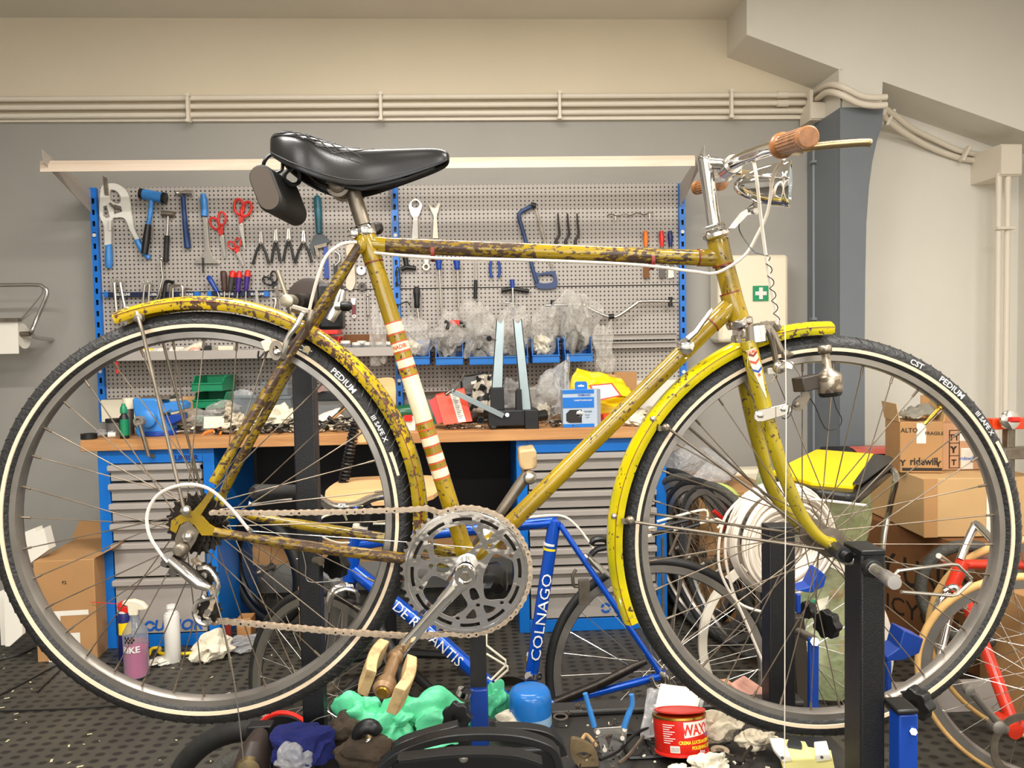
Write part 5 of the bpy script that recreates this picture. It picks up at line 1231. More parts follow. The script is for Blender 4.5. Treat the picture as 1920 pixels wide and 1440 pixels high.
t = TL('blue_pliers', 'cutting pliers with blue handles below the top tube', 'pliers', 928, 500); t.tube('handle', [(921, 486), (919, 505), (922, 521)], 2.6, 'blue_paint', 3); t.tube('handle', [(934, 486), (937, 505), (935, 521)], 2.6, 'blue_paint', 3)
t = TL('cotter_press', 'blue and black threaded press tool hung across a black pliers', 'press tool', 962, 560); t.tube('body', [(960, 524), (961, 540)], 4.2, 'blue_paint'); t.tube('screw', [(961, 540), (962, 578)], 2.6, 'steel', dY=-.01); t.tube('tip', [(962, 578), (962, 592)], 3.4, 'navy'); t.tube('cross_handle', [(940, 545), (960, 541), (992, 546)], [4, 3.5, 4], 'black'); t.tube('tommy_bar', [(934, 566), (975, 570)], 1, 'steel', dY=-.012)
# hacksaw
t = TL('hacksaw', 'blue framed hacksaw with black grip crossing behind the top tube', 'saw', 1005, 460)
bl = mat('saw_blue', (40, 62, 104), .45)
t.tube('frame', [(1000, 385), (988, 391), (973, 402), (978, 425), (988, 460), (999, 505), (1006, 530)], [4, 4, 3.6, 3.4, 3.2, 3.4, 3.6], bl, 3); t.tube('tension_knob', [(995, 384), (1005, 386)], 5, 'black')
t.poly('blade', [(1003, 392), (1007, 392), (1037, 500), (1033, 502)], 'dull_steel', .002)
t.plate('handle', [smooth2([(1002, 510), (1012, 512), (1038, 508), (1044, 520), (1045, 534), (1038, 541), (1008, 540), (1002, 525)], 3), smooth2([(1011, 517), (1034, 515), (1038, 524), (1033, 530), (1012, 530)], 3)], bl, .018)
for x in (1046, 1064, 1082):
 t = TL('panel_hook', ['bent dark panel hook, leftmost of three in a row', 'bent dark panel hook, middle one of three in a row', 'bent dark panel hook, rightmost of three in a row'][(x - 1046) // 18], 'hook', x, 440, 'three bent hooks'); t.tube('wire', [(x, 400), (x + 1, 418), (x + 3, 440), (x - 3, 450), (x - 3, 458)], [1.4, 1.6, 1.8, 2.4, 3.2], mat('dark_hook%d' % x, (56, 48, 44), .5, .4), 3)
t = TL('drill_bit', 'long twisted auger bit resting horizontally on two pegs', 'drill bit', 1180, 405)
m = MB(); a, b = P(1139, 404, TY), P(1225, 400, TY); hp = []
for i in range(60): f_ = i / 59; an = f_ * 22; p = a.lerp(b, f_); hp.append(p + V((0, math.cos(an) * .004, math.sin(an) * .005)))
m.tube(hp, .003, 5); m.build('twist', 'dull_steel', t.t); t.tube('peg', [(1154, 402), (1154, 414)], 1.4, 'white_plastic'); t.tube('peg', [(1218, 400), (1218, 412)], 1.4, 'white_plastic')
def brush(x, c, label, bristle): 
 t = TL('paint_brush', label, 'brush', x, 470, 'brushes by the right upright'); t.tube('handle', [(x, 433), (x + 1, 445), (x + 1, 463)], [3.5, 5, 3.2], c); t.poly('bristles', [(x - 3, 498), (x + 6, 498), (x + 8, 520), (x - 3, 522)], bristle, .008); t.tube('ferrule', [(x + 1, 463), (x + 2, 500)], 3, 'dull_steel')
brush(1210, 'orange', 'thin yellow handled brush above the top tube, leftmost of three', 'card_dark'); brush(1240, 'red', 'orange red handled brush with ragged bristles, middle of three', 'mesh_grey'); brush(1256, 'navy', 'navy handled brush with red cap beside the right upright', 'paper')
# spare handlebar
t = TL('spare_handlebar', 'spare steel handlebar with a dropped middle clamped to the right panel', 'handlebar', 1150, 590, Y=TY - .03)
t.tube('bar', [(1024, 573), (1090, 571), (1102, 577), (1132, 591), (1146, 594), (1160, 592), (1192, 570), (1204, 565), (1270, 565)], 3.4, 'steel', 3)
for x, y in ((1036, 572), (1257, 566), (1146, 594)): t.tube('clip', [(x, y - 9), (x, y + 9)] if x != 1146 else [(1141, 594), (1151, 593)], 4.2 if x != 1146 else 5.2, 'black')
t = TL('bent_hook', 'thin dark hooked wire sticking out beside the middle upright', 'hook', 760, 570, Y=PY - .06); t.tube('wire', [(744, 574), (758, 567), (764, 566), (769, 573)], 1.3, 'black', 3)
t = TL('red_marker', 'short red pen hanging under the left end of the tray shelf', 'pen', 220, 690, Y=3.56); t.tube('body', [(219, 672), (220, 700)], 2.2, 'red'); t.tube('tip', [(220, 700), (220, 706)], .8, 'black')

# ================================================================== ON THE TRAY SHELF
SY = 3.62
def shz(x): return ZS + .004
def onshelf(px, Y=SY): p = P(px, 660, Y); return V((p.x, Y, ZS + .004))
k = 0
def shelf_tube(x, dx, r, mt, name, label, cat, ln=.05, tilt=0, Y=SY):
 p = onshelf(x, Y); t_ = thing(name, label, cat, p)
 m = MB(); a = p + V((0, 0, r)); b = a + V((math.cos(dx) * ln, -math.sin(dx) * ln * .4, math.sin(tilt) * ln)); m.lathe(a, b - a, [(0, r * .75), (.004, r), (ln * .7, r), (ln * .74, r * .8), (ln * .9, r * .8)], 14); m.build('body', mt, t_)
 m = MB(); m.lathe(a + (b - a).normalized() * ln * .9, b - a, [(0, r * .62), (.01, r * .6)], 12); m.build('nozzle', 'white_plastic', t_)
shelf_tube(268, .3, .022, 'paper', 'bottle', 'white squat bottle lying at the left of the tray shelf', 'bottle')
shelf_tube(292, .9, .026, 'white_plastic', 'bottle', 'white round capped jar in the tray right of the yellow tube', 'jar')
shelf_tube(318, -.2, .024, 'paper', 'bottle', 'cream bottle facing forward on the tray shelf', 'bottle')
shelf_tube(345, .2, .022, 'ivory', 'bottle', 'ivory tube leaning in the tray below the blue cap', 'tube', .10, .5)
shelf_tube(362, 1.3, .026, 'pale_pink', 'bottle', 'pink ended bottle lying in the tray', 'bottle')
shelf_tube(400, .6, .018, 'white_plastic', 'bottle', 'small white nozzle bottle left of the cream box', 'bottle')
shelf_tube(440, .1, .019, 'white_plastic', 'bottle', 'white ball capped bottle right of the cream box', 'bottle', .04)
def crate(px, Y, sz, mt, name, label, cat, rz=0, z=0, bev=.003, base=None):
 p = base(px, Y) if base else onshelf(px, Y); m = MB(); m.box(p + V((0, 0, sz[2] / 2 + z)), sz, Matrix.Rotation(rz, 3, 'Z')); return solo(m, name, mt, label, cat, bevel=bev)
crate(238, SY, (.12, .08, .018), 'ivory', 'carton', 'flat cream carton at the left end of the tray shelf', 'box', .3)
crate(283, SY + .06, (.07, .05, .05), 'yellow', 'carton', 'yellow and blue small pack standing on the tray shelf', 'box', .4)
crate(335, SY + .08, (.06, .05, .055), 'paper', 'carton', 'small white carton behind the bottles on the tray', 'box', .1)
crate(365, SY + .09, (.03, .03, .07), 'blue_paint', 'cap', 'blue cap standing among the bottles on the tray', 'cap', .1)
crate(385, SY + .05, (.05, .05, .06), 'black', 'carton', 'black checked pouch lying on the tray shelf', 'pouch', .5)
crate(420, SY - .01, (.07, .05, .055), 'ivory', 'carton', 'tilted cream carton at the middle of the tray shelf', 'box', .7)
crate(478, SY, (.10, .06, .016), 'red', 'red_dish', 'flat red plastic dish on the tray shelf', 'dish', .2)
crate(462, SY + .05, (.14, .06, .04), 'dark_grey_steel', 'carton', 'dark grey box lying behind the red dish', 'box', 0)
crate(455, SY - .04, (.05, .03, .01), 'orange', 'yellow_strip', 'small orange yellow strip on the tray front', 'strip', .0)
# red stacking bins behind the stay
def openbin(p, w_, d_, h_, mt, name, label, cat='storage bin', group=None, lipf=.55, parent=None):
 """open fronted stacking bin; p = middle of its bottom"""
 t = thing(name, label, cat, p, group); x0, x1 = p.x - w_ / 2, p.x + w_ / 2; y0, y1 = p.y - d_ / 2, p.y + d_ / 2; z0, z1 = p.z, p.z + h_; q = .003
 m = MB(); m.box2((x0, y0, z0), (x1, y1, z0 + q)); m.box2((x0, y1 - q, z0 + q), (x1, y1, z1))
 for a, b in ((x0, x0 + q), (x1 - q, x1)):
  m.prism([V((a, y1 - q, z0 + q)), V((a, y1 - q, z1)), V((a, y0 + d_ * .25, z1)), V((a, y0 + d_ * .08, z0 + h_ * lipf)), V((a, y0, z0 + h_ * lipf)), V((a, y0, z0 + q))], (b - a, 0, 0))
 m.build('body', mt, t, smooth=0)
 m = MB(); m.box2((x0 + q, y0, z0 + q), (x1 - q, y0 + q, z0 + h_ * lipf)); m.box2((x0 - .002, y0 - .006, z0 + h_ * lipf - .006), (x1 + .002, y0 + .004, z0 + h_ * lipf)); m.build('front_lip', mt, t, bevel=.001)
 m = MB(); m.box2((x0 - .005, y0 + d_ * .25, z1 - .008), (x0 + .001, y1, z1)); m.build('side_rim', mt, t, smooth=0); m = MB(); m.box2((x1 - .001, y0 + d_ * .25, z1 - .008), (x1 + .005, y1, z1)); m.build('side_rim', mt, t, smooth=0)
 return t
p = onshelf(610, 3.63)
openbin(p, .14, .13, .09, 'red', 'storage_bin', 'lower red open bin on the tray shelf behind the seat stay', group='red open bins')
openbin(p + V((0, 0, .10)), .14, .13, .09, 'red', 'storage_bin', 'upper red open bin stacked on another behind the seat stay', group='red open bins')
m = MB(); m.blob(p + V((.02, -.01, .15)), (.05, .04, .03), 4, .3, 3, 3); solo(m, 'rag', 'tissue', 'crumpled pale rag in the upper red bin', 'rag')
# jars of small parts
jp = onshelf(648, 3.60)
for i, (dx, dY, s_) in enumerate(((0, 0, 1.12), (.050, 0, .95), (.068, .05, 1.1), (.105, 0, .95), (.155, 0, .95), (.205, 0, .95))):
 p = jp + V((dx, dY, 0)); r = .024 * s_; h = .06 * s_
 t = thing('parts_jar', ['tallest clear jar of steel screws with a white lid, leftmost', 'white lidded jar with orange label, second from left', 'white lidded jar standing in the second row behind', 'white lidded jar with orange label, third in the front row', 'white lidded jar with orange label beside the tall plastic bag', 'white lidded jar half hidden by the seat tube'][i], 'jar', p, 'parts jars on the tray shelf')
 m = MB(); m.lathe(p, (0, 0, 1), [(0, r * .9), (.002, r), (h * .72, r), (h * .8, r * .85), (h * .82, r * .8)], 20); m.build('glass', 'clear_box', t)
 m = MB(); m.blob(p + V((0, 0, h * .3)), (r * .85, r * .85, h * .3), i, .15, 2, 4); m.build('screws', 'dull_steel', t)
 m = MB(); m.lathe(p + V((0, 0, h * .82)), (0, 0, 1), [(0, r * .88), (.012, r * .88), (.014, r * .7)], 20); m.build('lid', 'white_plastic', t)
 if i: m = MB(); m.lathe(p + V((0, 0, .006)), (0, 0, 1), [(0, r * 1.01), (.022, r * 1.01)], 20, caps=False); m.build('label', 'black', t); m = MB(); m.lathe(p + V((0, 0, .006)), (0, 0, 1), [(0, r * 1.02), (.014, r * 1.02)], 12, a0=rad(170), a1=rad(250), caps=False); m.build('label_patch', 'orange', t)
m = MB(); m.box(onshelf(700, 3.73) + V((0, 0, .05)), (.28, .004, .10)); solo(m, 'card_backing', 'card_dark', 'brown cardboard strip standing behind the parts jars', 'cardboard', smooth=0)
def bag(p, r, seed, label, name='plastic_bag', mt='clear', inner=None, group=None, amp=.55):
 t = thing(name, label, 'plastic bag', V((p.x, p.y, p.z - r[2])), group)
 m = MB(); m.blob(p, r, seed, amp, 4, 2.0, floor=p.z - r[2] * .97, ridge=True); m.build('film', mt, t, smooth=20)
 if inner:
  for q, (im, sc_) in enumerate(inner):
   m = MB(); m.blob(p + V((r[0] * .35 * (q - .5), 0, -r[2] * .45)), (r[0] * sc_, r[1] * sc_, r[2] * sc_ * .7), seed + 5 + q, .6, 3, 5, ridge=True); m.build('contents', im, t, smooth=20)
 return t
bag(P(708, 635, 3.58), (.035, .03, .13), 3, 'tall thin clear plastic bag standing behind the seat tube')

# ================================================================== BLUE HANGING BINS WITH BAGS
for i, (x0, x1, yl, s_) in enumerate(((740, 808, 684, 1), (815, 871, 684, 1), (878, 993, 683, 1), (996, 1052, 680, 1), (1057, 1114, 678, 1))):
 pz = P((x0 + x1) / 2, yl, 3.58); w_ = (x1 - x0) * 3.58 / F - .012
 g = 'blue hanging bins'
 lab = ['blue bin mostly hidden by the seat tube, first in the row', 'blue bin left of the wide one, holding a bag with red print', 'widest blue bin behind the truing stand arms', 'blue bin right of the truing stand arms', 'rightmost blue bin at the end of the row'][i]
 openbin(V((pz.x, 3.66, pz.z)), w_, .17, .115, 'blue_plastic', 'storage_bin', lab, group=g, lipf=.32)
 bags = [[(.5, .11)], [(.5, .12)], [(.2, .13), (.75, .14)], [(.45, .12)], [(.5, .16)]][i]
 for j, (f_, hh) in enumerate(bags):
  c_ = V((pz.x + w_ * (f_ - .5), 3.63, pz.z + .04 + hh * .75)); bag(c_, (min(w_, .155) * .50, .068, hh * .86), 10 + i * 3 + j, ['crumpled clear bag of spokes in the first blue bin', 'crumpled clear bag with red print in the second blue bin', 'bag bulging from the left half of the widest blue bin|bag bulging from the right half of the widest blue bin'.split('|')[j] if i == 2 else '', 'bag of black parts in the blue bin right of the stand arms', 'tallest clear bag rising from the rightmost blue bin'][i], inner=[(('ivory' if i in (0, 3) else 'mesh_grey'), .55), ('black' if i > 1 else 'dull_steel', .3)], group='clear bags of parts in the blue bins')
bag(P(1132, 655, 3.6), (.04, .03, .11), 31, 'limp clear bag hanging down beside the rightmost blue bin')
bag(P(1080, 596, 3.725), (.09, .025, .13), 37, 'tall loose clear bag standing above the rightmost bins')
bag(P(905, 618, 3.725), (.09, .025, .10), 41, 'loose clear bag standing above the widest bin')
t = TL('clamp_block', 'black clamp with a bright red middle lying on the bags', 'clamp', 855, 605, Y=3.6); t.tube('arm', [(834, 602), (842, 606), (838, 618)], 3.5, 'black'); t.poly('middle', [(843, 600), (862, 600), (862, 609), (843, 609)], 'red', .03); t.tube('arm', [(862, 604), (872, 606), (870, 614)], 3.5, 'black')
# ================================================================== ON THE WORKTOP
TZ = zt + .0005
def BT(px, py): return PZ(px, py, TZ)
def onb(px, Y): p = P(px, 800, Y); return V((p.x, Y, TZ))
def sbox(c, sz, mt, name, label, cat, rz=0, ry=0, bevel=.002, group=None, stay=True):
 m = MB(); R_ = Matrix.Rotation(rz, 3, 'Z') @ Matrix.Rotation(ry, 3, 'Y'); h = abs(math.cos(ry)) * sz[2] / 2 + abs(math.sin(ry)) * sz[0] / 2
 m.box(V(c) + V((0, 0, h)), sz, R_); return solo(m, name, mt, label, cat, group, bevel=bevel)
t = thing('tape_roll', 'black tape roll at the left end of the worktop', 'tape', onb(166, 3.2)); c = t.location
m = MB(); m.lathe(c, (0, 0, 1), [(0, .018), (0, .031), (.022, .031), (.022, .018)], 28, ring=True); m.build('tape', 'black', t)
# dark bottle with green cap
c = onb(233, 3.19); t = thing('glue_bottle', 'black bottle with green label and green cap in front of the vise', 'bottle', c)
m = MB(); m.lathe(c, (0, 0, 1), [(0, .015), (.002, .018), (.085, .018), (.098, .010), (.104, .010)], 22); m.build('bottle_body', 'black', t)
m = MB(); m.lathe(c, (0, 0, 1), [(.012, .0184), (.078, .0184)], 22, caps=False, a0=rad(150), a1=rad(330)); m.build('label_wrap', 'green', t)
m = MB(); m.lathe(c + V((0, 0, .103)), (0, 0, 1), [(0, .014), (.022, .013), (.030, .008), (.038, .007)], 18); m.build('cap', 'green', t)
c = onb(214, 3.32); t = thing('grease_jar', 'dark round jar with a black lid behind the green capped bottle', 'jar', c)
m = MB(); m.lathe(c, (0, 0, 1), [(0, .030), (.055, .030), (.056, .027)], 24); m.build('jar_body', 'mesh_grey', t); m = MB(); m.lathe(c + V((0, 0, .057)), (0, 0, 1), [(0, .033), (.014, .033)], 24); m.build('lid', 'black', t)
c = onb(243, 3.34); t = thing('sealant_tube', 'tall tube with a wide cream cap behind the vise', 'tube', c)
m = MB(); m.lathe(c, (0, 0, 1), [(0, .019), (.11, .019)], 22); m.build('tube_body', 'dull_steel', t); m = MB(); m.lathe(c + V((0, 0, .11)), (0, 0, 1), [(0, .023), (.044, .024), (.046, .02)], 24); m.build('cap', 'ivory', t)
c = onb(208, 3.22); m = MB(); m.lathe(c + V((-.012, 0, .012)), (1, .2, 0), [(0, .006), (0, .012), (.03, .012), (.03, .006)], 18, ring=True); solo(m, 'paper_roll', 'white_plastic', 'small white plastic spool lying beside the black tape roll', 'spool')
m = MB(); m.sheet([onb(178, 3.25) + V((0, 0, .01)), onb(212, 3.25) + V((0, 0, .02)), onb(215, 3.4) + V((0, 0, .03)), onb(180, 3.4) + V((0, 0, .01))], 12, 8, .01, 3, 2); solo(m, 'plastic_wrap', 'clear_grey', 'flat clear wrapper lying behind the black tape roll', 'wrapper', solid=.0008)
# vise
c = onb(290, 3.30); t = thing('bench_vise', 'blue cast bench vise with steel tommy bar bolted to the worktop', 'vise', c)
def q(x, y, Y=3.28): return P(x, y, Y)
m = MB(); m.prism([q(x, y, 3.25) for x, y in [(247, 748), (252, 747), (291, 747), (299, 752), (300, 780), (312, 800), (318, 824), (262, 826), (252, 810), (255, 790), (250, 775)]], (0, .12, 0)); m.build('fixed_body', 'light_blue', t, bevel=.008)
m = MB(); m.lathe(q(272, 786, 3.22), (0, 1, 0), [(0, .030), (.006, .038), (.02, .040), (.16, .040)], 28); m.build('spindle_housing', 'light_blue', t)
m = MB(); m.prism([q(x, y, 3.27) for x, y in [(293, 757), (335, 752), (344, 758), (344, 768), (318, 774), (296, 776)]], (0, .09, 0)); m.build('moving_jaw', 'light_blue', t, bevel=.005)
m = MB(); m.prism([q(x, y, 3.28) for x, y in [(296, 782), (340, 775), (342, 786), (322, 796), (300, 806)]], (0, .07, 0)); m.build('slide', 'blue_paint', t, bevel=.004)
m = MB(); m.box2(q(262, 750, 3.26), q(318, 743, 3.26) + V((0, .07, 0))); m.build('jaw_plate', 'dull_steel', t, bevel=.001)
m = MB(); m.lathe(q(259, 790, 3.14), (0.1, 1, 0), [(0, .012), (0, .021), (.02, .022), (.02, .012)], 24, ring=True); m.build('screw_ring', 'steel', t)
m = MB(); m.cyl(q(260, 792, 3.15), q(268, 787, 3.24), .012, 14); m.build('spindle', 'dull_steel', t)
m = MB(); m.tube([q(262, 796, 3.13), q(279, 856, 3.13)], .0075, 12); m.build('tommy_bar', 'dull_steel', t)
m = MB(); m.cyl((c.x + .02, c.y, TZ), (c.x + .02, c.y, TZ + .02), .075, 28); m.build('swivel_base', 'blue_paint', t, bevel=.003)
m = MB(); m.tube([q(304, 777, 3.2), q(322, 768, 3.2)], .0022, 6); m.build('loose_pin', 'steel', t)
# green stacked bins
gb = onb(408, 3.60)
for k, lb in enumerate(('lowest green open bin of the stack of three', 'middle green open bin of the stack of three', 'topmost green open bin of the stack of three')):
 openbin(gb + V((-.004 * k, 0, .02 + .075 * k)), .135, .20, .068, 'green', 'storage_bin', lb, group='green stacked bins')
m = MB(); m.box2((gb.x - .06, 3.52, TZ), (gb.x + .06, 3.70, TZ + .02)); solo(m, 'bin_riser', 'black', 'low black riser under the green bins', 'riser', smooth=0)
m = MB(); m.box2((onb(345, 3.66).x, 3.64, TZ), (onb(376, 3.66).x, 3.70, TZ + .14)); solo(m, 'wooden_block', 'ply', 'plywood offcut standing left of the green bins', 'wood block', bevel=.002)
# clear drawer boxes
for i, (x0, x1, y0, Yq, lb) in enumerate(((440, 482, 742, 3.50, 'clear compartment box right of the green bins'), (482, 546, 744, 3.54, 'wide clear organiser left of the black stand post'), (586, 636, 748, 3.54, 'clear organiser right of the black stand post'), (494, 542, 716, 3.60, 'clear box stacked on the wide organiser'))):
 a, b = onb(x0, Yq), onb(x1, Yq); zb = TZ if i < 3 else P(500, 744, 3.54).z + .001; zt2 = P(x0, y0, Yq).z
 t = thing('clear_organiser', lb, 'organiser box', V(((a.x + b.x) / 2, Yq + .06, zb)), 'clear organiser boxes')
 m = MB(); m.box2((a.x, Yq, zb), (b.x, Yq + .12, zt2)); m.build('shell', 'clear_box', t, bevel=.002)
 m = MB(); m.box2((a.x - .003, Yq - .004, zt2 - .012), (b.x + .003, Yq + .124, zt2 - .004)); m.build('lid', 'clear_box', t, bevel=.001)
 m = MB(); m.box2((a.x + .01, Yq + .02, zb + .003), (b.x - .01, Yq + .1, zb + .03)); m.build('contents', 'mesh_grey', t, smooth=0)
m = MB(); m.lathe(onb(455, 3.62) + V((0, 0, .10)), (0, -1, .3), [(0, .07), (.004, .072), (.006, .02)], 32); solo(m, 'clear_disc', 'clear_grey', 'round clear plastic spoke guard leaning behind the green bins', 'disc')
bag(onb(372, 3.45) + V((0, 0, .045)), (.10, .07, .05), 51, 'bubbly clear plastic bag heaped right of the vise', amp=.3)
bag(onb(418, 3.5) + V((0, 0, .075)), (.07, .05, .05), 52, 'shiny clear bag leaning against the green bins', amp=.35)
m = MB(); a = onb(386, 3.32); m.box(a + V((.035, 0, .045)), (.085, .004, .05), Matrix.Rotation(rad(-15), 3, 'X')); solo(m, 'cream_card', 'ivory', 'plain cream card standing among the parts behind the orange pliers', 'card', smooth=0)
c = onb(398, 3.24); t = thing('orange_pliers', 'small pliers with orange handles lying on the worktop edge', 'pliers', c)
m = MB(); m.tube(spline([q(376, 822, 3.22), q(384, 812, 3.24), q(398, 808, 3.26), q(404, 806, 3.27)], 4), [.004] * 4 + [.007] * 5 + [.005] * 4, 8); m.build('handle', 'orange', t)
m = MB(); m.tube(spline([q(412, 815, 3.22), q(414, 808, 3.24), q(406, 804, 3.27)], 4), .005, 8); m.build('handle', 'orange', t)
m = MB(); m.tube([q(402, 806, 3.26), q(420, 800, 3.3)], .005, 6); m.build('jaws', 'oily', t)
c = onb(435, 3.36); t = thing('rag', 'crumpled cream rag rising into a knob on the worktop', 'rag', c)
m = MB(); m.blob(c + V((0, 0, .04)), (.055, .045, .045), 61, .5, 4, 3, floor=TZ, ridge=True); m.blob(c + V((-.01, 0, .10)), (.019, .018, .028), 62, .3, 3, 3); m.build('cloth', 'dirty_tissue', t, smooth=25)
# heaps of small parts along the worktop (nobody could count them)
def heap(x0, x1, Y0, Y1, n, label, mats=('oily', 'black', 'dull_steel', 'chain', 'mesh_grey', 'ivory'), s_=.014, seed=1, hz=.035):
 rnd = random.Random(seed)
 t = thing('parts_heap', label, 'parts heap', V((onb((x0 + x1) / 2, (Y0 + Y1) / 2).x, (Y0 + Y1) / 2, TZ)))
 for mt in mats:
  m = MB()
  for i in range(int(n / len(mats))):
   px, Y = rnd.uniform(x0, x1), rnd.uniform(Y0, Y1); p = onb(px, Y); z = rnd.random() ** 2 * hz * min(1, (Y - Y0) / .05 + .2)
   c = p + V((0, 0, z + s_ * .45)); R_ = Matrix.Rotation(rnd.uniform(0, 6.28), 3, 'Z') @ Matrix.Rotation(rnd.uniform(-.5, .5), 3, 'X'); k = rnd.random(); u = R_ @ V((1, 0, 0)); s2 = s_ * rnd.uniform(.5, 1.5)
   if k < .3: m.box(c, (s2 * 2.4, s2 * .8, s2 * .5), R_)
   elif k < .6: m.lathe(c, R_ @ V((0, .3, 1)), [(0, s2 * .5), (0, s2), (s2 * .4, s2), (s2 * .4, s2 * .5)], 10, ring=True)
   elif k < .85: m.tube([c - u * s2 * 2, c + u * s2 * 2], s2 * .3, 6)
   else: m.tube(spline([c - u * s2 * 3, c + V((0, s2, s2)), c + u * s2 * 3 + V((0, -s2, 0))], 3), s2 * .2, 5)
  o = m.build({'oily': 'oily_bits', 'black': 'black_bits', 'dull_steel': 'steel_bits', 'chain': 'bright_bits', 'mesh_grey': 'grey_bits', 'ivory': 'white_bits'}.get(mt, 'bits'), mt, t); o['kind'] = 'stuff'
 return t
heap(318, 378, 3.30, 3.5, 60, 'dark small parts lying between the vise and the cream card', seed=2)
heap(405, 560, 3.22, 3.48, 260, 'heap of small oily parts spread over the worktop right of the pliers', seed=3)
heap(585, 690, 3.22, 3.5, 170, 'heap of small parts behind the rear tyre right of the stand post', seed=4)
heap(840, 912, 3.22, 3.34, 70, 'bright metal shavings and bits left of the truing stand', ('chain', 'dull_steel'), .007, 5, .01)
heap(1034, 1080, 3.20, 3.32, 90, 'scrap of small bolts between the truing stand and the blue carton', ('chain', 'dull_steel', 'oily'), .009, 6, .02)
c = onb(520, 3.40); m = MB(); m.blob(c + V((0, 0, .05)), (.08, .05, .05), 66, .5, 4, 3, floor=TZ, ridge=True); solo(m, 'rag', 'tissue', 'crumpled white rag among the parts left of the stand post', 'rag', smooth=25)
m = MB(); m.lathe(P(597, 722, 3.5), (.15, -1, 0), [(0, .019), (0, .032), (.03, .032), (.03, .019)], 28, ring=True); solo(m, 'tape_roll', mat('brown_pink_tape', (150, 112, 104), .4), 'brown pink tape roll standing upright above the clear organiser', 'tape')
m = MB(); m.box2(P(575, 752, 3.5), P(640, 734, 3.5) + V((0, .06, 0))); solo(m, 'black_case', 'black', 'black case under the pink tape roll', 'case', bevel=.003)
m = MB(); a = onb(596, 3.34); m.sheet([a + V((0, 0, .03)), a + V((.10, 0, .055)), a + V((.09, .06, .09)), a + V((-.01, .06, .06))], 10, 6, .006, 2, 8); solo(m, 'paper_note', 'paper', 'white paper with handwriting on the parts heap', 'paper', solid=.0008)
c = onb(640, 3.3); t = thing('wooden_hammer', 'short brown wooden handled hammer lying on the parts heap', 'hammer', c); m = MB(); m.tube([q(622, 786, 3.28), q(650, 762, 3.34)], [.008, .006], 10); m.build('handle', 'wood', t); m = MB(); m.tube([q(615, 782, 3.28), q(630, 792, 3.28)], .009, 8); m.build('head', 'oily', t)
# between fender and seat tube
c = onb(762, 3.4); t = thing('green_bottle', 'dark green glossy bottle lying behind the seat tube', 'bottle', c); m = MB(); m.lathe(P(742, 776, 3.4), V((1, -.2, .1)), [(0, .03), (.004, .036), (.07, .036), (.10, .014), (.12, .012)], 24); m.build('bottle_body', 'dark_green', t)
sbox(onb(768, 3.22), (.045, .03, .06), 'paper', 'carton', 'small white and red carton at the foot of the green bottle', 'box', .2)
m = MB(); a, b = P(758, 790, 3.195), P(773, 778, 3.195); m.box2(a, b + V((0, .003, 0))); solo(m, 'price_tag', 'red', 'red printed tag on the small white carton behind the seat tube', 'tag', smooth=0)
m = MB(); m.box2(P(812, 795, 3.3), P(830, 768, 3.3) + V((0, .06, 0))); solo(m, 'carton', 'green', 'small green box left of the orange red carton', 'box', bevel=.002)
c = onb(855, 3.24); t = thing('orange_carton', 'orange red flat carton with a white printed panel leaning on the bench', 'box', c)
fr_ = [q(816, 742, 3.25), q(870, 729, 3.25), q(886, 790, 3.20), q(832, 797, 3.20)]
m = MB(); m.prism(fr_, (0, .035, .004)); m.build('box_body', 'orange_red', t, bevel=.001)
def lerp4(u, v, lift=.002): p = fr_[0].lerp(fr_[1], u).lerp(fr_[3].lerp(fr_[2], u), v); return p - V((0, lift, 0))
m = MB(); m.add([lerp4(.50, .02), lerp4(.76, .02), lerp4(.78, .98), lerp4(.52, .98)], [[0, 1, 2, 3]]); pn = m.build('white_panel', 'paper', t, smooth=0)
m = MB()
for k in range(14): v = .12 + k * .055; m.add([lerp4(.55, v, .003), lerp4(.72 - .03 * (k % 3), v, .003), lerp4(.72 - .03 * (k % 3), v + .018, .003), lerp4(.55, v + .018, .003)], [[0, 1, 2, 3]])
m.build('small_print', 'mesh_grey', pn, smooth=0)
m = MB(); m.prism([q(804, 752, 3.27), q(816, 744, 3.27), q(832, 792, 3.24), q(820, 795, 3.24)], (0, .02, 0)); m.build('side_flap', 'red', t, smooth=0)
# truing stand
t = thing('truing_stand', 'zinc armed wheel truing stand with black cast base on the worktop', 'truing stand', onb(960, 3.24))
def arm(x0, x1, xt0, xt1, yt, yb, Y, lab, zinc='steel'):
 m = MB(); a, b, c_, d = q(xt0, yt, Y), q(xt1, yt, Y), q(x1, yb, Y), q(x0, yb, Y); th_ = .003
 m.prism([a, a.lerp(b, .35) - V((0, 0, .02)), a.lerp(b, .65) - V((0, 0, .02)), b, c_, d], (0, th_, 0))
 m.prism([a, d, d + V((.003, 0, 0)), a + V((.003, 0, 0))], (0, .035, 0)); m.prism([b, c_, c_ - V((.003, 0, 0)), b - V((.003, 0, 0))], (0, .035, 0)); return m.build('arm', mat('zinc_%d' % x0, (168, 182, 184), .35, .6, var=.1, scale=8), t, smooth=0)
arm(922, 943, 931, 945, 597, 727, 3.20, ''); arm(978, 997, 962, 978, 597, 770, 3.20, '')
m = MB(); m.box2(q(920, 770, 3.19), q(945, 726, 3.19) + V((0, .045, 0))); m.build('arm_socket', 'black_paint', t, bevel=.003)
m = MB(); m.prism([q(x, y, 3.185) for x, y in [(967, 770), (967, 735), (971, 729), (978, 730), (980, 770)]], (0, .05, 0)); m.build('arm_socket', 'black_paint', t, bevel=.003)
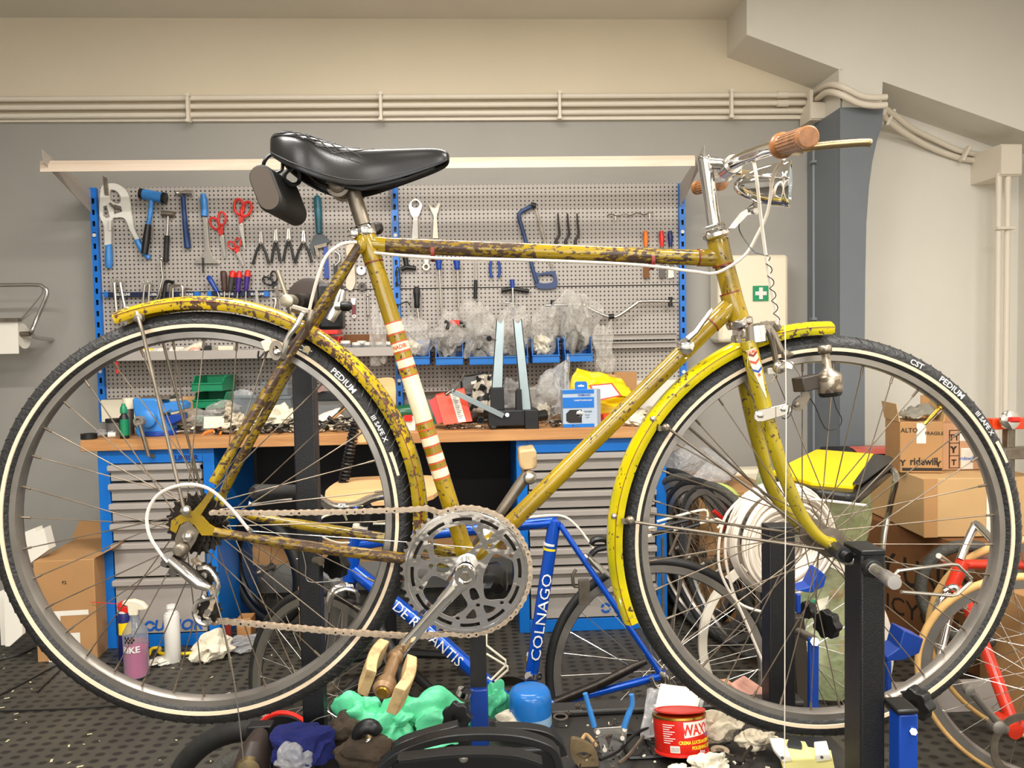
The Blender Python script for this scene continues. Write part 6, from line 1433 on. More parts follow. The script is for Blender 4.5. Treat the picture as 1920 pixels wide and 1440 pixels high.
m = MB(); m.box2(q(915, 800, 3.18), q(1008, 768, 3.18) + V((0, .14, 0))); m.box2(q(920, 806, 3.18), q(931, 798, 3.18) + V((0, .1, 0))); m.box2(q(984, 806, 3.17), q(1010, 768, 3.17) + V((0, .1, 0))); m.build('base', 'black_paint', t, bevel=.004)
m = MB(); m.tube([q(1000, 782, 3.19), q(1022, 778, 3.22)], [.02, .024], 14); m.build('base_knob', 'black', t)
for x, y, r in ((917, 635, .012), (902, 788, .015), (838, 738, .010)):
 m = MB(); c_ = q(x, y, 3.18)
 for k in range(6): a = k * math.pi / 3; m.tube([c_ + V((r * .6 * math.cos(a), -.004, r * .6 * math.sin(a))), c_ + V((r * .6 * math.cos(a), .012, r * .6 * math.sin(a)))], r * .5, 8)
 m.build('knob', 'black', t)
m = MB(); m.tube([q(917, 635, 3.19), q(930, 637, 3.2)], .004, 6); m.tube([q(904, 788, 3.19), q(920, 787, 3.2)], .004, 6); m.build('knob_screw', 'dull_steel', t)
m = MB(); a, b = q(846, 733, 3.17), q(944, 780, 3.17); d = (b - a).normalized(); n_ = V((-d.z, 0, d.x)) * .011; m.prism([a + n_, b + n_, b - n_, a - n_], (0, .02, 0)); m.build('feeler_arm', mat('zinc_bar', (150, 160, 160), .35, .6), t, bevel=.001)
m = MB(); m.cyl(q(951, 778, 3.165), q(951, 778, 3.20), .008, 14); m.build('pivot_bolt', 'chrome', t)
m = MB(); m.tube(spline([q(850, 735, 3.17), q(858, 722, 3.17), q(872, 700, 3.17)], 4), .004, 6); m.tube([q(846, 733, 3.17), q(836, 740, 3.17)], .006, 8); m.tube([q(838, 712, 3.18), q(842, 730, 3.17)], .003, 6); m.build('gauge_lever', 'dull_steel', t)
m = MB(); m.tube(spline([q(870, 712, 3.2), q(850, 690, 3.22), q(860, 688, 3.24)], 5), .0012, 5); m.build('thin_wire', 'black', t)
# parcels behind the truing stand
bag(onb(890, 3.52) + V((0, 0, .09)), (.13, .07, .10), 71, 'grey printed courier bag crumpled behind the orange red carton', mt='mesh_grey', amp=.4)
m = MB(); m.sheet([q(880, 770, 3.40), q(925, 778, 3.40), q(930, 700, 3.44), q(892, 705, 3.44)], 16, 10, .02, 3, 5); solo(m, 'printed_bag', mat('black_white_bag', (190, 180, 164), .4, col2=(30, 28, 26), lo=.48, hi=.52, scale=30, detail=0), 'black and cream patterned bag standing left of the truing stand', 'bag', solid=.001)
m = MB(); m.sheet([q(868, 745, 3.46), q(920, 735, 3.46), q(915, 698, 3.5), q(862, 706, 3.5)], 10, 8, .008, 2, 3); solo(m, 'black_folder', 'black', 'black folder with a white tag leaning behind the patterned bag', 'folder', solid=.003)
m = MB(); m.poly([(883, 716), (901, 711), (902, 716), (884, 721)], 3.44, .002); solo(m, 'white_tag', 'paper', 'small white tag on the black folder', 'tag', smooth=0)
bag(onb(955, 3.40) + V((0, 0, .09)), (.05, .05, .10), 73, 'smoky silver bag between the two truing stand arms', mt='clear_grey', amp=.4)
bag(onb(1025, 3.44) + V((0, 0, .09)), (.07, .06, .10), 74, 'clear bag with white hoops right of the truing stand', mt='clear', inner=[('ivory', .5), ('black', .35)], amp=.4)
m = MB(); m.sheet([q(1010, 740, 3.42), q(1060, 742, 3.42), q(1065, 675, 3.52), q(1012, 705, 3.5)], 14, 10, .025, 3, 15); solo(m, 'white_bag', 'clear_grey', 'thin white plastic bag standing up behind the clear bag', 'plastic bag', solid=.001)
m = MB(); m.sheet([q(1040, 770, 3.40), q(1070, 760, 3.40), q(1066, 662, 3.46), q(1058, 690, 3.46)], 14, 10, .02, 3, 25); solo(m, 'clear_sleeve', 'clear_grey', 'tall crumpled clear sleeve left of the blue carton', 'plastic bag', solid=.001)
# blue carton with window
c0 = q(1056, 798, 3.19); c1 = q(1128, 730, 3.19); t = thing('blue_carton', 'blue and grey carton with hanging tab and die-cut window on the worktop', 'box', V(((c0.x + c1.x) / 2, 3.22, TZ)))
X0, X1, Z0, Z1 = c0.x, c1.x, TZ, c1.z; D_ = .085; H = Z1 - Z0; W = X1 - X0; yf = 3.19
def bx(u0, u1, v0, v1, lift=0, d=.001): m = MB(); m.box2((X0 + u0 * W, yf - lift, Z0 + v0 * H), (X0 + u1 * W, yf - lift + d, Z0 + v1 * H)); return m
m = MB(); m.box2((X0, yf + .0005, Z0), (X1 - .02, yf + D_, Z1)); m.prism([V((X1 - .02, yf + .0005, Z0)), V((X1, yf + .03, Z0)), V((X1, yf + D_, Z0)), V((X1 - .02, yf + D_, Z0))], (0, 0, H)); m.build('box_body', mat('carton_grey_blue', (170, 184, 200), .45), t, smooth=0)
for v0, v1, mt in ((0, .09, 'blue_enamel'), (.52, .80, 'blue_enamel'), (.90, 1.0, 'blue_enamel')): bx(-.002, .80, v0, v1, .001, .0008).build('blue_stripe', mt, t, smooth=0)
m = MB(); m.prism([V((X0 + W * u, yf + .01, Z0 + H * v)) for u, v in [(.32, .98), (.32, 1.18), (.36, 1.22), (.60, 1.22), (.64, 1.18), (.64, .98)]], (0, .001, 0)); tb = m.build('hang_tab', 'blue_enamel', t, smooth=0)
m = MB(); m.prism([V((X0 + W * u, yf + .009, Z0 + H * v)) for u, v in [(.40, 1.08), (.40, 1.12), (.46, 1.12), (.48, 1.15), (.50, 1.12), (.56, 1.12), (.56, 1.08)]], (0, .0008, 0)); m.build('tab_slot', 'white_print', tb, smooth=0)
m = MB(); m.prism([V((X0 + W * u, yf - .001, Z0 + H * v)) for u, v in [(.08, .17), (.08, .37), (.18, .47), (.48, .47), (.48, .12), (.16, .12)]], (0, .001, 0)); wn = m.build('window_cutout', 'dark_under', t, smooth=0)
m = MB(); m.lathe(V((X0 + W * .42, yf - .002, Z0 + H * .36)), (0, 1, 0), [(0, .012), (.001, .014)], 20); m.build('chrome_ring', 'chrome', wn)
for s_, u, v, sz, mt in (('SHIMANO', .55, .86, .012, 'blue_print'), ('CASSETTE SPROCKET', .52, .72, .008, 'white_print'), ('CS-HG50', .64, .42, .008, 'black_print'), ('8-speed', .62, .33, .006, 'black_print'), ('11-30T', .62, .26, .006, 'black_print')):
 cc = V((X0 + W * u, yf - .002, Z0 + H * v)); m = MB(); m.text(s_, sz, lambda x, y: V((cc.x + x, cc.y, cc.z + y)), .02); m.build('lettering', mt, t, smooth=0)
m = MB(); m.sheet([q(1058, 735, 3.46), q(1190, 745, 3.46), q(1170, 705, 3.56), q(1085, 690, 3.56)], 22, 12, .03, 2.2, 33); solo(m, 'yellow_vest', 'yellow', 'bright yellow cloth bag draped behind the blue carton', 'cloth', solid=.004)
m = MB(); m.blob(onb(1130, 3.5) + V((0, 0, .06)), (.16, .06, .06), 77, .3, 4, 2.5, floor=TZ, ridge=True); solo(m, 'yellow_bag', 'yellow', 'lower folds of yellow plastic behind the blue carton', 'plastic bag', smooth=30)
m = MB(); m.blob(onb(1140, 3.62) + V((0, 0, .16)), (.07, .04, .05), 78, .3, 3, 2.5); solo(m, 'tan_pouch', 'card_light', 'tan soft pouch on the heap behind the yellow cloth', 'pouch', smooth=30)
m = MB(); m.box2(q(1152, 760, 3.62), q(1194, 697, 3.62) + V((0, .05, 0))); solo(m, 'carton', 'card', 'brown cardboard box at the back right of the worktop', 'box', bevel=.002)
t = thing('red_white_booklet', 'white booklet with a red border leaning behind the blue carton', 'booklet', onb(1130, 3.4)); bk = [q(1104, 722, 3.38), q(1148, 718, 3.38), q(1166, 742, 3.34), q(1120, 752, 3.34)]
m = MB(); m.prism(bk, (0, .006, 0)); m.build('cover', 'red', t, smooth=0)
m = MB(); cb_ = sum(bk, V()) / 4; m.prism([p.lerp(cb_, .16) - V((0, .002, 0)) for p in bk], (0, .001, 0)); m.build('page', 'paper', t, smooth=0)
sbox(onb(1140, 3.30), (.08, .05, .045), 'orange_red', 'carton', 'low red carton right of the blue carton', 'box', .5)
m = MB(); m.blob(onb(1200, 3.33) + V((0, 0, .03)), (.10, .09, .035), 79, .35, 4, 3, floor=TZ, ridge=True); solo(m, 'rag', 'dirty_tissue', 'flat beige rag at the right end of the worktop', 'rag', smooth=30)
m = MB(); m.blob(onb(1188, 3.24) + V((0, -.02, .02)), (.05, .07, .03), 81, .35, 4, 3, floor=TZ, ridge=True); solo(m, 'rag', 'tissue', 'cream rag hanging over the worktop edge behind the down tube', 'rag', smooth=30)
# ================================================================== CHAIR in front of the bench
t = thing('workshop_chair', 'plywood workshop chair with black coiled back spring', 'chair', V((P(735, 930, 2.75).x, 2.75, 0)))
YC = 2.75
m = MB(); m.pplate([smooth2([(696, 712), (730, 708), (741, 720), (741, 770), (734, 800), (724, 826), (690, 828), (668, 822), (668, 740), (680, 714)], 3)], YC, .012); m.build('backrest', 'ply', t, smooth=0, bevel=.002)
sz_ = P(735, 905, YC).z; cx_ = P(728, 905, YC).x
m = MB(); m.plate([closed([(-.185, -.15), (-.10, -.20), (.10, -.20), (.185, -.14), (.18, .10), (.10, .19), (-.10, .19), (-.18, .10)], 4)], lambda x, y, t_: V((cx_ + x, YC - .06 + y, sz_ - .012 + t_ + .12 * x * x + .25 * max(0, -y - .1) * -.6)), .014); m.build('seat', 'ply', t, smooth=0, bevel=.003)
m = MB(); hp = []
a, b = P(667, 790, YC), P(640, 925, YC)
for i in range(260): f_ = i / 259; an = f_ * 20 * 2 * math.pi; hp.append(a.lerp(b, f_) + V((math.cos(an) * .016, math.sin(an) * .016, 0)))
m.tube(hp, .0045, 5); m.build('coil_spring', 'black', t)
m = MB(); m.tube([a, b, V((cx_, YC - .04, sz_ - .05))], .010, 8); m.build('back_post', 'black', t)
m = MB(); m.cyl((cx_, YC - .05, sz_ - .012), (cx_, YC - .05, .12), .022, 14); m.build('column', 'black', t)
for k in range(5):
 an = rad(72 * k + 20); m = MB(); e = V((cx_ + .27 * math.cos(an), YC - .05 + .27 * math.sin(an), .07)); m.tube([V((cx_, YC - .05, .13)), e], [.02, .013], 8); m.build('leg', 'black', t)
 m = MB(); m.cyl(e + V((0, -.014, -.045)), e + V((0, .014, -.045)), .025, 14); m.build('castor', 'rubber', t)
# ================================================================== OTHER BICYCLES AND WHEELS
def rot_basis(n):
 n = V(n).normalized(); x, y = perp(n); return x, y, n
def simple_wheel(c, n, R, tr, tmat, rmat, parent=None, nsp=28, rimh=.018, name=None, label=None, hub='dull_steel', sp='spoke_new', group=None, spr=.0011):
 c = V(c); n = V(n).normalized(); x, y = perp(n)
 t = parent or thing(name or 'wheel', label, 'wheel', c - V((0, 0, R)), group)
 if tmat:
  m = MB(); m.lathe(c, n, [(tr * math.sin(2 * math.pi * i / 10), R - tr + tr * math.cos(2 * math.pi * i / 10)) for i in range(10)], 80, ring=True); m.build('tyre', tmat, t)
  R2 = R - 2 * tr
 else: R2 = R
 m = MB(); m.lathe(c, n, [(-.010, R2 - rimh), (-.011, R2 + .003), (.011, R2 + .003), (.010, R2 - rimh), (0, R2 - rimh - .004)], 80, ring=True); m.build('rim', rmat, t)
 m = MB(); m.lathe(c, n, [(-.05, .005), (-.036, .012), (-.034, .022), (-.031, .022), (-.030, .012), (.030, .012), (.031, .022), (.034, .022), (.036, .012), (.05, .005)], 16); m.build('hub', hub, t)
 for i in range(nsp):
  s_ = -1 if i % 2 == 0 else 1; ar = 2 * math.pi * i / nsp; ah = ar + rad(60) * (1 if (i // 2) % 2 else -1)
  h = c + (x * math.cos(ah) + y * math.sin(ah)) * .02 + n * s_ * .032; e = c + (x * math.cos(ar) + y * math.sin(ar)) * (R2 - rimh)
  m = MB(); m.tube([h, e], spr, 4); m.build('spoke', sp, t)
 return t
# blue racing bicycle
YB = 2.15
def b(x, y, dY=0.0): return P(x, y, YB + dY)
hr = b(1238, 1262, .02); hf = b(622, 1300, .10)
blue = thing('racing_bicycle', 'metallic blue racing bicycle leaning in front of the drawer cabinets', 'bicycle', V(((hr.x + hf.x) / 2, YB, 0)))
simple_wheel(hr, (0.03, 1, -.10), (b(1238, 1262).x - b(1020, 1262).x), .0135, 'rubber', 'alu', blue, 28)
simple_wheel(b(608, 1300, .12), (.62, 1, -.1), .312, .0135, 'rubber', 'steel', blue, 28)
def bt(name, pts, r, mt='bike_blue', k=1, n=14):
 ps = [b(*p) for p in pts]; ps = spline(ps, k) if k > 1 else ps
 m = MB(); m.tube(ps, r, n); return m.build(name, mt, blue)
bt('head_tube', [(669, 1004, .08), (655, 1088, .08)], .021)
bt('top_tube', [(668, 1022, .08), (800, 1002, .05), (1045, 978, .02)], .0155)
dt_ = bt('down_tube', [(662, 1068, .08), (800, 1178, .04), (955, 1318, .0)], .0215)
st_ = bt('seat_tube', [(1040, 976, .02), (1018, 1120, .01), (997, 1262, 0), (985, 1330, 0)], .0185)
for s_ in (-1, 1):
 bt('seat_stay', [(1050, 984, .02 + s_ * .012), (1238, 1262, s_ * .05)], .0085)
 bt('chain_stay', [(980, 1332, s_ * .02), (1090, 1306, s_ * .03), (1238, 1268, s_ * .05)], .0115)
m = MB(); m.lathe(b(980, 1332), (0, 1, 0), [(-.035, .02), (.035, .02)], 18); m.build('bottom_bracket', 'bike_blue', blue)
m = MB(); m.lathe(b(676, 985, .08), b(655, 1088, .08) - b(676, 985, .08), [(0, .022), (.018, .023), (.020, .018), (.03, .021)], 20); m.build('headset', 'pipe_white', blue)
m = MB(); m.lathe(b(656, 1090, .08), b(653, 1100, .08) - b(656, 1090, .08), [(0, .021), (.006, .025), (.014, .025), (.016, .02)], 22); m.build('headset', 'chrome', blue)
m = MB(); m.tube([b(683, 985, .08), b(688, 948, .08), b(683, 945, .08)], [.014, .015, .016], 12); m.tube([b(683, 944, .08), b(648, 952, -.02)], .014, 10); m.build('stem', 'black', blue)
m = MB(); m.tube(spline([b(560, 925, -.10), b(590, 930, -.08), b(612, 945, -.05), b(630, 950, -.03), b(648, 950, -.02), b(672, 945, .02), b(700, 933, .08), b(728, 930, .12), b(760, 936, .18)], 5), .0125, 12); m.build('handlebar', 'chrome', blue)
m = MB(); m.tube([b(474, 924, -.22), b(480, 923, -.21), b(556, 922, -.10)], [.014, .0205, .019], 14); m.build('grip', 'rubber', blue)
m = MB(); m.tube(spline([b(466, 945, -.24), b(478, 945, -.23), b(520, 938, -.16), b(546, 936, -.13)], 4), [.0075, .0075, .007, .006, .006, .005, .005, .005, .005, .005, .005, .005, .005], 10); m.build('brake_lever', 'chrome', blue)
for s_ in (-1, 1): bt('fork_blade', [(651, 1100, .08), (635 + s_ * 14, 1112, .08 + s_ * .03), (628 + s_ * 16, 1200, .10 + s_ * .04), (606 + s_ * 12, 1300, .12 + s_ * .05)], .0105, 'chrome', 4)
m = MB(); m.tube(spline([b(648, 1104, .04), b(628, 1112, .03), b(618, 1130, .04), b(616, 1150, .05)], 4), .007, 8); m.tube(spline([b(648, 1104, .04), b(668, 1110, .04), b(672, 1128, .06)], 4), .006, 8); m.build('brake_caliper', 'steel', blue)
m = MB(); m.tube(spline([b(700, 982, .1), b(905, 980, 0), b(1010, 968, 0), b(1055, 968, .02), b(1080, 985, .02), b(1100, 1010, .02), b(1112, 1028, .02)], 6), .0035, 8); m.build('cable', 'ivory', blue)
m = MB(); m.tube(spline([b(595, 990, -.02), b(605, 970, .0), b(640, 962, .05), b(650, 975, .08)], 5), .003, 6); m.tube(spline([b(600, 1005, .0), b(640, 1018, .05), b(700, 1010, .12), b(740, 1000, .15)], 5), .003, 6); m.build('cable', 'ivory', blue)
m = MB(); m.tube([b(1095, 1040, .03), b(1120, 1062, .02), b(1150, 1085, .02)], [.008, .010, .006], 8); m.tube([b(1103, 1045, -.02), b(1130, 1075, -.02)], .005, 6); m.build('rear_brake', 'steel', blue)
m = MB(); m.tube(spline([b(1108, 1020, .02), b(1115, 1012, .02), b(1135, 1012, .03), b(1140, 1025, .03), b(1120, 1030, .02), b(1108, 1040, .02)], 4), .009, 8); m.build('brake_hood', 'black', blue)
m = MB(); m.tube(spline([b(1080, 1068, .0), b(1074, 1080, .0), b(1078, 1100, .0), b(1100, 1092, .0)], 4), .005, 8); m.box(b(1095, 1110, -.02), (.03, .02, .07)); m.build('brake_caliper', 'dull_steel', blue)
m = MB(); m.tube([b(1040, 1318, -.03), b(1120, 1285, -.04), b(1185, 1252, -.05), b(1212, 1240, -.05)], [.014, .013, .012, .008], 10); m.build('frame_pump', 'oily', blue)
m = MB(); m.tube([b(990, 1268, -.02), b(1010, 1268, .02)], .012, 10); m.lathe(b(997, 1262), b(985, 1330) - b(997, 1262), [(-.004, .0205), (.012, .0205)], 18); m.build('front_derailleur_clamp', 'chrome', blue)
m = MB(); m.plate([circ(.085, 40), circ(.06, 30)], lambda x, y, t_: b(955, 1325, -.05) + V((x, t_, y)), .004); m.build('chainring', 'oily', blue, smooth=0)
m = MB(); m.tube([b(985, 1330, -.06), b(930, 1345, -.07)], .010, 8); m.build('crank_arm', 'dull_steel', blue)
m = MB(); m.tube(spline([b(1238, 1262, -.06), b(1250, 1270, -.07), b(1247, 1292, -.07), b(1230, 1288, -.07), b(1220, 1270, -.07)], 4), .006, 8); m.lathe(b(1255, 1262, -.07), (0, 1, 0), [(0, .012), (.02, .014)], 14); m.build('quick_release', 'steel', blue)
# saddle of the blue bicycle behind the crank
m = MB(); m.blob(b(918, 1085, .25), (.06, .09, .05), 91, .25, 3, 1.6); solo(m, 'bicycle_saddle', 'leather', 'worn black saddle seen through the chainwheel', 'saddle', smooth=40)
# lettering on the blue frame
def along(p0, p1, off=0.0235):
 d = (p1 - p0).normalized(); up = V((0, -1, 0)).cross(d).normalized() * -1
 if up.z < 0: up = -up
 return lambda x, y: p0 + d * x + up * y + V((0, -off - .001, 0)) + V((0, y * y * 12, 0))
mp_ = along(b(742, 1128, .056), b(955, 1318, 0)); m = MB(); m.text('DE ROSANTIS', .043, mp_, .0, 'l', .95); m.build('lettering', 'white_print', dt_, smooth=0)
mp_ = along(b(1002, 1235, 0), b(1027, 1060, .012), .0195); m = MB(); m.text('COLNAGO', .040, mp_, .0, 'l', 1.25); m.build('lettering', 'white_print', st_, smooth=0)
for y0, mats_ in ((1018, ('white_print', 'yellow_print')), (1226, ('white_print', 'yellow_print'))):
 for k, mt in enumerate(mats_):
  a_, b_2 = b(1031 - (y0 - 1018) * .15, y0 + 9 * k, .015), b(1030.5 - (y0 - 1018) * .15, y0 + 9 * k + 4, .015); m = MB(); m.cyl(a_, b_2, .0190, 20); m.build('ring_stripe', mt, st_)

# ---- cluster of stored wheels right of the cabinets
wl = ['old black tyred wheel leaning against the cabinet side, outermost', 'grey worn wheel in the stack beside the cabinet, second', 'dark wheel in the middle of the leaning stack', 'dusty wheel with grey tyre nearest the cable coil']
for i, (x, y, Y, tilt, mt) in enumerate(((1262, 1120, 3.20, .55, 'rubber'), (1285, 1110, 3.05, .62, 'old_tyre'), (1312, 1130, 2.95, .70, 'rubber'), (1340, 1140, 2.85, .75, 'old_tyre'))):
 simple_wheel(V((P(x + 22, y, Y).x, Y, .345)), (1, .42 - .06 * i, .16), .34, .016, mt, 'alu', None, 20, name='stored_wheel', label=wl[i], sp='dull_steel', group='wheels leaning in a stack')
simple_wheel(V((P(1490, 1212, 2.36).x, 2.36, P(1490, 1212, 2.36).z)), (.12, 1, -.1), (P(1490, 1200, 2.36).x - P(1316, 1200, 2.36).x), 0, None, 'pipe_white', None, 28, name='white_rim_wheel', label='bare white rimmed wheel standing behind the stand posts', sp='steel', rimh=.022, spr=.0014)
# rack with rubber tipped prongs
t = thing('wheel_rack', 'steel wheel rack with cream tipped prongs behind the front wheel', 'rack', V((P(1290, 1100, 2.5).x, 2.5, 0)))
for i, pts in enumerate(([(1232, 978), (1290, 962), (1320, 956), (1327, 962), (1326, 975)], [(1215, 1006), (1300, 985), (1345, 973), (1352, 982), (1345, 990)], [(1215, 990), (1300, 972)], [(1215, 1004), (1262, 995)])):
 m = MB(); m.ptube(pts, 2.5, 2.4, 8, 2); m.build('prong', 'ivory', t)
for pts in ([(1248, 985), (1310, 970)], [(1222, 1000), (1262, 992)], [(1282, 991), (1312, 982)]):
 m = MB(); m.ptube(pts, 2.49, 4, 8); m.build('rubber_sleeve', 'black', t)
for pts in ([(1296, 995), (1283, 1060), (1255, 1195)], [(1242, 1008), (1243, 1150)], [(1272, 1000), (1255, 1040)]):
 m = MB(); m.ptube(pts, 2.5, 3.2, 8, 3); m.build('leg_tube', 'dull_steel', t)
_l = P(1255, 1195, 2.5); m = MB(); m.tube([_l, V((_l.x, _l.y, 0))], .0055, 8); m.build('leg_tube', 'dull_steel', t)
# bag and parcels behind
bag(V((P(1300, 900, 3.45).x, 3.45, P(1300, 892, 3.45).z)), (.20, .14, .13), 95, 'big cloudy plastic bag heaped beside the cabinet', mt='clear_grey', amp=.25)
m = MB(); a = P(1335, 912, 3.60); b2 = P(1440, 880, 3.60); m.box2(a, b2 + V((0, .12, 0))); o = solo(m, 'parcel', 'ivory', 'pale wrapped parcel lying against the wall behind the fork', 'parcel', bevel=.02)
m = MB(); m.box2(V((P(1300, 912, 3.3).x, 3.22, 0)), V((P(1445, 912, 3.3).x, 3.78, P(1400, 914, 3.3).z))); solo(m, 'large_carton', 'card', 'large closed cardboard box below the pale parcel', 'box', bevel=.004)
m = MB(); m.blob(P(1358, 935, 3.0), (.05, .05, .055), 96, .1, 3, 1.5); solo(m, 'green_ball', 'green', 'green rounded plastic pot behind the leaning wheels', 'pot', smooth=40)
m = MB(); m.tube(spline([P(x, y, 2.9) for x, y in [(1332, 930), (1336, 915), (1350, 912), (1372, 922), (1390, 945)]], 4), .013, 8); solo(m, 'lime_tyre', mat('lime_rubber', (190, 206, 110), .5), 'lime green hoop of a small tyre beside the green pot', 'tyre')
m = MB(); m.tube(spline([P(x, y, 2.8) for x, y in [(1338, 958), (1350, 968), (1358, 978), (1355, 992)]], 4), .008, 8); solo(m, 'red_strap', 'red', 'short red strap hanging by the leaning wheels', 'strap')
# cable coil
t = thing('cable_coil', 'large coil of white cable sleeve hanging beside the yellow lidded bin', 'cable coil', P(1462, 1130, 1.95)); cc = P(1466, 1008, 1.98); rnd = random.Random(4)
rx, rz = (P(1575, 1008, 1.98).x - cc.x), (cc.z - P(1466, 1106, 1.98).z)
nw = rad(24)
for i in range(44):
 k = .75 + .25 * math.cos(i * .93); dY = -.055 * math.sin(i * .93) + rnd.uniform(-.01, .01); ox, oz = rnd.uniform(-.008, .008) - (1 - k) * .02, rnd.uniform(-.006, .006) - (1 - k) * .03; ph = rnd.random()
 m = MB(); m.tube([cc + V((ox + rx * k * math.cos(a_) * math.cos(.35), dY + rx * k * math.cos(a_) * .3, oz + rz * (k + .02 * math.sin(3 * a_ + ph)) * math.sin(a_))) for a_ in [2 * math.pi * j / 40 for j in range(40)]], .0042, 6, closed=True); m.build('loop', 'white_cable', t)
for pts in ([(1400, 925), (1362, 965), (1348, 1020), (1352, 1075), (1385, 1130), (1440, 1150)], [(1410, 945), (1368, 985), (1360, 1040), (1375, 1110), (1400, 1170), (1430, 1240), (1445, 1262)], [(1520, 936), (1560, 940), (1625, 948)]):
 m = MB(); m.ptube(pts, 1.93, 2.8, 8, 6); m.build('loose_strand', 'white_cable', t)
# bin with yellow lid
YL = 2.45
t = thing('waste_bin', 'yellow lidded bin with black rim and pale green liner on a tube frame', 'bin', V((P(1560, 900, YL).x, YL + .1, 0)))
lid = [PZ(1447, 905, .78), PZ(1492, 912, .78), PZ(1520, 922, .78), PZ(1612, 921, .775), PZ(1678, 868, .78), PZ(1528, 851, .78)]
zl = .785
def LZ(x, y, z=zl): return PZ(x, y, z)
L0 = [LZ(1447, 893), LZ(1530, 851), LZ(1640, 860), LZ(1600, 920), LZ(1520, 913), LZ(1480, 901)]
m = MB(); m.prism(L0, (0, 0, .018)); m.build('lid', 'yellow', t, bevel=.005)
L1 = [LZ(1445, 897), LZ(1528, 855), LZ(1668, 866), LZ(1676, 874), LZ(1612, 926), LZ(1590, 928), LZ(1530, 921), LZ(1470, 905)]
m = MB(); m.prism([p - V((0, 0, .03)) for p in L1], (0, 0, .034)); m.build('lid_rim', 'black', t, bevel=.01)
m = MB(); m.prism([LZ(x, y) + V((0, 0, .018)) for x, y in [(1638, 862), (1668, 866), (1676, 872), (1614, 922), (1598, 920)]], (0, 0, .003)); m.build('lid_edge', 'black', t, bevel=.002)
m = MB(); m.tube(spline([LZ(1674, 876) + V((0, 0, -.01)), LZ(1680, 900), P(1668, 955, 2.5), P(1655, 1030, 2.5), V((P(1640, 1200, 2.5).x, 2.5, 0.01))], 5), .010, 10); m.build('frame_tube', 'steel', t)
m = MB(); ca_, cb2 = P(1448, 930, YL), P(1648, 930, YL); cx_ = (ca_.x + cb2.x) / 2; prof = []
rows_ = 14; K = 40; vs = []
for i in range(rows_ + 1):
 f_ = i / rows_; z = zl - .03 - f_ * (zl - .05); rr = .165 * (1 - .12 * f_) + .02 * math.sin(f_ * 9)
 for j in range(K):
  a_ = 2 * math.pi * j / K; r_ = rr * (1 + .05 * noise.noise(V((math.cos(a_) * 3, math.sin(a_) * 3, f_ * 1.2))) + .03 * math.sin(a_ * 9 + f_ * 2))
  vs.append(V((cx_ + .01 + r_ * math.cos(a_) * 1.05, 2.58 + r_ * math.sin(a_), z)))
m.add(vs, [[i * K + j, i * K + (j + 1) % K, (i + 1) * K + (j + 1) % K, (i + 1) * K + j] for i in range(rows_) for j in range(K)]); m.build('liner', 'green_bag', t, smooth=60)
m = MB(); m.blob(V((cx_ + .01, 2.58, .25)), (.13, .12, .20), 99, .4, 4, 3, ridge=True); m.build('contents', 'tissue', t, smooth=25)
for k, (dx, dz, mt) in enumerate(((.05, .36, 'red'), (-.04, .34, 'green'), (.08, .18, 'red'), (-.02, .22, 'white_plastic'))):
 m = MB(); m.blob(V((cx_ + dx, 2.47, dz)), (.03, .02, .022), 100 + k, .4, 2, 3); m.build('scrap', mt, t)
# ---- cardboard boxes at the right
def carton(pxs, Yf, depth, rz, mt, label, z0=None, h=None, name='carton', **kw):
 pass
def boxat(c, sz, rz, mt, label, name='carton', bevel=.003):
 t = thing(name, label, 'box', c); R_ = Matrix.Rotation(rz, 3, 'Z'); m = MB(); m.box(V(c) + V((0, 0, sz[2] / 2)), sz, R_); m.build('box_body', mt, t, bevel=bevel); return t, R_
def face_text(t, c, R_, sz, face, s_, u, v, size, mt='black_print', bold=.02, sx=1.0, par=None):
 """lettering on a box face: face 'f' front or 'l' left; u,v offsets from the face centre"""
 c = V(c) + V((0, 0, sz[2] / 2))
 if face == 'f': o, ax, n = R_ @ V((0, -sz[1] / 2, 0)), R_ @ V((1, 0, 0)), R_ @ V((0, -1, 0))
 else: o, ax, n = R_ @ V((-sz[0] / 2, 0, 0)), R_ @ V((0, -1, 0)), R_ @ V((-1, 0, 0))
 m = MB(); m.text(s_, size, lambda x, y: c + o + n * .0012 + ax * (x + u) + V((0, 0, y + v)), bold, 'c', sx); return m.build('lettering', mt, t, smooth=0)
def face_quad(t, c, R_, sz, face, u0, u1, v0, v1, mt, name, lift=.001):
 c = V(c) + V((0, 0, sz[2] / 2))
 if face == 'f': o, ax, n = R_ @ V((0, -sz[1] / 2, 0)), R_ @ V((1, 0, 0)), R_ @ V((0, -1, 0))
 else: o, ax, n = R_ @ V((-sz[0] / 2, 0, 0)), R_ @ V((0, -1, 0)), R_ @ V((-1, 0, 0))
 p = c + o + n * lift; m = MB(); m.add([p + ax * u0 + V((0, 0, v0)), p + ax * u1 + V((0, 0, v0)), p + ax * u1 + V((0, 0, v1)), p + ax * u0 + V((0, 0, v1))], [[0, 1, 2, 3]]); return m.build(name, mt, t, smooth=0)
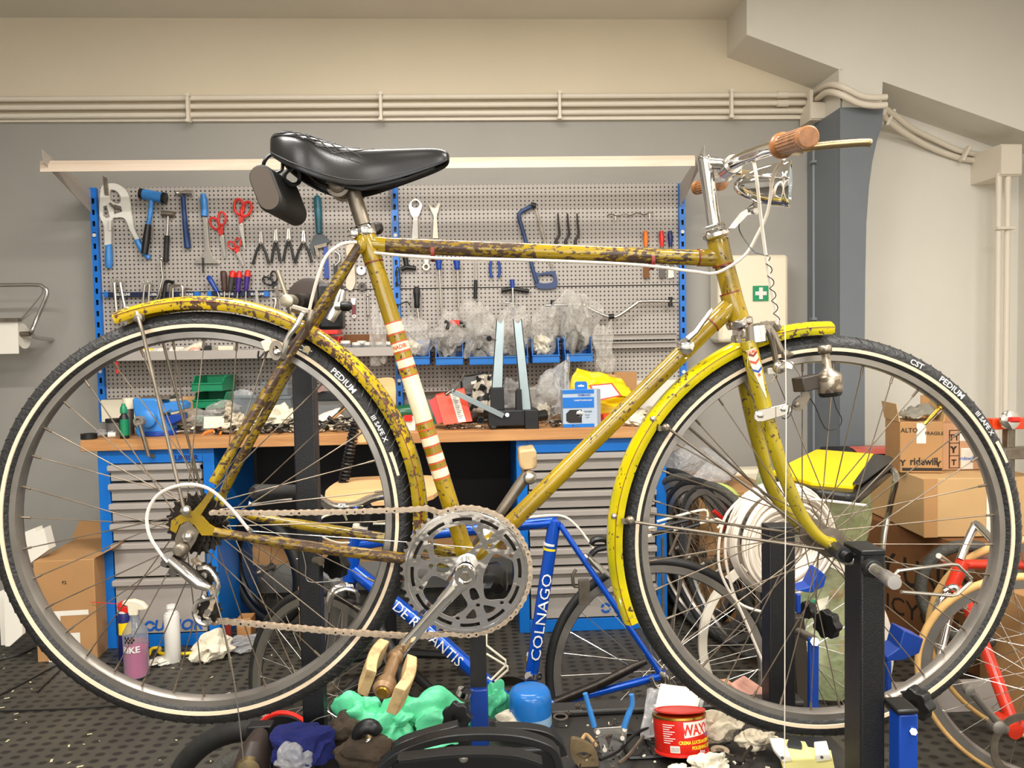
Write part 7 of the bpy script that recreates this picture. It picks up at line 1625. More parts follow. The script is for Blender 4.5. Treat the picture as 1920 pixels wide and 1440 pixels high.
# dark base carton with the big letters: its left face shows
kz = rad(-6)
pc = P(1732, 1008, 2.75)          # near vertical edge of the middle box
Cz = pc.z
s1 = (.42, .60, P(1753, 897, 2.75).z - Cz)
def corner_center(edge, sz, rz, z): R_ = Matrix.Rotation(rz, 3, 'Z'); q = R_ @ V((sz[0] / 2, sz[1] / 2, 0)); return V((edge.x + q.x, edge.y + q.y, z))
c1 = corner_center(pc, s1, rad(-4), Cz); tb_, R1 = boxat(c1, s1, rad(-4), 'card_light', 'long pale cardboard box in the middle of the stack by the right wall')
face_quad(tb_, c1, R1, s1, 'f', .02, .12, -s1[2] / 2, s1[2] / 2, 'paper', 'shipping_tape'); face_quad(tb_, c1, R1, s1, 'f', .075, .10, -s1[2] * .4, s1[2] * .45, 'blue_enamel', 'blue_tape_print', .0016)
face_quad(tb_, c1, R1, s1, 'f', -s1[0] / 2, -s1[0] / 2 + .05, -s1[2] / 2, s1[2] / 2, 'card', 'brown_tape')
pb_ = P(1640, 1000, 2.55); s0 = (.75, .20, Cz - .005)
c0 = V((c1.x + .10, c1.y - .05, 0)); s0 = (.62, 1.0, Cz - .004)
tb0, R0 = boxat(c0, s0, rad(14), 'card_dark', 'tall dark brown carton with large old style lettering at the bottom of the stack')
face_text(tb0, c0, R0, s0, 'l', 'DORY UNIQUE', .02, .06, .16, 'black_print', .01, .8); face_text(tb0, c0, R0, s0, 'l', 'BICYCLES', .06, -.09, .10, 'black_print', .0, 1.1)
# two upper cartons
pu = P(1688, 882, 3.0); wA = P(1765, 900, 2.8).x - P(1690, 900, 2.8).x
zA = Cz + s1[2] + .002; eA = P(1764, 905, 2.80); sA = (.10, .20, P(1764, 800, 2.80).z - zA)
sA = (.24, .20, P(1740, 790, 2.88).z - zA); cA = V((P(1712, 850, 2.95).x, 2.95, zA)); rA = rad(-12)
tA, RA = boxat(cA, (.155, .18, sA[2]), rA, 'card', 'small open carton with printed handling marks on top of the pale box'); sA = (.155, .18, sA[2])
face_text(tA, cA, RA, sA, 'f', 'ALTO', -.045, sA[2] * .34, .024); face_text(tA, cA, RA, sA, 'f', 'FRAGILE', .045, sA[2] * .28, .018); face_quad(tA, cA, RA, sA, 'f', -.018, .016, sA[2] * .08, sA[2] * .48, 'paper', 'white_sticker'); face_text(tA, cA, RA, sA, 'f', 'ridewill', .008, -sA[2] * .27, .040, sx=.85, bold=.03)
face_quad(tA, cA, RA, sA, 'f', -.07, .074, -sA[2] * .46, -sA[2] * .40, 'black_print', 'printed_bar'); 
for sx_, v in ((-.066, -.30), (.062, -.32)): face_text(tA, cA, RA, sA, 'f', 'Y', sx_, sA[2] * v, .03, bold=.05)
zt2 = zA + sA[2]
m = MB(); q0 = cA + V((0, 0, sA[2])); 
for (d, ax) in ((RA @ V((-1, 0, 0)), RA @ V((0, 1, 0))), (RA @ V((1, 0, 0)), RA @ V((0, 1, 0)))):
 e = q0 + d * sA[0] / 2; m = MB(); m.prism([e - ax * .09, e + ax * .09, e + ax * .09 + V((0, 0, .07)) + d * .012, e - ax * .09 + V((0, 0, .07)) + d * .012], d * .003); m.build('flap', 'card_light', tA, smooth=0)
m = MB(); m.sheet([q0 + V((-.05, -.07, .02)), q0 + V((.08, -.08, .03)), q0 + V((.07, .06, .06)), q0 + V((-.04, .06, .01))], 14, 10, .02, 3, 44); solo(m, 'foil_bag', mat('foil', (170, 164, 150), .3, .5), 'grey foil bag lying on the small open carton', 'bag', solid=.0008)
cB = V((P(1793, 850, 2.98).x, 2.99, zA)); sB = (.20, .18, P(1810, 792, 2.92).z - zA); tB, RB = boxat(cB, sB, rad(-3), mat('pinkish_card', (200, 152, 112), .8), 'pinkish carton with handling symbols beside the small open carton')
face_quad(tB, cB, RB, sB, 'f', -.075, -.071, -sB[2] * .46, sB[2] * .34, 'black_print', 'symbol_frame'); face_quad(tB, cB, RB, sB, 'f', -.036, -.033, -sB[2] * .46, sB[2] * .34, 'black_print', 'symbol_frame')
for v in (-.46, -.20, .07, .34): face_quad(tB, cB, RB, sB, 'f', -.075, -.033, sB[2] * v, sB[2] * v + .003, 'black_print', 'symbol_frame')
face_text(tB, cB, RB, sB, 'f', 'TT', -.055, sB[2] * .20, .034); face_text(tB, cB, RB, sB, 'f', 'Y', -.055, -sB[2] * .06, .034, bold=.06); face_text(tB, cB, RB, sB, 'f', 'T', -.055, -sB[2] * .33, .030, bold=.04)
face_quad(tB, cB, RB, sB, 'f', -.036, .01, sB[2] * .12, sB[2] * .5, 'paper', 'white_sticker'); face_quad(tB, cB, RB, sB, 'f', -.028, .02, -sB[2] * .48, -sB[2] * .03, 'paper', 'white_sticker'); face_text(tB, cB, RB, sB, 'f', 'ridewill', -.004, -sB[2] * .25, .02, 'blue_print')
e = cB + V((0, .08, sB[2])); m = MB(); m.box(e + V((0, 0, .05)), (.19, .004, .10)); m.build('flap', 'card', tB, smooth=0)
m = MB(); m.box2(P(1585, 880, 3.3), P(1690, 848, 3.3) + V((0, .25, 0))); o = solo(m, 'black_case', 'black', 'black flat case with a red top leaning behind the cartons', 'case', bevel=.004)
m = MB(); m.prism([P(1600, 842, 3.3), P(1690, 840, 3.3), P(1690, 850, 3.28), P(1612, 852, 3.28)], (0, .05, .006)); solo(m, 'red_cover', mat('dull_red_cover', (190, 92, 80), .4), 'dull red cover lying on the black flat case', 'cover', smooth=0)
m = MB(); m.box2(V((P(1580, 880, 3.3).x, 3.25, 0)), V((P(1618, 880, 3.3).x, 3.6, P(1640, 881, 3.3).z))); solo(m, 'case_plinth', 'card', 'cardboard carton carrying the black flat case', 'box', bevel=.003)
# lower right carton with printed list
cD = V((P(1905, 1200, 2.35).x + .12, 2.34, 0)); sD = (.30, .28, P(1900, 1105, 2.35).z); tD, RD = boxat(cD, sD, rad(12), 'card', 'tall brown carton with a printed size and colour list at the right edge')
for i, s_ in enumerate(('SIZE:24"A', 'QTY: 1 SET', 'COLOR:', 'GREEN', 'PURPLE', 'BLUE', 'RED')): face_text(tD, cD, RD, sD, 'f', s_, -.09 + .01 * (i > 2), sD[2] * .30 - .042 * i, .026)
# ---- orange red parts at the far right
t = thing('clamp_beam', 'orange red steel beam with a chrome knob at the right edge', 'clamp', P(1895, 830, 2.7)); m = MB(); m.box2(P(1862, 806, 2.7), P(1990, 783, 2.7) + V((0, .05, 0))); m.build('beam', mat('orange_enamel', (236, 66, 22), .35), t, bevel=.003)
m = MB(); m.lathe(P(1898, 788, 2.66), (0, 1, 0), [(0, .006), (.004, .030), (.008, .036), (.018, .036)], 26); m.build('knob', 'chrome', t); m = MB(); m.tube([P(1895, 787, 2.65), P(1910, 787, 2.65)], .010, 10); m.build('screw', 'red', t)
m = MB(); m.box2(V((P(1893, 815, 2.7).x, 2.71, Cz + .002)), V((P(1908, 815, 2.7).x, 2.74, P(1893, 806, 2.7).z))); m.build('leg', 'dull_steel', t, bevel=.002)
m = MB(); m.box2(P(1885, 862, 2.68), P(1990, 838, 2.68) + V((0, .05, 0))); m.build('cross_bar', 'dull_steel', t, bevel=.002)
# ---- red bicycle with tan tyres
YRb = 2.05
def r_(x, y, d=0.0): return P(x, y, YRb + d)
redb = thing('red_bicycle', 'orange red racing bicycle with tan tyre walls at the right edge', 'bicycle', V((r_(1900, 1300).x, YRb, 0)))
def rt(name, pts, r, mt='red_frame', k=1):
 ps = [r_(*p) for p in pts]; ps = spline(ps, k) if k > 1 else ps
 m = MB(); m.tube(ps, r, 12); return m.build(name, mt, redb)
rt('head_tube', [(1806, 1052, .1), (1782, 1108, .1)], .019); rt('top_tube', [(1800, 1058, .1), (1875, 1058, .1), (1990, 1060, .1)], .0145)
rt('down_tube', [(1789, 1098, .1), (1812, 1130, .08), (1852, 1228, .0), (1904, 1370, -.1)], .0175); rt('chain_stay', [(1900, 1372, -.1), (1990, 1300, -.05)], .012)
m = MB(); m.lathe(r_(1905, 1372, -.14), (0, 1, 0), [(0, .021), (.07, .021)], 20); m.build('bottom_bracket', 'red_frame', redb)
m = MB(); m.tube([r_(1882, 1367, -.16), r_(1862, 1345, -.18), r_(1822, 1298, -.19)], [.014, .009, .010], 10); m.lathe(r_(1876, 1366, -.19), (0, 1, 0), [(0, .008), (.004, .017), (.03, .017)], 18); m.lathe(r_(1820, 1296, -.2), (0, 1, 0), [(0, .006), (.002, .013), (.014, .013)], 16); m.build('crank_arm', 'alu', redb)
m = MB(); m.plate([circ(.09, 40), circ(.07, 30)], lambda x, y, t_: r_(1920, 1400, -.17) + V((x, t_, y)), .003); m.build('chainring', 'dull_steel', redb, smooth=0)
for s_ in (-1, 1): rt('fork_blade', [(1780, 1112, .1), (1775 + s_ * 12, 1125, .1), (1763 + s_ * 14, 1170, .1), (1748 + s_ * 14, 1235, .08), (1736 + s_ * 14, 1300, .02)], .0105, 'chrome', 3)
m = MB(); m.tube(spline([r_(1770, 1108, .06), r_(1790, 1100, .05), r_(1800, 1120, .04), r_(1808, 1140, .04)], 4), .009, 8); m.build('brake_caliper', 'steel', redb)
m = MB(); m.tube(spline([r_(1800, 1050, .1), r_(1812, 1020, .12), r_(1826, 990, .14), r_(1832, 984, .14), r_(1862, 1015, .05)], 4), .0115, 10); m.tube([r_(1760, 1042, .0), r_(1782, 1058, .05)], .008, 8); m.build('stem', 'steel', redb)
simple_wheel(V((P(1962, 1330, 2.12).x, 2.12, .32)), (.5, 1, .08), .315, .0115, 'tan_tyre', 'alu', redb, 24, sp='steel')
simple_wheel(V((P(1952, 1330, 1.90).x, 1.90, .30)), (.6, 1, .08), .295, .0105, 'tan_tyre', 'alu', None, 24, name='stored_wheel', label='spare wheel with tan side walls standing in front of the red bicycle', sp='steel')
m = MB(); c_ = P(1822, 1112, 2.45); m.lathe(c_, (.3, 1, -.25), [(.02 * math.sin(2 * math.pi * i / 10), .155 + .02 * math.cos(2 * math.pi * i / 10)) for i in range(10)], 60, ring=True); solo(m, 'old_tyre', 'old_tyre', 'worn grey tyre standing behind the red bicycle fork', 'tyre')
m = MB(); m.box2((P(1600, 1200, 2.6).x, 2.35, 0), (P(1920, 1200, 2.6).x, 2.37, .10)); solo(m, 'grey_board', 'grey_steel', 'grey board lying along the floor in front of the dark carton', 'board', bevel=.002)

# ================================================================== FLOOR AT THE LEFT
cE = V((P(113, 1176, 3.05).x, 3.25, 0)); sE = (.225, .36, P(120, 1053, 3.05).z); tE, RE = boxat(cE, sE, rad(4), 'card', 'open brown carton with taped white print standing left of the cabinet')
face_text(tE, cE, RE, sE, 'f', 'F2', -.0, sE[2] * .28, .018)
for k, (u0, u1, v0, v1) in enumerate(((-.115, .085, -.02, 0.0), (-.07, -.02, -sE[2] / 2, -.01), (-.05, .05, -sE[2] / 2, -.09))): face_quad(tE, cE, RE, sE, 'f', u0, u1, v0, v1, 'paper', 'shipping_tape', .001 + .0004 * k)
for (u, v) in ((-.06, -.06), (-.04, -.10), (-.065, -.14)): face_quad(tE, cE, RE, sE, 'f', u, u + .012, v - .03, v + .01, 'blue_print', 'tape_print', .003)
q0 = cE + V((0, 0, sE[2]))
for (d, ax, L_, tl) in ((RE @ V((0, 1, 0)), RE @ V((1, 0, 0)), .12, .06), (RE @ V((1, 0, 0)), RE @ V((0, 1, 0)), .17, .04)):
 e = q0 + d * (sE[1] / 2 if L_ < .15 else sE[0] / 2); m = MB(); m.prism([e - ax * L_, e + ax * L_, e + ax * L_ + V((0, 0, tl)) + d * .08, e - ax * L_ + V((0, 0, tl)) + d * .08], (0, 0, .003)); m.build('flap', 'card', tE, smooth=0)
m = MB(); m.prism([P(x, y, 3.1) for x, y in [(40, 1000), (66, 990), (68, 1000), (82, 990), (92, 1030), (58, 1055), (54, 1068)]], (0, .05, 0)); solo(m, 'paper_sheets', 'paper', 'folded white papers sticking up left of the open carton', 'paper', smooth=0)
m = MB(); m.prism([P(x, y, 2.95) for x, y in [(8, 1112), (40, 1130), (42, 1190), (18, 1212), (10, 1212)]], (0, .02, 0)); m.box2(P(2, 1210, 3.0), P(9, 1110, 3.0) + V((0, .03, 0))); solo(m, 'foam_board', 'paper', 'white foam board standing on the floor at the far left', 'panel', smooth=0)
def spray(px, y0, y1, rpx, Y, mats, label, name):
 c_ = P(px, y0, Y); c_.z = 0; h = P(px, y1, Y).z; r = rpx * Y / F; t = thing(name, label, 'spray can', c_); return c_, h, r, t
fl = lambda px, py: PZ(px, py, 0.0)
c_ = fl(325, 1240); r = 14 * c_.y / F; k_ = c_.y / F
t = thing('spray_can', 'plain white aerosol can with white nozzle in front of the cabinet logo', 'spray can', c_)
m = MB(); m.lathe(c_, (0, 0, 1), [(0, r * .9), (.004, r), (86 * k_, r), (90 * k_, r * .92)], 26); m.build('can_body', 'white_plastic', t); m = MB(); m.lathe(c_, (0, 0, 1), [(89 * k_, r * .8), (93 * k_, r * .8), (95 * k_, r * .55), (101 * k_, r * .55), (102 * k_, r * .65), (107 * k_, r * .55)], 20); m.build('nozzle', 'white_plastic', t)
c_ = fl(237, 1236); k_ = c_.y / F; r = 13 * k_
t = thing('spray_can', 'dark blue aerosol can with red cap and thin straw behind the pink bottle', 'spray can', c_)
m = MB(); m.lathe(c_, (0, 0, 1), [(0, r * .9), (.004, r), (82 * k_, r), (90 * k_, r * .75)], 26); m.build('can_body', 'navy', t); m = MB(); m.lathe(c_, (0, 0, 1), [(89 * k_, r * .8), (93 * k_, r * .8)], 20); m.build('collar', 'white_plastic', t)
m = MB(); m.lathe(c_ + V((0, 0, 92 * k_)), (-.1, 0, 1), [(0, r * .75), (10 * k_, r * .85), (17 * k_, r * .5)], 18); m.build('cap', 'red', t); m = MB(); m.tube([c_ + V((-.01, 0, 104 * k_)), c_ + V((-60 * k_, 0, 110 * k_))], .0014, 5); m.build('straw', 'red', t)
m = MB(); m.lathe(c_, (0, 0, 1), [(50 * k_, r * 1.01), (72 * k_, r * 1.01)], 14, caps=False, a0=rad(150), a1=rad(260)); m.build('label_patch', 'yellow', t)
c_ = fl(257, 1268); k_ = c_.y / F; r = 22 * k_
t = thing('spray_bottle', 'clear trigger spray bottle half full of pink liquid on the floor mat', 'spray bottle', c_)
m = MB(); m.lathe(c_, (0, 0, 1), [(0, r * .85), (.006, r), (60 * k_, r * .98), (84 * k_, r * 1.0), (100 * k_, r * .62), (108 * k_, r * .38), (116 * k_, r * .36)], 28); m.build('bottle_body', 'clear_box', t)
m = MB(); m.lathe(c_, (0, 0, 1), [(.003, r * .82), (.008, r * .96), (55 * k_, r * .95), (56 * k_, .001)], 28); m.build('liquid', 'pink', t)
m = MB(); m.lathe(c_, (0, 0, 1), [(22 * k_, r * 1.012), (50 * k_, r * 1.012)], 14, caps=False, a0=rad(-60), a1=rad(60)); m.build('label', 'mesh_grey', t, smooth=0)
m = MB(); m.lathe(c_, (0, 0, 1), [(50 * k_, r * 1.015), (66 * k_, r * 1.015)], 14, caps=False, a0=rad(-60), a1=rad(70)); lb_ = m.build('brand_label', mat('pink_label', (226, 90, 130), .4), t, smooth=0)
m = MB(); cc_ = c_ + V((0, 0, 58 * k_))
m.text('BIKE', .032, lambda x, y: cc_ + V((r * 1.03 * math.sin(x / r), -r * 1.03 * math.cos(x / r), y)), .03); m.build('lettering', 'white_print', lb_, smooth=0)
for a_ in range(6):
 for b_ in range(3):
  if (a_ + b_) % 2: continue
  ang = -.5 + a_ * .14; z_ = (70 + b_ * 4) * k_; m = MB(); m.add([c_ + V((r * 1.02 * math.sin(an), -r * 1.02 * math.cos(an), zz)) for an, zz in ((ang, z_), (ang + .14, z_), (ang + .14, z_ + 4 * k_), (ang, z_ + 4 * k_))], [[0, 1, 2, 3]]); m.build('check', 'black', t, smooth=0)
m = MB(); z_ = 116 * k_; m.prism([c_ + V((x * k_, -.012, z_ + y * k_)) for x, y in [(-8, 0), (8, 0), (9, 10), (24, 10), (25, 14), (16, 24), (0, 30), (-18, 28), (-20, 22), (-10, 18), (-10, 8)]], (0, .024, 0)); m.build('trigger_head', 'ivory', t, bevel=.004)
m = MB(); m.prism([c_ + V((x * k_, -.008, z_ + y * k_)) for x, y in [(-10, 16), (-26, 20), (-24, 12), (-14, 4), (-8, 6)]], (0, .016, 0)); m.build('trigger', 'red', t, bevel=.002)
def clump(px, py, rx, rz, seed, mt, name, label, cat, amp=.45, ry=None, z=0.0):
 c_ = fl(px, py); k_ = c_.y / F; m = MB(); m.blob(c_ + V((0, 0, rz * k_ * .8 + z)), (rx * k_, (ry or rx) * k_, rz * k_), seed, amp, 4, 2.2, floor=.002 + z, ridge=True); return solo(m, name, mt, label, cat, smooth=25)
clump(396, 1235, 34, 26, 121, 'tissue', 'tissue', 'crumpled white tissue on the mat below the derailleur', 'tissue')
clump(465, 1212, 38, 10, 122, 'clear_grey', 'plastic_bag', 'flat grey plastic bag lying right of the tissue', 'plastic bag')
clump(303, 1242, 20, 5, 123, 'paper', 'paper_scrap', 'white paper scrap lying under the yellow band', 'paper')
m = MB(); m.tube(spline([fl(x, y) + V((0, 0, .012)) for x, y in [(280, 1232), (285, 1222), (300, 1221), (300, 1230), (330, 1232), (362, 1230)]], 4), .007, 6); solo(m, 'yellow_band', 'yellow', 'yellow strap on the mat between the spray bottles', 'strap')
for i, (x0, y0, x1, y1) in enumerate(((172, 1150, 196, 1143), (165, 1200, 196, 1172))):
 m = MB(); a_, b_ = fl(x0, y0 + 20), fl(x1, y1 + 20); m.tube([a_ + V((0, 0, .05)), b_ + V((0, 0, .07))], .022, 10); o = solo(m, 'red_tool', 'red', ['short red and white tool leaning at the cabinet foot, upper one', 'red and black tool leaning at the cabinet foot, lower one'][i], 'tool')
m = MB(); m.box2(fl(444, 1198) , fl(470, 1198) + V((0, .08, .085))); solo(m, 'wood_block', 'wood', 'small wooden block standing under the worktop', 'wood block', bevel=.003)
m = MB(); m.prism([fl(x, 1205) + V((0, 0, z)) for x, z in [(415, 0), (432, 0), (434, .07), (424, .08)]], (0, .01, 0)); solo(m, 'red_paper', mat('dark_red_paper', (130, 40, 30), .6), 'dark red paper piece beside the wooden block', 'paper', smooth=0)
# under the bench
simple_wheel(V((P(500, 1090, 3.35).x, 3.35, .26)), (.8, 1, .1), .25, .022, 'rubber', 'black', None, 16, name='trolley_wheel', label='small dark wheel standing in the knee space left side', sp='dull_steel')
c_ = V((P(606, 1130, 3.15).x, 3.15, 0)); t = thing('grey_tub', 'dull grey round tub under the worktop behind the stand post', 'tub', c_); m = MB(); m.lathe(c_, (0, 0, 1), [(0, .085), (.20, .10), (.21, .105), (.21, .098), (.02, .08)], 30); m.build('tub_body', 'mesh_grey', t)
m = MB(); m.box2((P(560, 1080, 3.2).x, 3.18, 0), (P(585, 1080, 3.2).x, 3.3, .23)); solo(m, 'small_carton', 'card', 'small brown carton under the worktop beside the tub', 'box', bevel=.002)
bag(V((P(620, 1060, 3.1).x + .02, 3.18, .30)), (.07, .07, .06), 131, 'clear bag resting on the grey tub', mt='clear_grey', amp=.3)
# cables on the floor
for i, pts in enumerate(([(-30, 1245), (40, 1228), (70, 1215), (100, 1225)], [(-30, 1320), (40, 1285), (95, 1255), (130, 1240)], [(-30, 1336), (80, 1333), (150, 1330), (230, 1326), (320, 1340)], [(70, 1300), (95, 1275), (115, 1255)], [(200, 1245), (240, 1250), (300, 1252)])):
 m = MB(); m.tube(spline([fl(x, y) + V((0, 0, .004)) for x, y in pts], 6), .003, 6); solo(m, 'floor_cable', 'black', ['thin black cable at the far left by the white panel', 'black cable crossing the mat diagonally at the far left', 'long black cable lying level under the rear wheel', 'short dark wire end beside the diagonal cable', 'black cord on the mat behind the pink bottle'][i], 'cable')
rnd = random.Random(9); m = MB()
for i in range(55):
 p = fl(rnd.uniform(0, 560), rnd.uniform(1215, 1440)); s_ = rnd.uniform(.002, .007); a_ = rnd.uniform(0, 3.14); m.box(p + V((0, 0, .003)), (s_ * 2.5, s_, .001), Matrix.Rotation(a_, 3, 'Z'))
o = solo(m, 'floor_litter', 'fleck', 'tiny pale paper flecks scattered over the rubber mat', 'litter', smooth=0); o['kind'] = 'stuff'
# ================================================================== THE WORKSHOP STAND IN FRONT
stand = thing('bicycle_stand', 'black steel twin bicycle work stand with blue brackets holding both wheels', 'work stand', V((.1, 1.3, 0)))
def post(x, ytop, Y, w_, d_, name, mt='black_paint', yb=None):
 top = P(x, ytop, Y); z0 = 0 if yb is None else P(x, yb, Y).z
 m = MB(); m.box2((top.x - w_ / 2, Y, z0), (top.x + w_ / 2, Y + d_, top.z)); return m.build(name, mt, stand, bevel=.003)
post(565, 640, 1.46, .040, .04, 'rear_post')
p3 = post(1467, 988, 1.52, .055, .045, 'far_front_post'); 
pn = post(1638, 1035, 1.13, .0385, .055, 'near_front_post')
m = MB(); t0 = P(1638, 1035, 1.13); m.box2((t0.x - .0195, 1.129, t0.z - .006), (t0.x + .0195, 1.187, t0.z + .003)); m.build('post_cap', 'black', stand, bevel=.002)
m = MB(); a_, b_ = P(1500, 1158, 1.60), P(1520, 1470, 1.60); m.prism([a_ + V((-.018, 0, 0)), a_ + V((.010, 0, 0)), b_ + V((.02, 0, 0)), b_ + V((-.018, 0, 0))], (0, .03, 0)); m.build('brace', mat('brown_black_bar', (52, 44, 34), .5), stand, bevel=.002)
m = MB(); a_ = P(880, 1185, 1.44); b_ = P(913, 1294, 1.44); m.box2(a_, b_ + V((0, .012, 0))); m.build('strap_bar', 'rubber', stand, bevel=.001)
m = MB(); m.box2(P(881, 1294, 1.43), P(917, 1400, 1.43) + V((0, .03, 0))); m.build('centre_bar', 'blue_paint', stand, bevel=.003)
# axle pins
m = MB(); c_ = P(1632, 1064, 1.125); m.lathe(c_, (0, 1, 0), [(-.012, .010), (-.010, .014), (0, .015)], 18); m.build('pin_collar', 'black', stand)
a_, b_ = P(1638, 1066, 1.11), P(1676, 1092, 1.03)
hp = []; ax = (b_ - a_); x_, y_ = perp(ax)
for i in range(120): f_ = i / 119; an = f_ * 9 * 2 * math.pi; hp.append(a_ + ax * f_ * .55 + (x_ * math.cos(an) + y_ * math.sin(an)) * .0075)
m = MB(); m.tube(hp, .0011, 5); m.build('pin_spring', 'steel', stand)
m = MB(); m.tube([a_, b_], .0050, 10); m.build('pin_rod', 'steel', stand)
m = MB(); m.lathe(a_.lerp(b_, .55), ax, [(0, .007), (.004, .0103), (ax.length * .45, .0105), (ax.length * .45 + .003, .0095), (ax.length * .45 + .0032, .001)], 24); m.build('pin_knob', mat('satin_knob', (186, 182, 178), .3, .8), stand)
m = MB(); m.cyl(P(1592, 1046, 1.17), P(1572, 1034, 1.22), .010, 16); m.lathe(P(1598, 1047, 1.165), (1, -.3, 0), [(-.012, .010), (0, .0125), (.012, .012)], 18); m.build('axle_pin', 'steel', stand)
m = MB(); m.tube(spline([P(x, y, Y) for x, y, Y in [(1686, 1082, 1.06), (1678, 1076, 1.06), (1684, 1070, 1.06), (1782, 1058, 1.10), (1795, 1059, 1.10), (1821, 1084, 1.11), (1820, 1092, 1.11), (1794, 1115, 1.10), (1784, 1117, 1.10), (1690, 1110, 1.06)]], 1), .0026, 8); m.build('wire_latch', 'steel', stand)
# blue angle brackets and handles
def bracket(px, Y, name, s_=1):
 m = MB(); m.prism([P(x, y, Y) for x, y in px], (0, .045 * s_, 0)); return m.build(name, 'blue_paint', stand, bevel=.0015)
bracket([(1663, 1240), (1663, 1232), (1686, 1216), (1695, 1182), (1732, 1198), (1724, 1225), (1694, 1238)], 1.40, 'angle_bracket')
bracket([(1664, 1240), (1672, 1240), (1672, 1310), (1664, 1310)], 1.40, 'angle_bracket', .3)
bracket([(1495, 1108), (1520, 1100), (1536, 1068), (1550, 1080), (1545, 1100), (1522, 1112)], 1.66, 'angle_bracket')
bracket([(1519, 1200), (1536, 1200), (1535, 1440), (1518, 1440)], 1.47, 'lever_bar', .3)
bracket([(1494, 1115), (1502, 1115), (1502, 1150), (1494, 1150)], 1.62, 'lever_bar', .3)
m = MB(); m.cyl(P(1528, 1203, 1.455), P(1528, 1203, 1.475), .009, 6); m.build('bolt', 'steel', stand)
m = MB(); m.tube([P(1498, 1185, 1.56), P(1527, 1200, 1.49)], .009, 10); m.build('hinge_rod', 'dull_steel', stand)
def starknob(x, y, Y, rpx, ax, name='star_knob', th_=.022, n=7):
 c_ = P(x, y, Y); r = rpx * Y / F; ax = V(ax).normalized(); x_, y_ = perp(ax); out = []
 for i in range(n * 6): a = 2 * math.pi * i / (n * 6); out.append((r * (1 + .10 * math.cos(n * a))) ); 
 pts = [c_ + (x_ * math.cos(2 * math.pi * i / (n * 6)) + y_ * math.sin(2 * math.pi * i / (n * 6))) * out[i] for i in range(n * 6)]
 m = MB(); m.prism(pts, ax * th_); m.cyl(c_, c_ + ax * (th_ + .015), r * .45, 14); return m.build(name, 'black', stand, bevel=.002)
starknob(1545, 1172, 1.58, 26, (.9, .5, 0)); starknob(1712, 1322, 1.24, 30, (.9, .5, .1)); starknob(855, 1348, 1.34, 27, (.15, 1, -.2)); starknob(624, 1062, 1.50, 24, (.5, 1, 0)); starknob(1508, 1145, 1.70, 16, (.9, .5, 0))
m = MB(); m.cyl(P(603, 1053, 1.45), P(590, 1050, 1.46), .008, 12); m.build('knob_bolt', 'dull_steel', stand)
m = MB(); m.tube([P(872, 1294, 1.40), P(868, 1304, 1.40)], .014, 14); m.build('knob_collar', 'chrome', stand)
m = MB(); m.box2(P(1686, 1500, 1.10), P(1722, 1340, 1.10) + V((0, .03, 0))); m.build('blue_bar', 'blue_paint', stand, bevel=.002)
m = MB(); m.box2(P(1683, 1342, 1.095), P(1724, 1330, 1.095) + V((0, .045, 0))); m.build('bar_cap', 'black', stand, bevel=.003)
m = MB(); m.cyl(P(1713, 1372, 1.095), P(1713, 1372, 1.10), .0055, 6); m.build('bolt', 'steel', stand)
m = MB(); m.tube([P(1660, 1310, 1.18), P(1692, 1345, 1.15)], .010, 10); m.build('hinge_rod', 'dull_steel', stand)
m = MB(); m.tube(spline([P(x, y, 1.52) for x, y in [(556, 1048), (590, 1046), (598, 1038)]], 2), .0012, 5); m.tube(spline([P(x, y, 1.455) for x, y in [(566, 1030), (573, 1060), (574, 1085), (590, 1092), (640, 1088)]], 4), .0011, 5); m.build('wire_hook', 'steel', stand)
# clutch head with T bar behind the rear mudguard
hc = P(576, 568, 1.50)
m = MB(); m.lathe(hc, (.35, 1, 0), [(0, .040), (.002, .048), (.02, .049), (.022, .045)], 40); m.build('clutch_disc', mat('brown_black_disc', (58, 48, 42), .5), stand)
m = MB(); m.tube([hc + V((-.005, -.002, .0)), P(556, 565, 1.44)], [.019, .014], 20); m.build('thread_boss', 'oily', stand)
m = MB(); m.lathe(P(537, 564, 1.38), P(556, 565, 1.44) - P(537, 564, 1.38), [(0, .0095), (.001, .0115), (.03, .0118), (.04, .010)], 22); m.build('spindle_end', mat('satin_spindle', (176, 168, 150), .35, .7), stand)
m = MB(); m.tube([P(521, 507, 1.385), P(553, 602, 1.39)], .0042, 10); m.build('tommy_bar', mat('satin_tommy', (176, 166, 146), .35, .7), stand)
m = MB(); m.tube([P(640, 548, 1.48), P(632, 578, 1.46), P(618, 600, 1.46)], .010, 10); m.tube([P(628, 574, 1.45), P(642, 574, 1.45)], .0075, 12); m.build('cam_lever', 'steel', stand)
m = MB(); m.lathe(P(638, 574, 1.45), (1, 0, 0), [(0, .007), (.004, .0095), (.016, .010), (.022, .005)], 16); m.build('lever_tip', 'black', stand)
m = MB(); m.box2(P(596, 618, 1.48), P(640, 530, 1.48) + V((0, .04, 0))); m.build('clamp_head', 'black_paint', stand, bevel=.006)
m = MB(); m.tube([hc + V((0, .012, 0)), P(566, 640, 1.48)], .018, 14); m.build('head_neck', 'black_paint', stand)
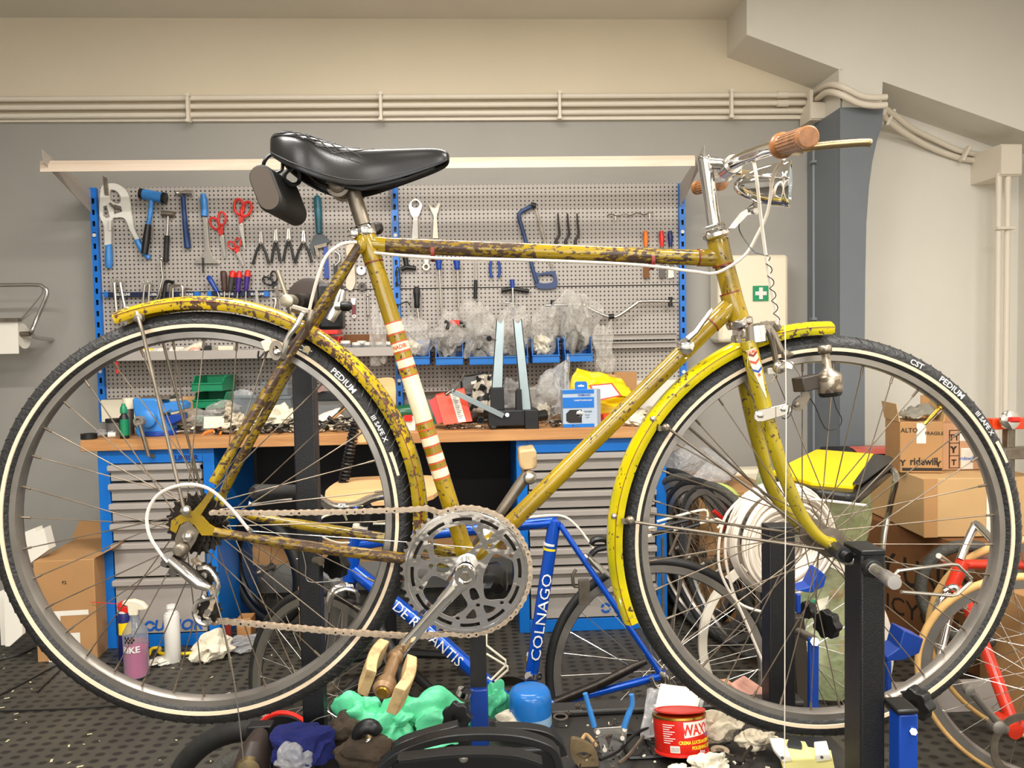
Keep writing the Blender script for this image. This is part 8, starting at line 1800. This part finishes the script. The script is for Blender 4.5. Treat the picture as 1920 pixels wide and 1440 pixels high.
# big black handles at the bottom centre
for i, (pts, Y, r) in enumerate((([(712, 1450), (728, 1425), (770, 1400), (830, 1382), (900, 1376), (970, 1380), (1020, 1394), (1040, 1410), (1052, 1452)], 1.18, 7.5), ([(740, 1414), (752, 1395), (800, 1378), (860, 1362)], 1.28, 8.0), ([(745, 1420), (760, 1420), (860, 1410), (960, 1412), (1015, 1428)], 1.12, 3.5), ([(928, 1366), (980, 1366), (1024, 1374), (1048, 1392), (1056, 1412)], 1.28, 7))):
 ps = spline([P(x, y, Y) for x, y in pts], 6); m = MB(); w_ = r * Y / F
 sec = []
 for j, p in enumerate(ps):
  t_ = (ps[min(j + 1, len(ps) - 1)] - ps[max(j - 1, 0)]).normalized(); n_ = V((0, 1, 0)).cross(t_).normalized(); sec.append([p + n_ * w_ + V((0, -.012, 0)), p + n_ * w_ + V((0, .012, 0)), p - n_ * w_ + V((0, .012, 0)), p - n_ * w_ + V((0, -.012, 0))])
 m.add([p for s_ in sec for p in s_], [[j * 4 + k, j * 4 + (k + 1) % 4, (j + 1) * 4 + (k + 1) % 4, (j + 1) * 4 + k] for j in range(len(sec) - 1) for k in range(4)] + [[0, 1, 2, 3], [len(sec) * 4 - 4 + k for k in range(4)]]); m.build('curved_guard', 'black', stand, bevel=.0015)
m = MB(); m.blob(P(869, 1420, 1.15), (.0085, .007, .0085), 1, 0, 2); m.build('round_bolt', 'steel', stand)
m = MB(); m.box2(P(735, 1480, 1.2), P(1050, 1404, 1.2) + V((0, .012, 0))); m.build('guard_plate', 'black', stand, bevel=.003)
# base feet so the stand reaches the floor
m = MB(); m.box2((-.42, 1.42, 0), (-.24, 1.54, .03)); m.box2((.50, 1.05, 0), (.72, 1.66, .03)); m.build('foot_plate', 'black_paint', stand, bevel=.003)

# ================================================================== THE TOOL TRAY UNDER THE BICYCLE
ZT = .43
tray = thing('tool_tray', 'black moulded tool tray full of clutter under the bicycle', 'tool tray', V((.18, 1.3, ZT - .05)))
tx0, tx1, ty0, ty1 = PZ(622, 1395, ZT).x - .02, PZ(1560, 1380, ZT).x, .98, PZ(1150, 1322, ZT).y
m = MB(); m.box2((tx0, ty0, ZT - .03), (tx1, ty1, ZT)); m.build('tray_floor', 'grey_plastic', tray, bevel=.004)
m = MB(); m.box2((P(1030, 1340, ty1).x, ty1 - .045, ZT), (tx1, ty1, ZT + .012)); m.build('back_rail', 'grey_plastic', tray, bevel=.004)
for i, (x0, x1, y0, y1) in enumerate(((1180, 1250, 1375, 1425),)):
 a_, b_ = PZ(x0, y1, ZT), PZ(x1, y0, ZT); m = MB()
 for (p, q) in (((a_.x, a_.y), (b_.x, a_.y)), ((b_.x, a_.y), (b_.x, b_.y)), ((b_.x, b_.y), (a_.x, b_.y)), ((a_.x, b_.y), (a_.x, a_.y))): m.tube([V((p[0], p[1], ZT + .004)), V((q[0], q[1], ZT + .004))], .004, 6)
 m.tube([V(((a_.x + b_.x) / 2, a_.y, ZT + .004)), V(((a_.x + b_.x) / 2, b_.y, ZT + .004))], .003, 6); m.build('moulded_frame', 'black', tray)
m = MB(); m.box2((tx0 + .1, ty0 + .1, 0), (tx1 - .1, ty1 - .15, ZT - .03)); m.build('pedestal', 'black_paint', tray, bevel=.004)
def tz(px, py, z=0): return PZ(px, py, ZT + .013) + V((0, 0, z))
def tc(px, py, rx, rz, seed, mt, name, label, cat, amp=.45, ry=None, sub=4, fr=2.2, ridge=True):
 c_ = tz(px, py); k_ = c_.y / F; m = MB(); m.blob(c_ + V((0, 0, rz * k_ * .85)), (rx * k_, (ry or rx) * k_, rz * k_), seed, amp, sub, fr, floor=c_.z, ridge=ridge); return solo(m, name, mt, label, cat, smooth=28)
# polish tin
c_ = tz(1279, 1412); r = 51 * c_.y / F; k_ = c_.y / F; H_ = 66 * k_
t = thing('polish_tin', 'red round polish tin with a loose red lid and white printing', 'tin', c_)
m = MB(); m.lathe(c_, (0, 0, 1), [(0, r * .97), (.002, r), (H_, r)], 48); m.build('tin_body', mat('tin_red', (206, 30, 16), .3), t)
for z_ in (0.001, H_): m = MB(); m.lathe(c_ + V((0, 0, z_)), (0, 0, 1), [(-.002, r * 1.0), (-.001, r * 1.025), (.003, r * 1.025), (.004, r * .985)], 48); m.build('tin_rim', 'brass' if z_ > .01 else 'red', t)
m = MB(); lc = c_ + V((.002, .0, H_ + .006)); m.lathe(lc, (.03, .05, 1), [(0, r * .9), (.002, r * .97), (.004, r * .97), (.0045, r * .86), (.003, r * .84)], 48); m.build('lid', mat('lid_red', (206, 56, 44), .4), t)
def tinmap(z_, a0=0.0): return lambda x, y: c_ + V((r * 1.006 * math.sin(a0 + x / r), -r * 1.006 * math.cos(a0 + x / r), z_ + y))
def tinquad(a0, a1, z0, z1, mt, name, lift=1.003, slant=0):
 n_ = 14; m = MB(); m.add([c_ + V((r * lift * math.sin(a0 + (a1 - a0) * i / n_), -r * lift * math.cos(a0 + (a1 - a0) * i / n_), (z0 - slant * i / n_) if j == 0 else z1)) for i in range(n_ + 1) for j in (0, 1)], [[2 * i, 2 * i + 1, 2 * i + 3, 2 * i + 2] for i in range(n_)]); return m.build(name, mt, t, smooth=0)
tinquad(-.16, 1.10, 34 * k_, 62 * k_, 'paper', 'white_panel', 1.003, -6 * k_)
for s_, z_, a0, sz, mt, bold in (('WAXY', 48 * k_, .40, 26 * k_, 'red', .035), ('Crema', 36 * k_, .98, 9 * k_, 'light_blue', .02), ('CREMA LUCIDANTE', 26 * k_, .25, 8.5 * k_, 'yellow_print', .03), ('PASTA', 26 * k_, 1.0, 8.5 * k_, 'yellow_print', .03), ('POLISHING CREAM', 16 * k_, .70, 8.5 * k_, 'yellow_print', .03), ('Atas', 8 * k_, .55, 10 * k_, 'white_print', .02)):
 m = MB(); m.text(s_, sz, tinmap(z_, a0), bold, 'c', .80 if s_ == 'WAXY' else .85); m.build('lettering', mt, t, smooth=0)
for j in range(9): tinquad(-.98, -.50 - .1 * (j % 3), (56 - j * 4) * k_, (57.4 - j * 4) * k_, 'white_print', 'small_print', 1.004)
tinquad(-.72, -.36, 8 * k_, 20 * k_, 'paper', 'barcode_panel', 1.004)
for j in range(9): tinquad(-.68 + j * .035, -.665 + j * .035, 9 * k_, 18 * k_, 'black_print', 'barcode_bar', 1.006)
t.rotation_euler = (rad(-15), 0, rad(3)); t.location.z += .004
tinquad(1.22, 1.5, 8 * k_, 20 * k_, mat('lime_spot', (180, 210, 60), .4), 'lime_spot', 1.004)
# plastic pouch with card behind the tin
bq = [tz(1202, 1385), tz(1300, 1375), tz(1330, 1330, .045), tz(1214, 1335, .05)]
m = MB(); m.sheet(bq, 18, 12, .012, 2.4, 9); solo(m, 'clear_pouch', 'clear_grey', 'clear zip pouch leaning behind the red polish tin', 'pouch', solid=.0012)
m = MB(); cq = [tz(1222, 1372, .018), tz(1302, 1368, .02), tz(1318, 1335, .048), tz(1240, 1335, .06)]; m.sheet(cq, 6, 4, .003, 1, 3); solo(m, 'white_card', 'paper', 'white card inside the pouch behind the polish tin', 'card', solid=.0012)
# blue cap/jar
c_ = tz(995, 1368); k_ = c_.y / F; r = 41 * k_
t = thing('blue_jar', 'glossy sky blue round jar with a white label band', 'jar', c_)
m = MB(); m.lathe(c_, (0, 0, 1), [(0, r * .97), (.003, r), (62 * k_, r), (72 * k_, r * .96), (79 * k_, r * .86), (82 * k_, r * .70), (83 * k_, .001)], 44); m.build('jar_body', mat('sky_blue_gloss', (34, 118, 200), .22), t, smooth=50)
m = MB(); m.lathe(c_, (0, 0, 1), [(14 * k_, r * 1.004), (34 * k_, r * 1.004)], 40, caps=False); m.build('label_band', mat('pale_label', (150, 186, 214), .3), t)
# gloves
for i, (x, y, rx, rz, sd, lb) in enumerate(((672, 1382, 46, 44, 141, 'crumpled mint green glove at the left end of the tray'), (745, 1384, 50, 38, 142, 'mint green glove folds under the pedal'), (832, 1378, 56, 42, 143, 'mint green glove spreading left of the black knob'), (930, 1345, 22, 34, 144, 'mint green glove finger right of the blue centre bar'))):
 tc(x, y, rx, rz, sd, 'mint', 'rubber_glove', lb, 'glove', .5, rx * .6, 5, 1.7)
m = MB(); m.tube(spline([tz(632, 1340, .03), tz(640, 1355, .035), tz(662, 1375, .03), tz(690, 1400, .02), tz(720, 1412, .02)], 5), [.007] * 21, 8); solo(m, 'glove_cuff', 'mint', 'rolled mint green glove cuff running along the tray edge', 'glove')
m = MB(); m.sheet([tz(790, 1412, .005), tz(860, 1400, .005), tz(845, 1385, .02), tz(770, 1395, .02)], 10, 6, .006, 2, 4); solo(m, 'glove_flap', 'mint', 'flat mint green glove flap under the curved black guard', 'glove', solid=.0012)
# third hand brake tool
t = thing('brake_tool', 'fourth-hand cable pliers with sky blue handles and steel plates', 'pliers', tz(1145, 1400)); Yt = tz(1145, 1400).y
def pt(x, y, d=0.0): return P(x, y, Yt - .01 + d)
m = MB(); m.tube(spline([pt(1097, 1300), pt(1101, 1315), pt(1108, 1340), pt(1114, 1362)], 5), [.0048] * 8 + [.0056] * 8, 10); m.build('handle', 'light_blue', t)
m = MB(); m.tube(spline([pt(1184, 1302), pt(1185, 1322), pt(1176, 1345), pt(1170, 1364)], 5), [.0048] * 8 + [.0056] * 8, 10); m.build('handle', 'light_blue', t)
m = MB(); m.prism([pt(x, y) for x, y in [(1112, 1370), (1116, 1366), (1174, 1362), (1178, 1368), (1176, 1374), (1118, 1380)]], (0, .002, 0)); m.build('link_plate', 'steel', t, bevel=.0005)
m = MB(); m.prism([pt(x, y, .004) for x, y in [(1120, 1380), (1132, 1378), (1142, 1400), (1145, 1420), (1130, 1425)]], (0, .002, 0)); m.prism([pt(x, y, .004) for x, y in [(1150, 1374), (1176, 1374), (1172, 1400), (1158, 1425), (1146, 1428), (1142, 1400)]], (0, .002, 0)); m.build('jaw_plate', 'steel', t, bevel=.0005)
for x, y in ((1121, 1373), (1171, 1368), (1167, 1384), (1134, 1406)): m = MB(); m.cyl(pt(x, y, -.003), pt(x, y, .006), .0042, 12); m.build('rivet', 'chrome', t)
# nuts, washers, ring, key
for i, (x, y, r) in enumerate(((1083, 1326, .005), (1095, 1328, .006), (1066, 1338, .006))):
 m = MB(); m.lathe(tz(x, y), (0, 0, 1), [(0, r * .5), (0, r), (.005, r), (.005, r * .5)], 6, ring=True); solo(m, 'nut', 'dull_steel', ['small nut on the tray rail, leftmost of two', 'slightly larger nut on the tray rail, right one', 'thin nut lying beside the big washer'][i], 'nut')
m = MB(); m.lathe(tz(1051, 1345), (0, 0, 1), [(0, .011), (0, .0155), (.002, .0155), (.002, .011)], 28, ring=True); solo(m, 'washer', 'dull_steel', 'large flat washer right of the sky blue jar', 'washer')
m = MB(); m.lathe(fl(812, 1292) + V((0, 0, .02)) if 0 else P(812, 1279, 1.9), (0, 1, .2), [(0, .014), (0, .018), (.012, .018), (.012, .014)], 28, ring=True); o = solo(m, 'clear_ring', 'clear_grey', 'small translucent ring lying on the mat right of the pedal', 'ring')
o.location.z = .002
t = thing('brass_key', 'small brass key with a ring lying on the mint glove', 'key', tz(768, 1372, .03)); m = MB(); m.lathe(tz(764, 1368, .035), (.1, -.5, 1), [(0, .005), (0, .009), (.003, .009), (.003, .005)], 20, ring=True); m.build('bow', 'brass', t); m = MB(); m.tube([tz(773, 1370, .034), tz(800, 1376, .03)], .0025, 6); m.build('blade', 'brass', t)
# metal valve heads with black handle
t = thing('chain_tool', 'black handled tool with two bright steel barrels lying on the rags', 'tool', tz(705, 1420)); Yt = tz(705, 1420).y - .03
def g(x, y, d=0.0): return P(x, y, Yt + d)
m = MB(); m.tube(spline([g(668, 1385), g(678, 1368), g(692, 1362), g(704, 1368), g(708, 1374)], 4), [.010, .011, .012, .013, .014, .014, .014, .014, .014, .014, .014, .014, .013, .012, .012, .011, .010], 12); m.build('handle', 'black', t)
m = MB(); m.lathe(g(694, 1380), g(698, 1425) - g(694, 1380), [(0, .010), (.004, .0145), (.036, .0150), (.038, .012)], 24); m.build('barrel', 'steel', t); m = MB(); m.lathe(g(718, 1388), g(726, 1425) - g(718, 1388), [(0, .008), (.003, .0120), (.026, .0120), (.028, .009)], 6); m.build('barrel', 'steel', t)
m = MB(); m.lathe(g(692, 1370), g(694, 1382) - g(692, 1370), [(0, .008), (.012, .0105)], 16); m.build('collar', 'lever', t)
# tissues and rags on the tray
tc(968, 1376, 38, 24, 151, 'tissue', 'tissue', 'white tissue lump in front of the sky blue jar', 'tissue', .4, 22); tc(1345, 1385, 42, 26, 152, 'dirty_tissue', 'tissue', 'greasy crumpled tissue right of the polish tin', 'tissue', .5, 24, 5)
tc(1420, 1400, 36, 16, 153, 'dirty_tissue', 'tissue', 'greasy tissue tail under the front tyre', 'tissue', .5, 20, 5); tc(1332, 1452, 32, 22, 154, 'tissue', 'tissue', 'cream crumpled tissue in front of the polish tin', 'tissue', .5, 20, 5); tc(1275, 1460, 22, 14, 155, 'tissue', 'tissue', 'small tissue at the bottom edge before the tin', 'tissue', .4, 18)
tc(648, 1400, 34, 32, 156, 'brown_cloth', 'rag', 'brown oily rag at the left end of the tray', 'rag', .3, 34); tc(690, 1438, 60, 34, 157, 'brown_cloth', 'rag', 'large brown oily rag under the steel barrels', 'rag', .3, 40)
tc(570, 1430, 58, 40, 158, 'navy_cloth', 'rag', 'folded navy blue cloth left of the brown rags', 'cloth', .3, 34); tc(555, 1445, 34, 30, 159, 'clear_grey', 'plastic_bag', 'grey plastic bag lying on the navy cloth', 'plastic bag', .3, 24)
# yellow plastic pad holder
t = thing('yellow_holder', 'pale yellow plastic holder with two white end blocks in the tray', 'holder', tz(1502, 1420)); Yt = tz(1502, 1425).y
def y_(x, y, d=0.0): return PZ(x, y, ZT + .02 + d)
m = MB(); m.prism([y_(x, y) for x, y in [(1452, 1392), (1478, 1392), (1510, 1396), (1515, 1406), (1558, 1412), (1566, 1450), (1470, 1450)]], (0, 0, .006)); m.build('plate', 'sticker_yellow', t, bevel=.001)
for pts in ([(1440, 1386), (1470, 1392), (1484, 1428), (1466, 1430), (1450, 1410)], [(1526, 1398), (1550, 1396), (1558, 1426), (1530, 1430)]): m = MB(); m.prism([y_(x, y, .006) for x, y in pts], (0, 0, .008)); m.build('end_block', 'white_plastic', t, bevel=.002)
for x, y in ((1467, 1421), (1541, 1420)): m = MB(); m.cyl(y_(x, y, .014), y_(x, y, .0145), .0028, 12); m.build('hole', 'black', t)
m = MB(); m.cyl(y_(1490, 1397, .006), y_(1490, 1397, .012), .013, 20); m.build('black_cap', 'black', t)
# pink grip papers behind the front wheel
m = MB(); m.sheet([P(1368, 1282, 1.62), P(1396, 1266, 1.62), P(1478, 1328, 1.60), P(1440, 1345, 1.56)], 10, 8, .006, 2, 3); solo(m, 'pink_sheet', 'pale_pink', 'pink embossed sheet leaning behind the front wheel rim', 'sheet', solid=.0015)
m = MB(); m.sheet([P(1338, 1274, 1.66), P(1362, 1272, 1.66), P(1440, 1345, 1.60), P(1400, 1345, 1.60)], 10, 8, .006, 2, 6); solo(m, 'tan_sheet', mat('tan_sheet', (206, 150, 112), .8), 'tan cardboard sheet beside the pink embossed sheet', 'sheet', solid=.0015)
m = MB(); m.box2((P(1330, 1350, 1.6).x, 1.575, ZT), (P(1490, 1350, 1.6).x, 1.68, ZT - .012)) ; solo(m, 'rear_ledge', 'black_paint', 'black ledge of the stand carrying the pink sheets', 'ledge', bevel=.003)
# pedal-like cast part, hoses, sockets
t = thing('cast_bracket', 'dusty brown cast bracket lying at the front of the tray', 'bracket', tz(1095, 1425)); m = MB(); m.pplate([smooth2([(1070, 1390), (1085, 1388), (1115, 1405), (1122, 1440), (1095, 1445), (1072, 1420)], 3), smooth2([(1080, 1414), (1095, 1410), (1110, 1416), (1095, 1424)], 3)], tz(1095, 1425).y, .012); m.build('casting', mat('dusty_cast', (124, 106, 76), .6, .3, var=.3, scale=30), t, smooth=0, bevel=.002)
for i, (pts, mt, lb) in enumerate((([(1160, 1440), (1178, 1425), (1198, 1400), (1206, 1388)], 'dull_steel', 'brown cable end curving over the moulded frame'), ([(1125, 1432), (1160, 1415), (1190, 1385), (1215, 1372)], 'black', 'thin black cable crossing the brake tool'), ([(1388, 1440), (1400, 1420), (1416, 1400), (1428, 1375)], 'oily', 'dark cable housing under the front tyre'), ([(1100, 1412), (1118, 1400), (1160, 1375), (1180, 1350)], 'dull_steel', 'grey rod behind the brake tool'), ([(1085, 1412), (1098, 1385), (1118, 1405)], 'card_light', 'pale wooden splinters beside the cast bracket'))):
 m = MB(); m.tube(spline([tz(x, y, .008) for x, y in pts], 5), .0035, 6); solo(m, 'loose_cable', mt, lb, 'cable')
for i, (x, y, mt) in enumerate(((1350, 1418, 'chain'), (1352, 1430, 'black'))):
 m = MB(); c2 = tz(x, y); m.lathe(c2, (0, 0, 1), [(0, .008), (0, .017), (.012, .017), (.012, .008)], 22, ring=True); solo(m, 'ring_part', mt, ['pale plastic ring right of the tin', 'black ring in front of the pale plastic ring'][i], 'ring')
rnd = random.Random(12); t = thing('tray_litter', 'small dirty bits scattered in the tool tray', 'litter', tz(1180, 1430))
for mt in ('oily', 'ivory', 'dull_steel'):
 m = MB()
 for i in range(40):
  c2 = tz(rnd.choice([rnd.uniform(1060, 1240), rnd.uniform(1340, 1440), rnd.uniform(700, 860)]), rnd.uniform(1345, 1439)); m.box(c2, (rnd.uniform(.002, .010), rnd.uniform(.001, .004), .002), Matrix.Rotation(rnd.uniform(0, 3), 3, 'Z'))
 o = m.build('bits', mt, t, smooth=0); o['kind'] = 'stuff'
# wire end at the tray left, wire bail right of the centre bar
m = MB(); m.tube(spline([P(x, y, 1.44) for x, y in [(545, 1402), (560, 1375), (590, 1350), (622, 1340)]], 5), .0013, 6); solo(m, 'steel_wire', 'steel', 'bright thin wire arching from the navy cloth', 'wire')
m = MB(); m.tube([P(x, y, 2.06) for x, y in [(912, 1190), (912, 1210), (948, 1238), (948, 1248), (921, 1275), (914, 1270)]], .0032, 8); m.tube([P(x, y, 2.09) for x, y in [(912, 1226), (952, 1250), (952, 1256), (928, 1278)]], .0032, 8); m.build('wire_cage', 'ivory', blue)
# ---- bottom left: red wheelset and tyres
t = simple_wheel(V((P(505, 1600, 1.55).x, 1.62, P(475, 1600, 1.55).z)), (.25, 1, .15), .20, .024, 'old_tyre', 'black', None, 20, name='folded_wheel', label='grey treaded wheel with red rim leaning at the bottom left', sp='dull_steel')
m = MB(); m.lathe(V((P(490, 1660, 1.55).x, 1.70, P(430, 1660, 1.55).z)), (.25, 1, .15), [(.024 * math.sin(2 * math.pi * i / 10), .27 + .024 * math.cos(2 * math.pi * i / 10)) for i in range(10)], 70, ring=True); solo(m, 'old_tyre', 'rubber', 'black knobbed tyre leaning behind the grey treaded wheel', 'tyre')
m = MB(); m.lathe(V((P(505, 1600, 1.5).x, 1.60, P(475, 1600, 1.55).z)), (.25, 1, .15), [(-.01, .125), (-.01, .143), (.01, .143), (.01, .125)], 60, ring=True); m.build('red_ring', 'red', t)
t2 = thing('wheel_roller', 'dark roller hub with steel ends at the foot of the rear post', 'roller', P(478, 1470, 1.42))
m = MB(); m.tube([P(487, 1378, 1.46), P(478, 1405, 1.42), P(470, 1445, 1.40)], [.016, .026, .034], 20); m.build('roller', mat('dark_rust', (48, 36, 30), .5), t2)
m = MB(); m.lathe(P(466, 1440, 1.36), (.2, -1, 0), [(0, .022), (.01, .020), (.012, .010)], 20); m.build('roller_end', 'lever', t2)
m = MB(); m.box2(P(466, 1500, 1.48), P(508, 1362, 1.48) + V((0, .03, 0))); m.build('support_bar', 'black_paint', t2, bevel=.003)
t3 = thing('disc_guard', 'black round guard with red edge beside the rear post foot', 'guard', P(535, 1470, 1.62)); m = MB(); m.lathe(P(532, 1395, 1.62), (.1, 1, .1), [(0, .03), (.002, .062), (.008, .062), (.010, .03)], 36); m.build('disc', 'black', t3); m = MB(); m.lathe(P(530, 1392, 1.63), (.1, 1, .1), [(0, .058), (.0, .067), (.012, .067), (.012, .058)], 36, ring=True); m.build('red_edge', 'red', t3)
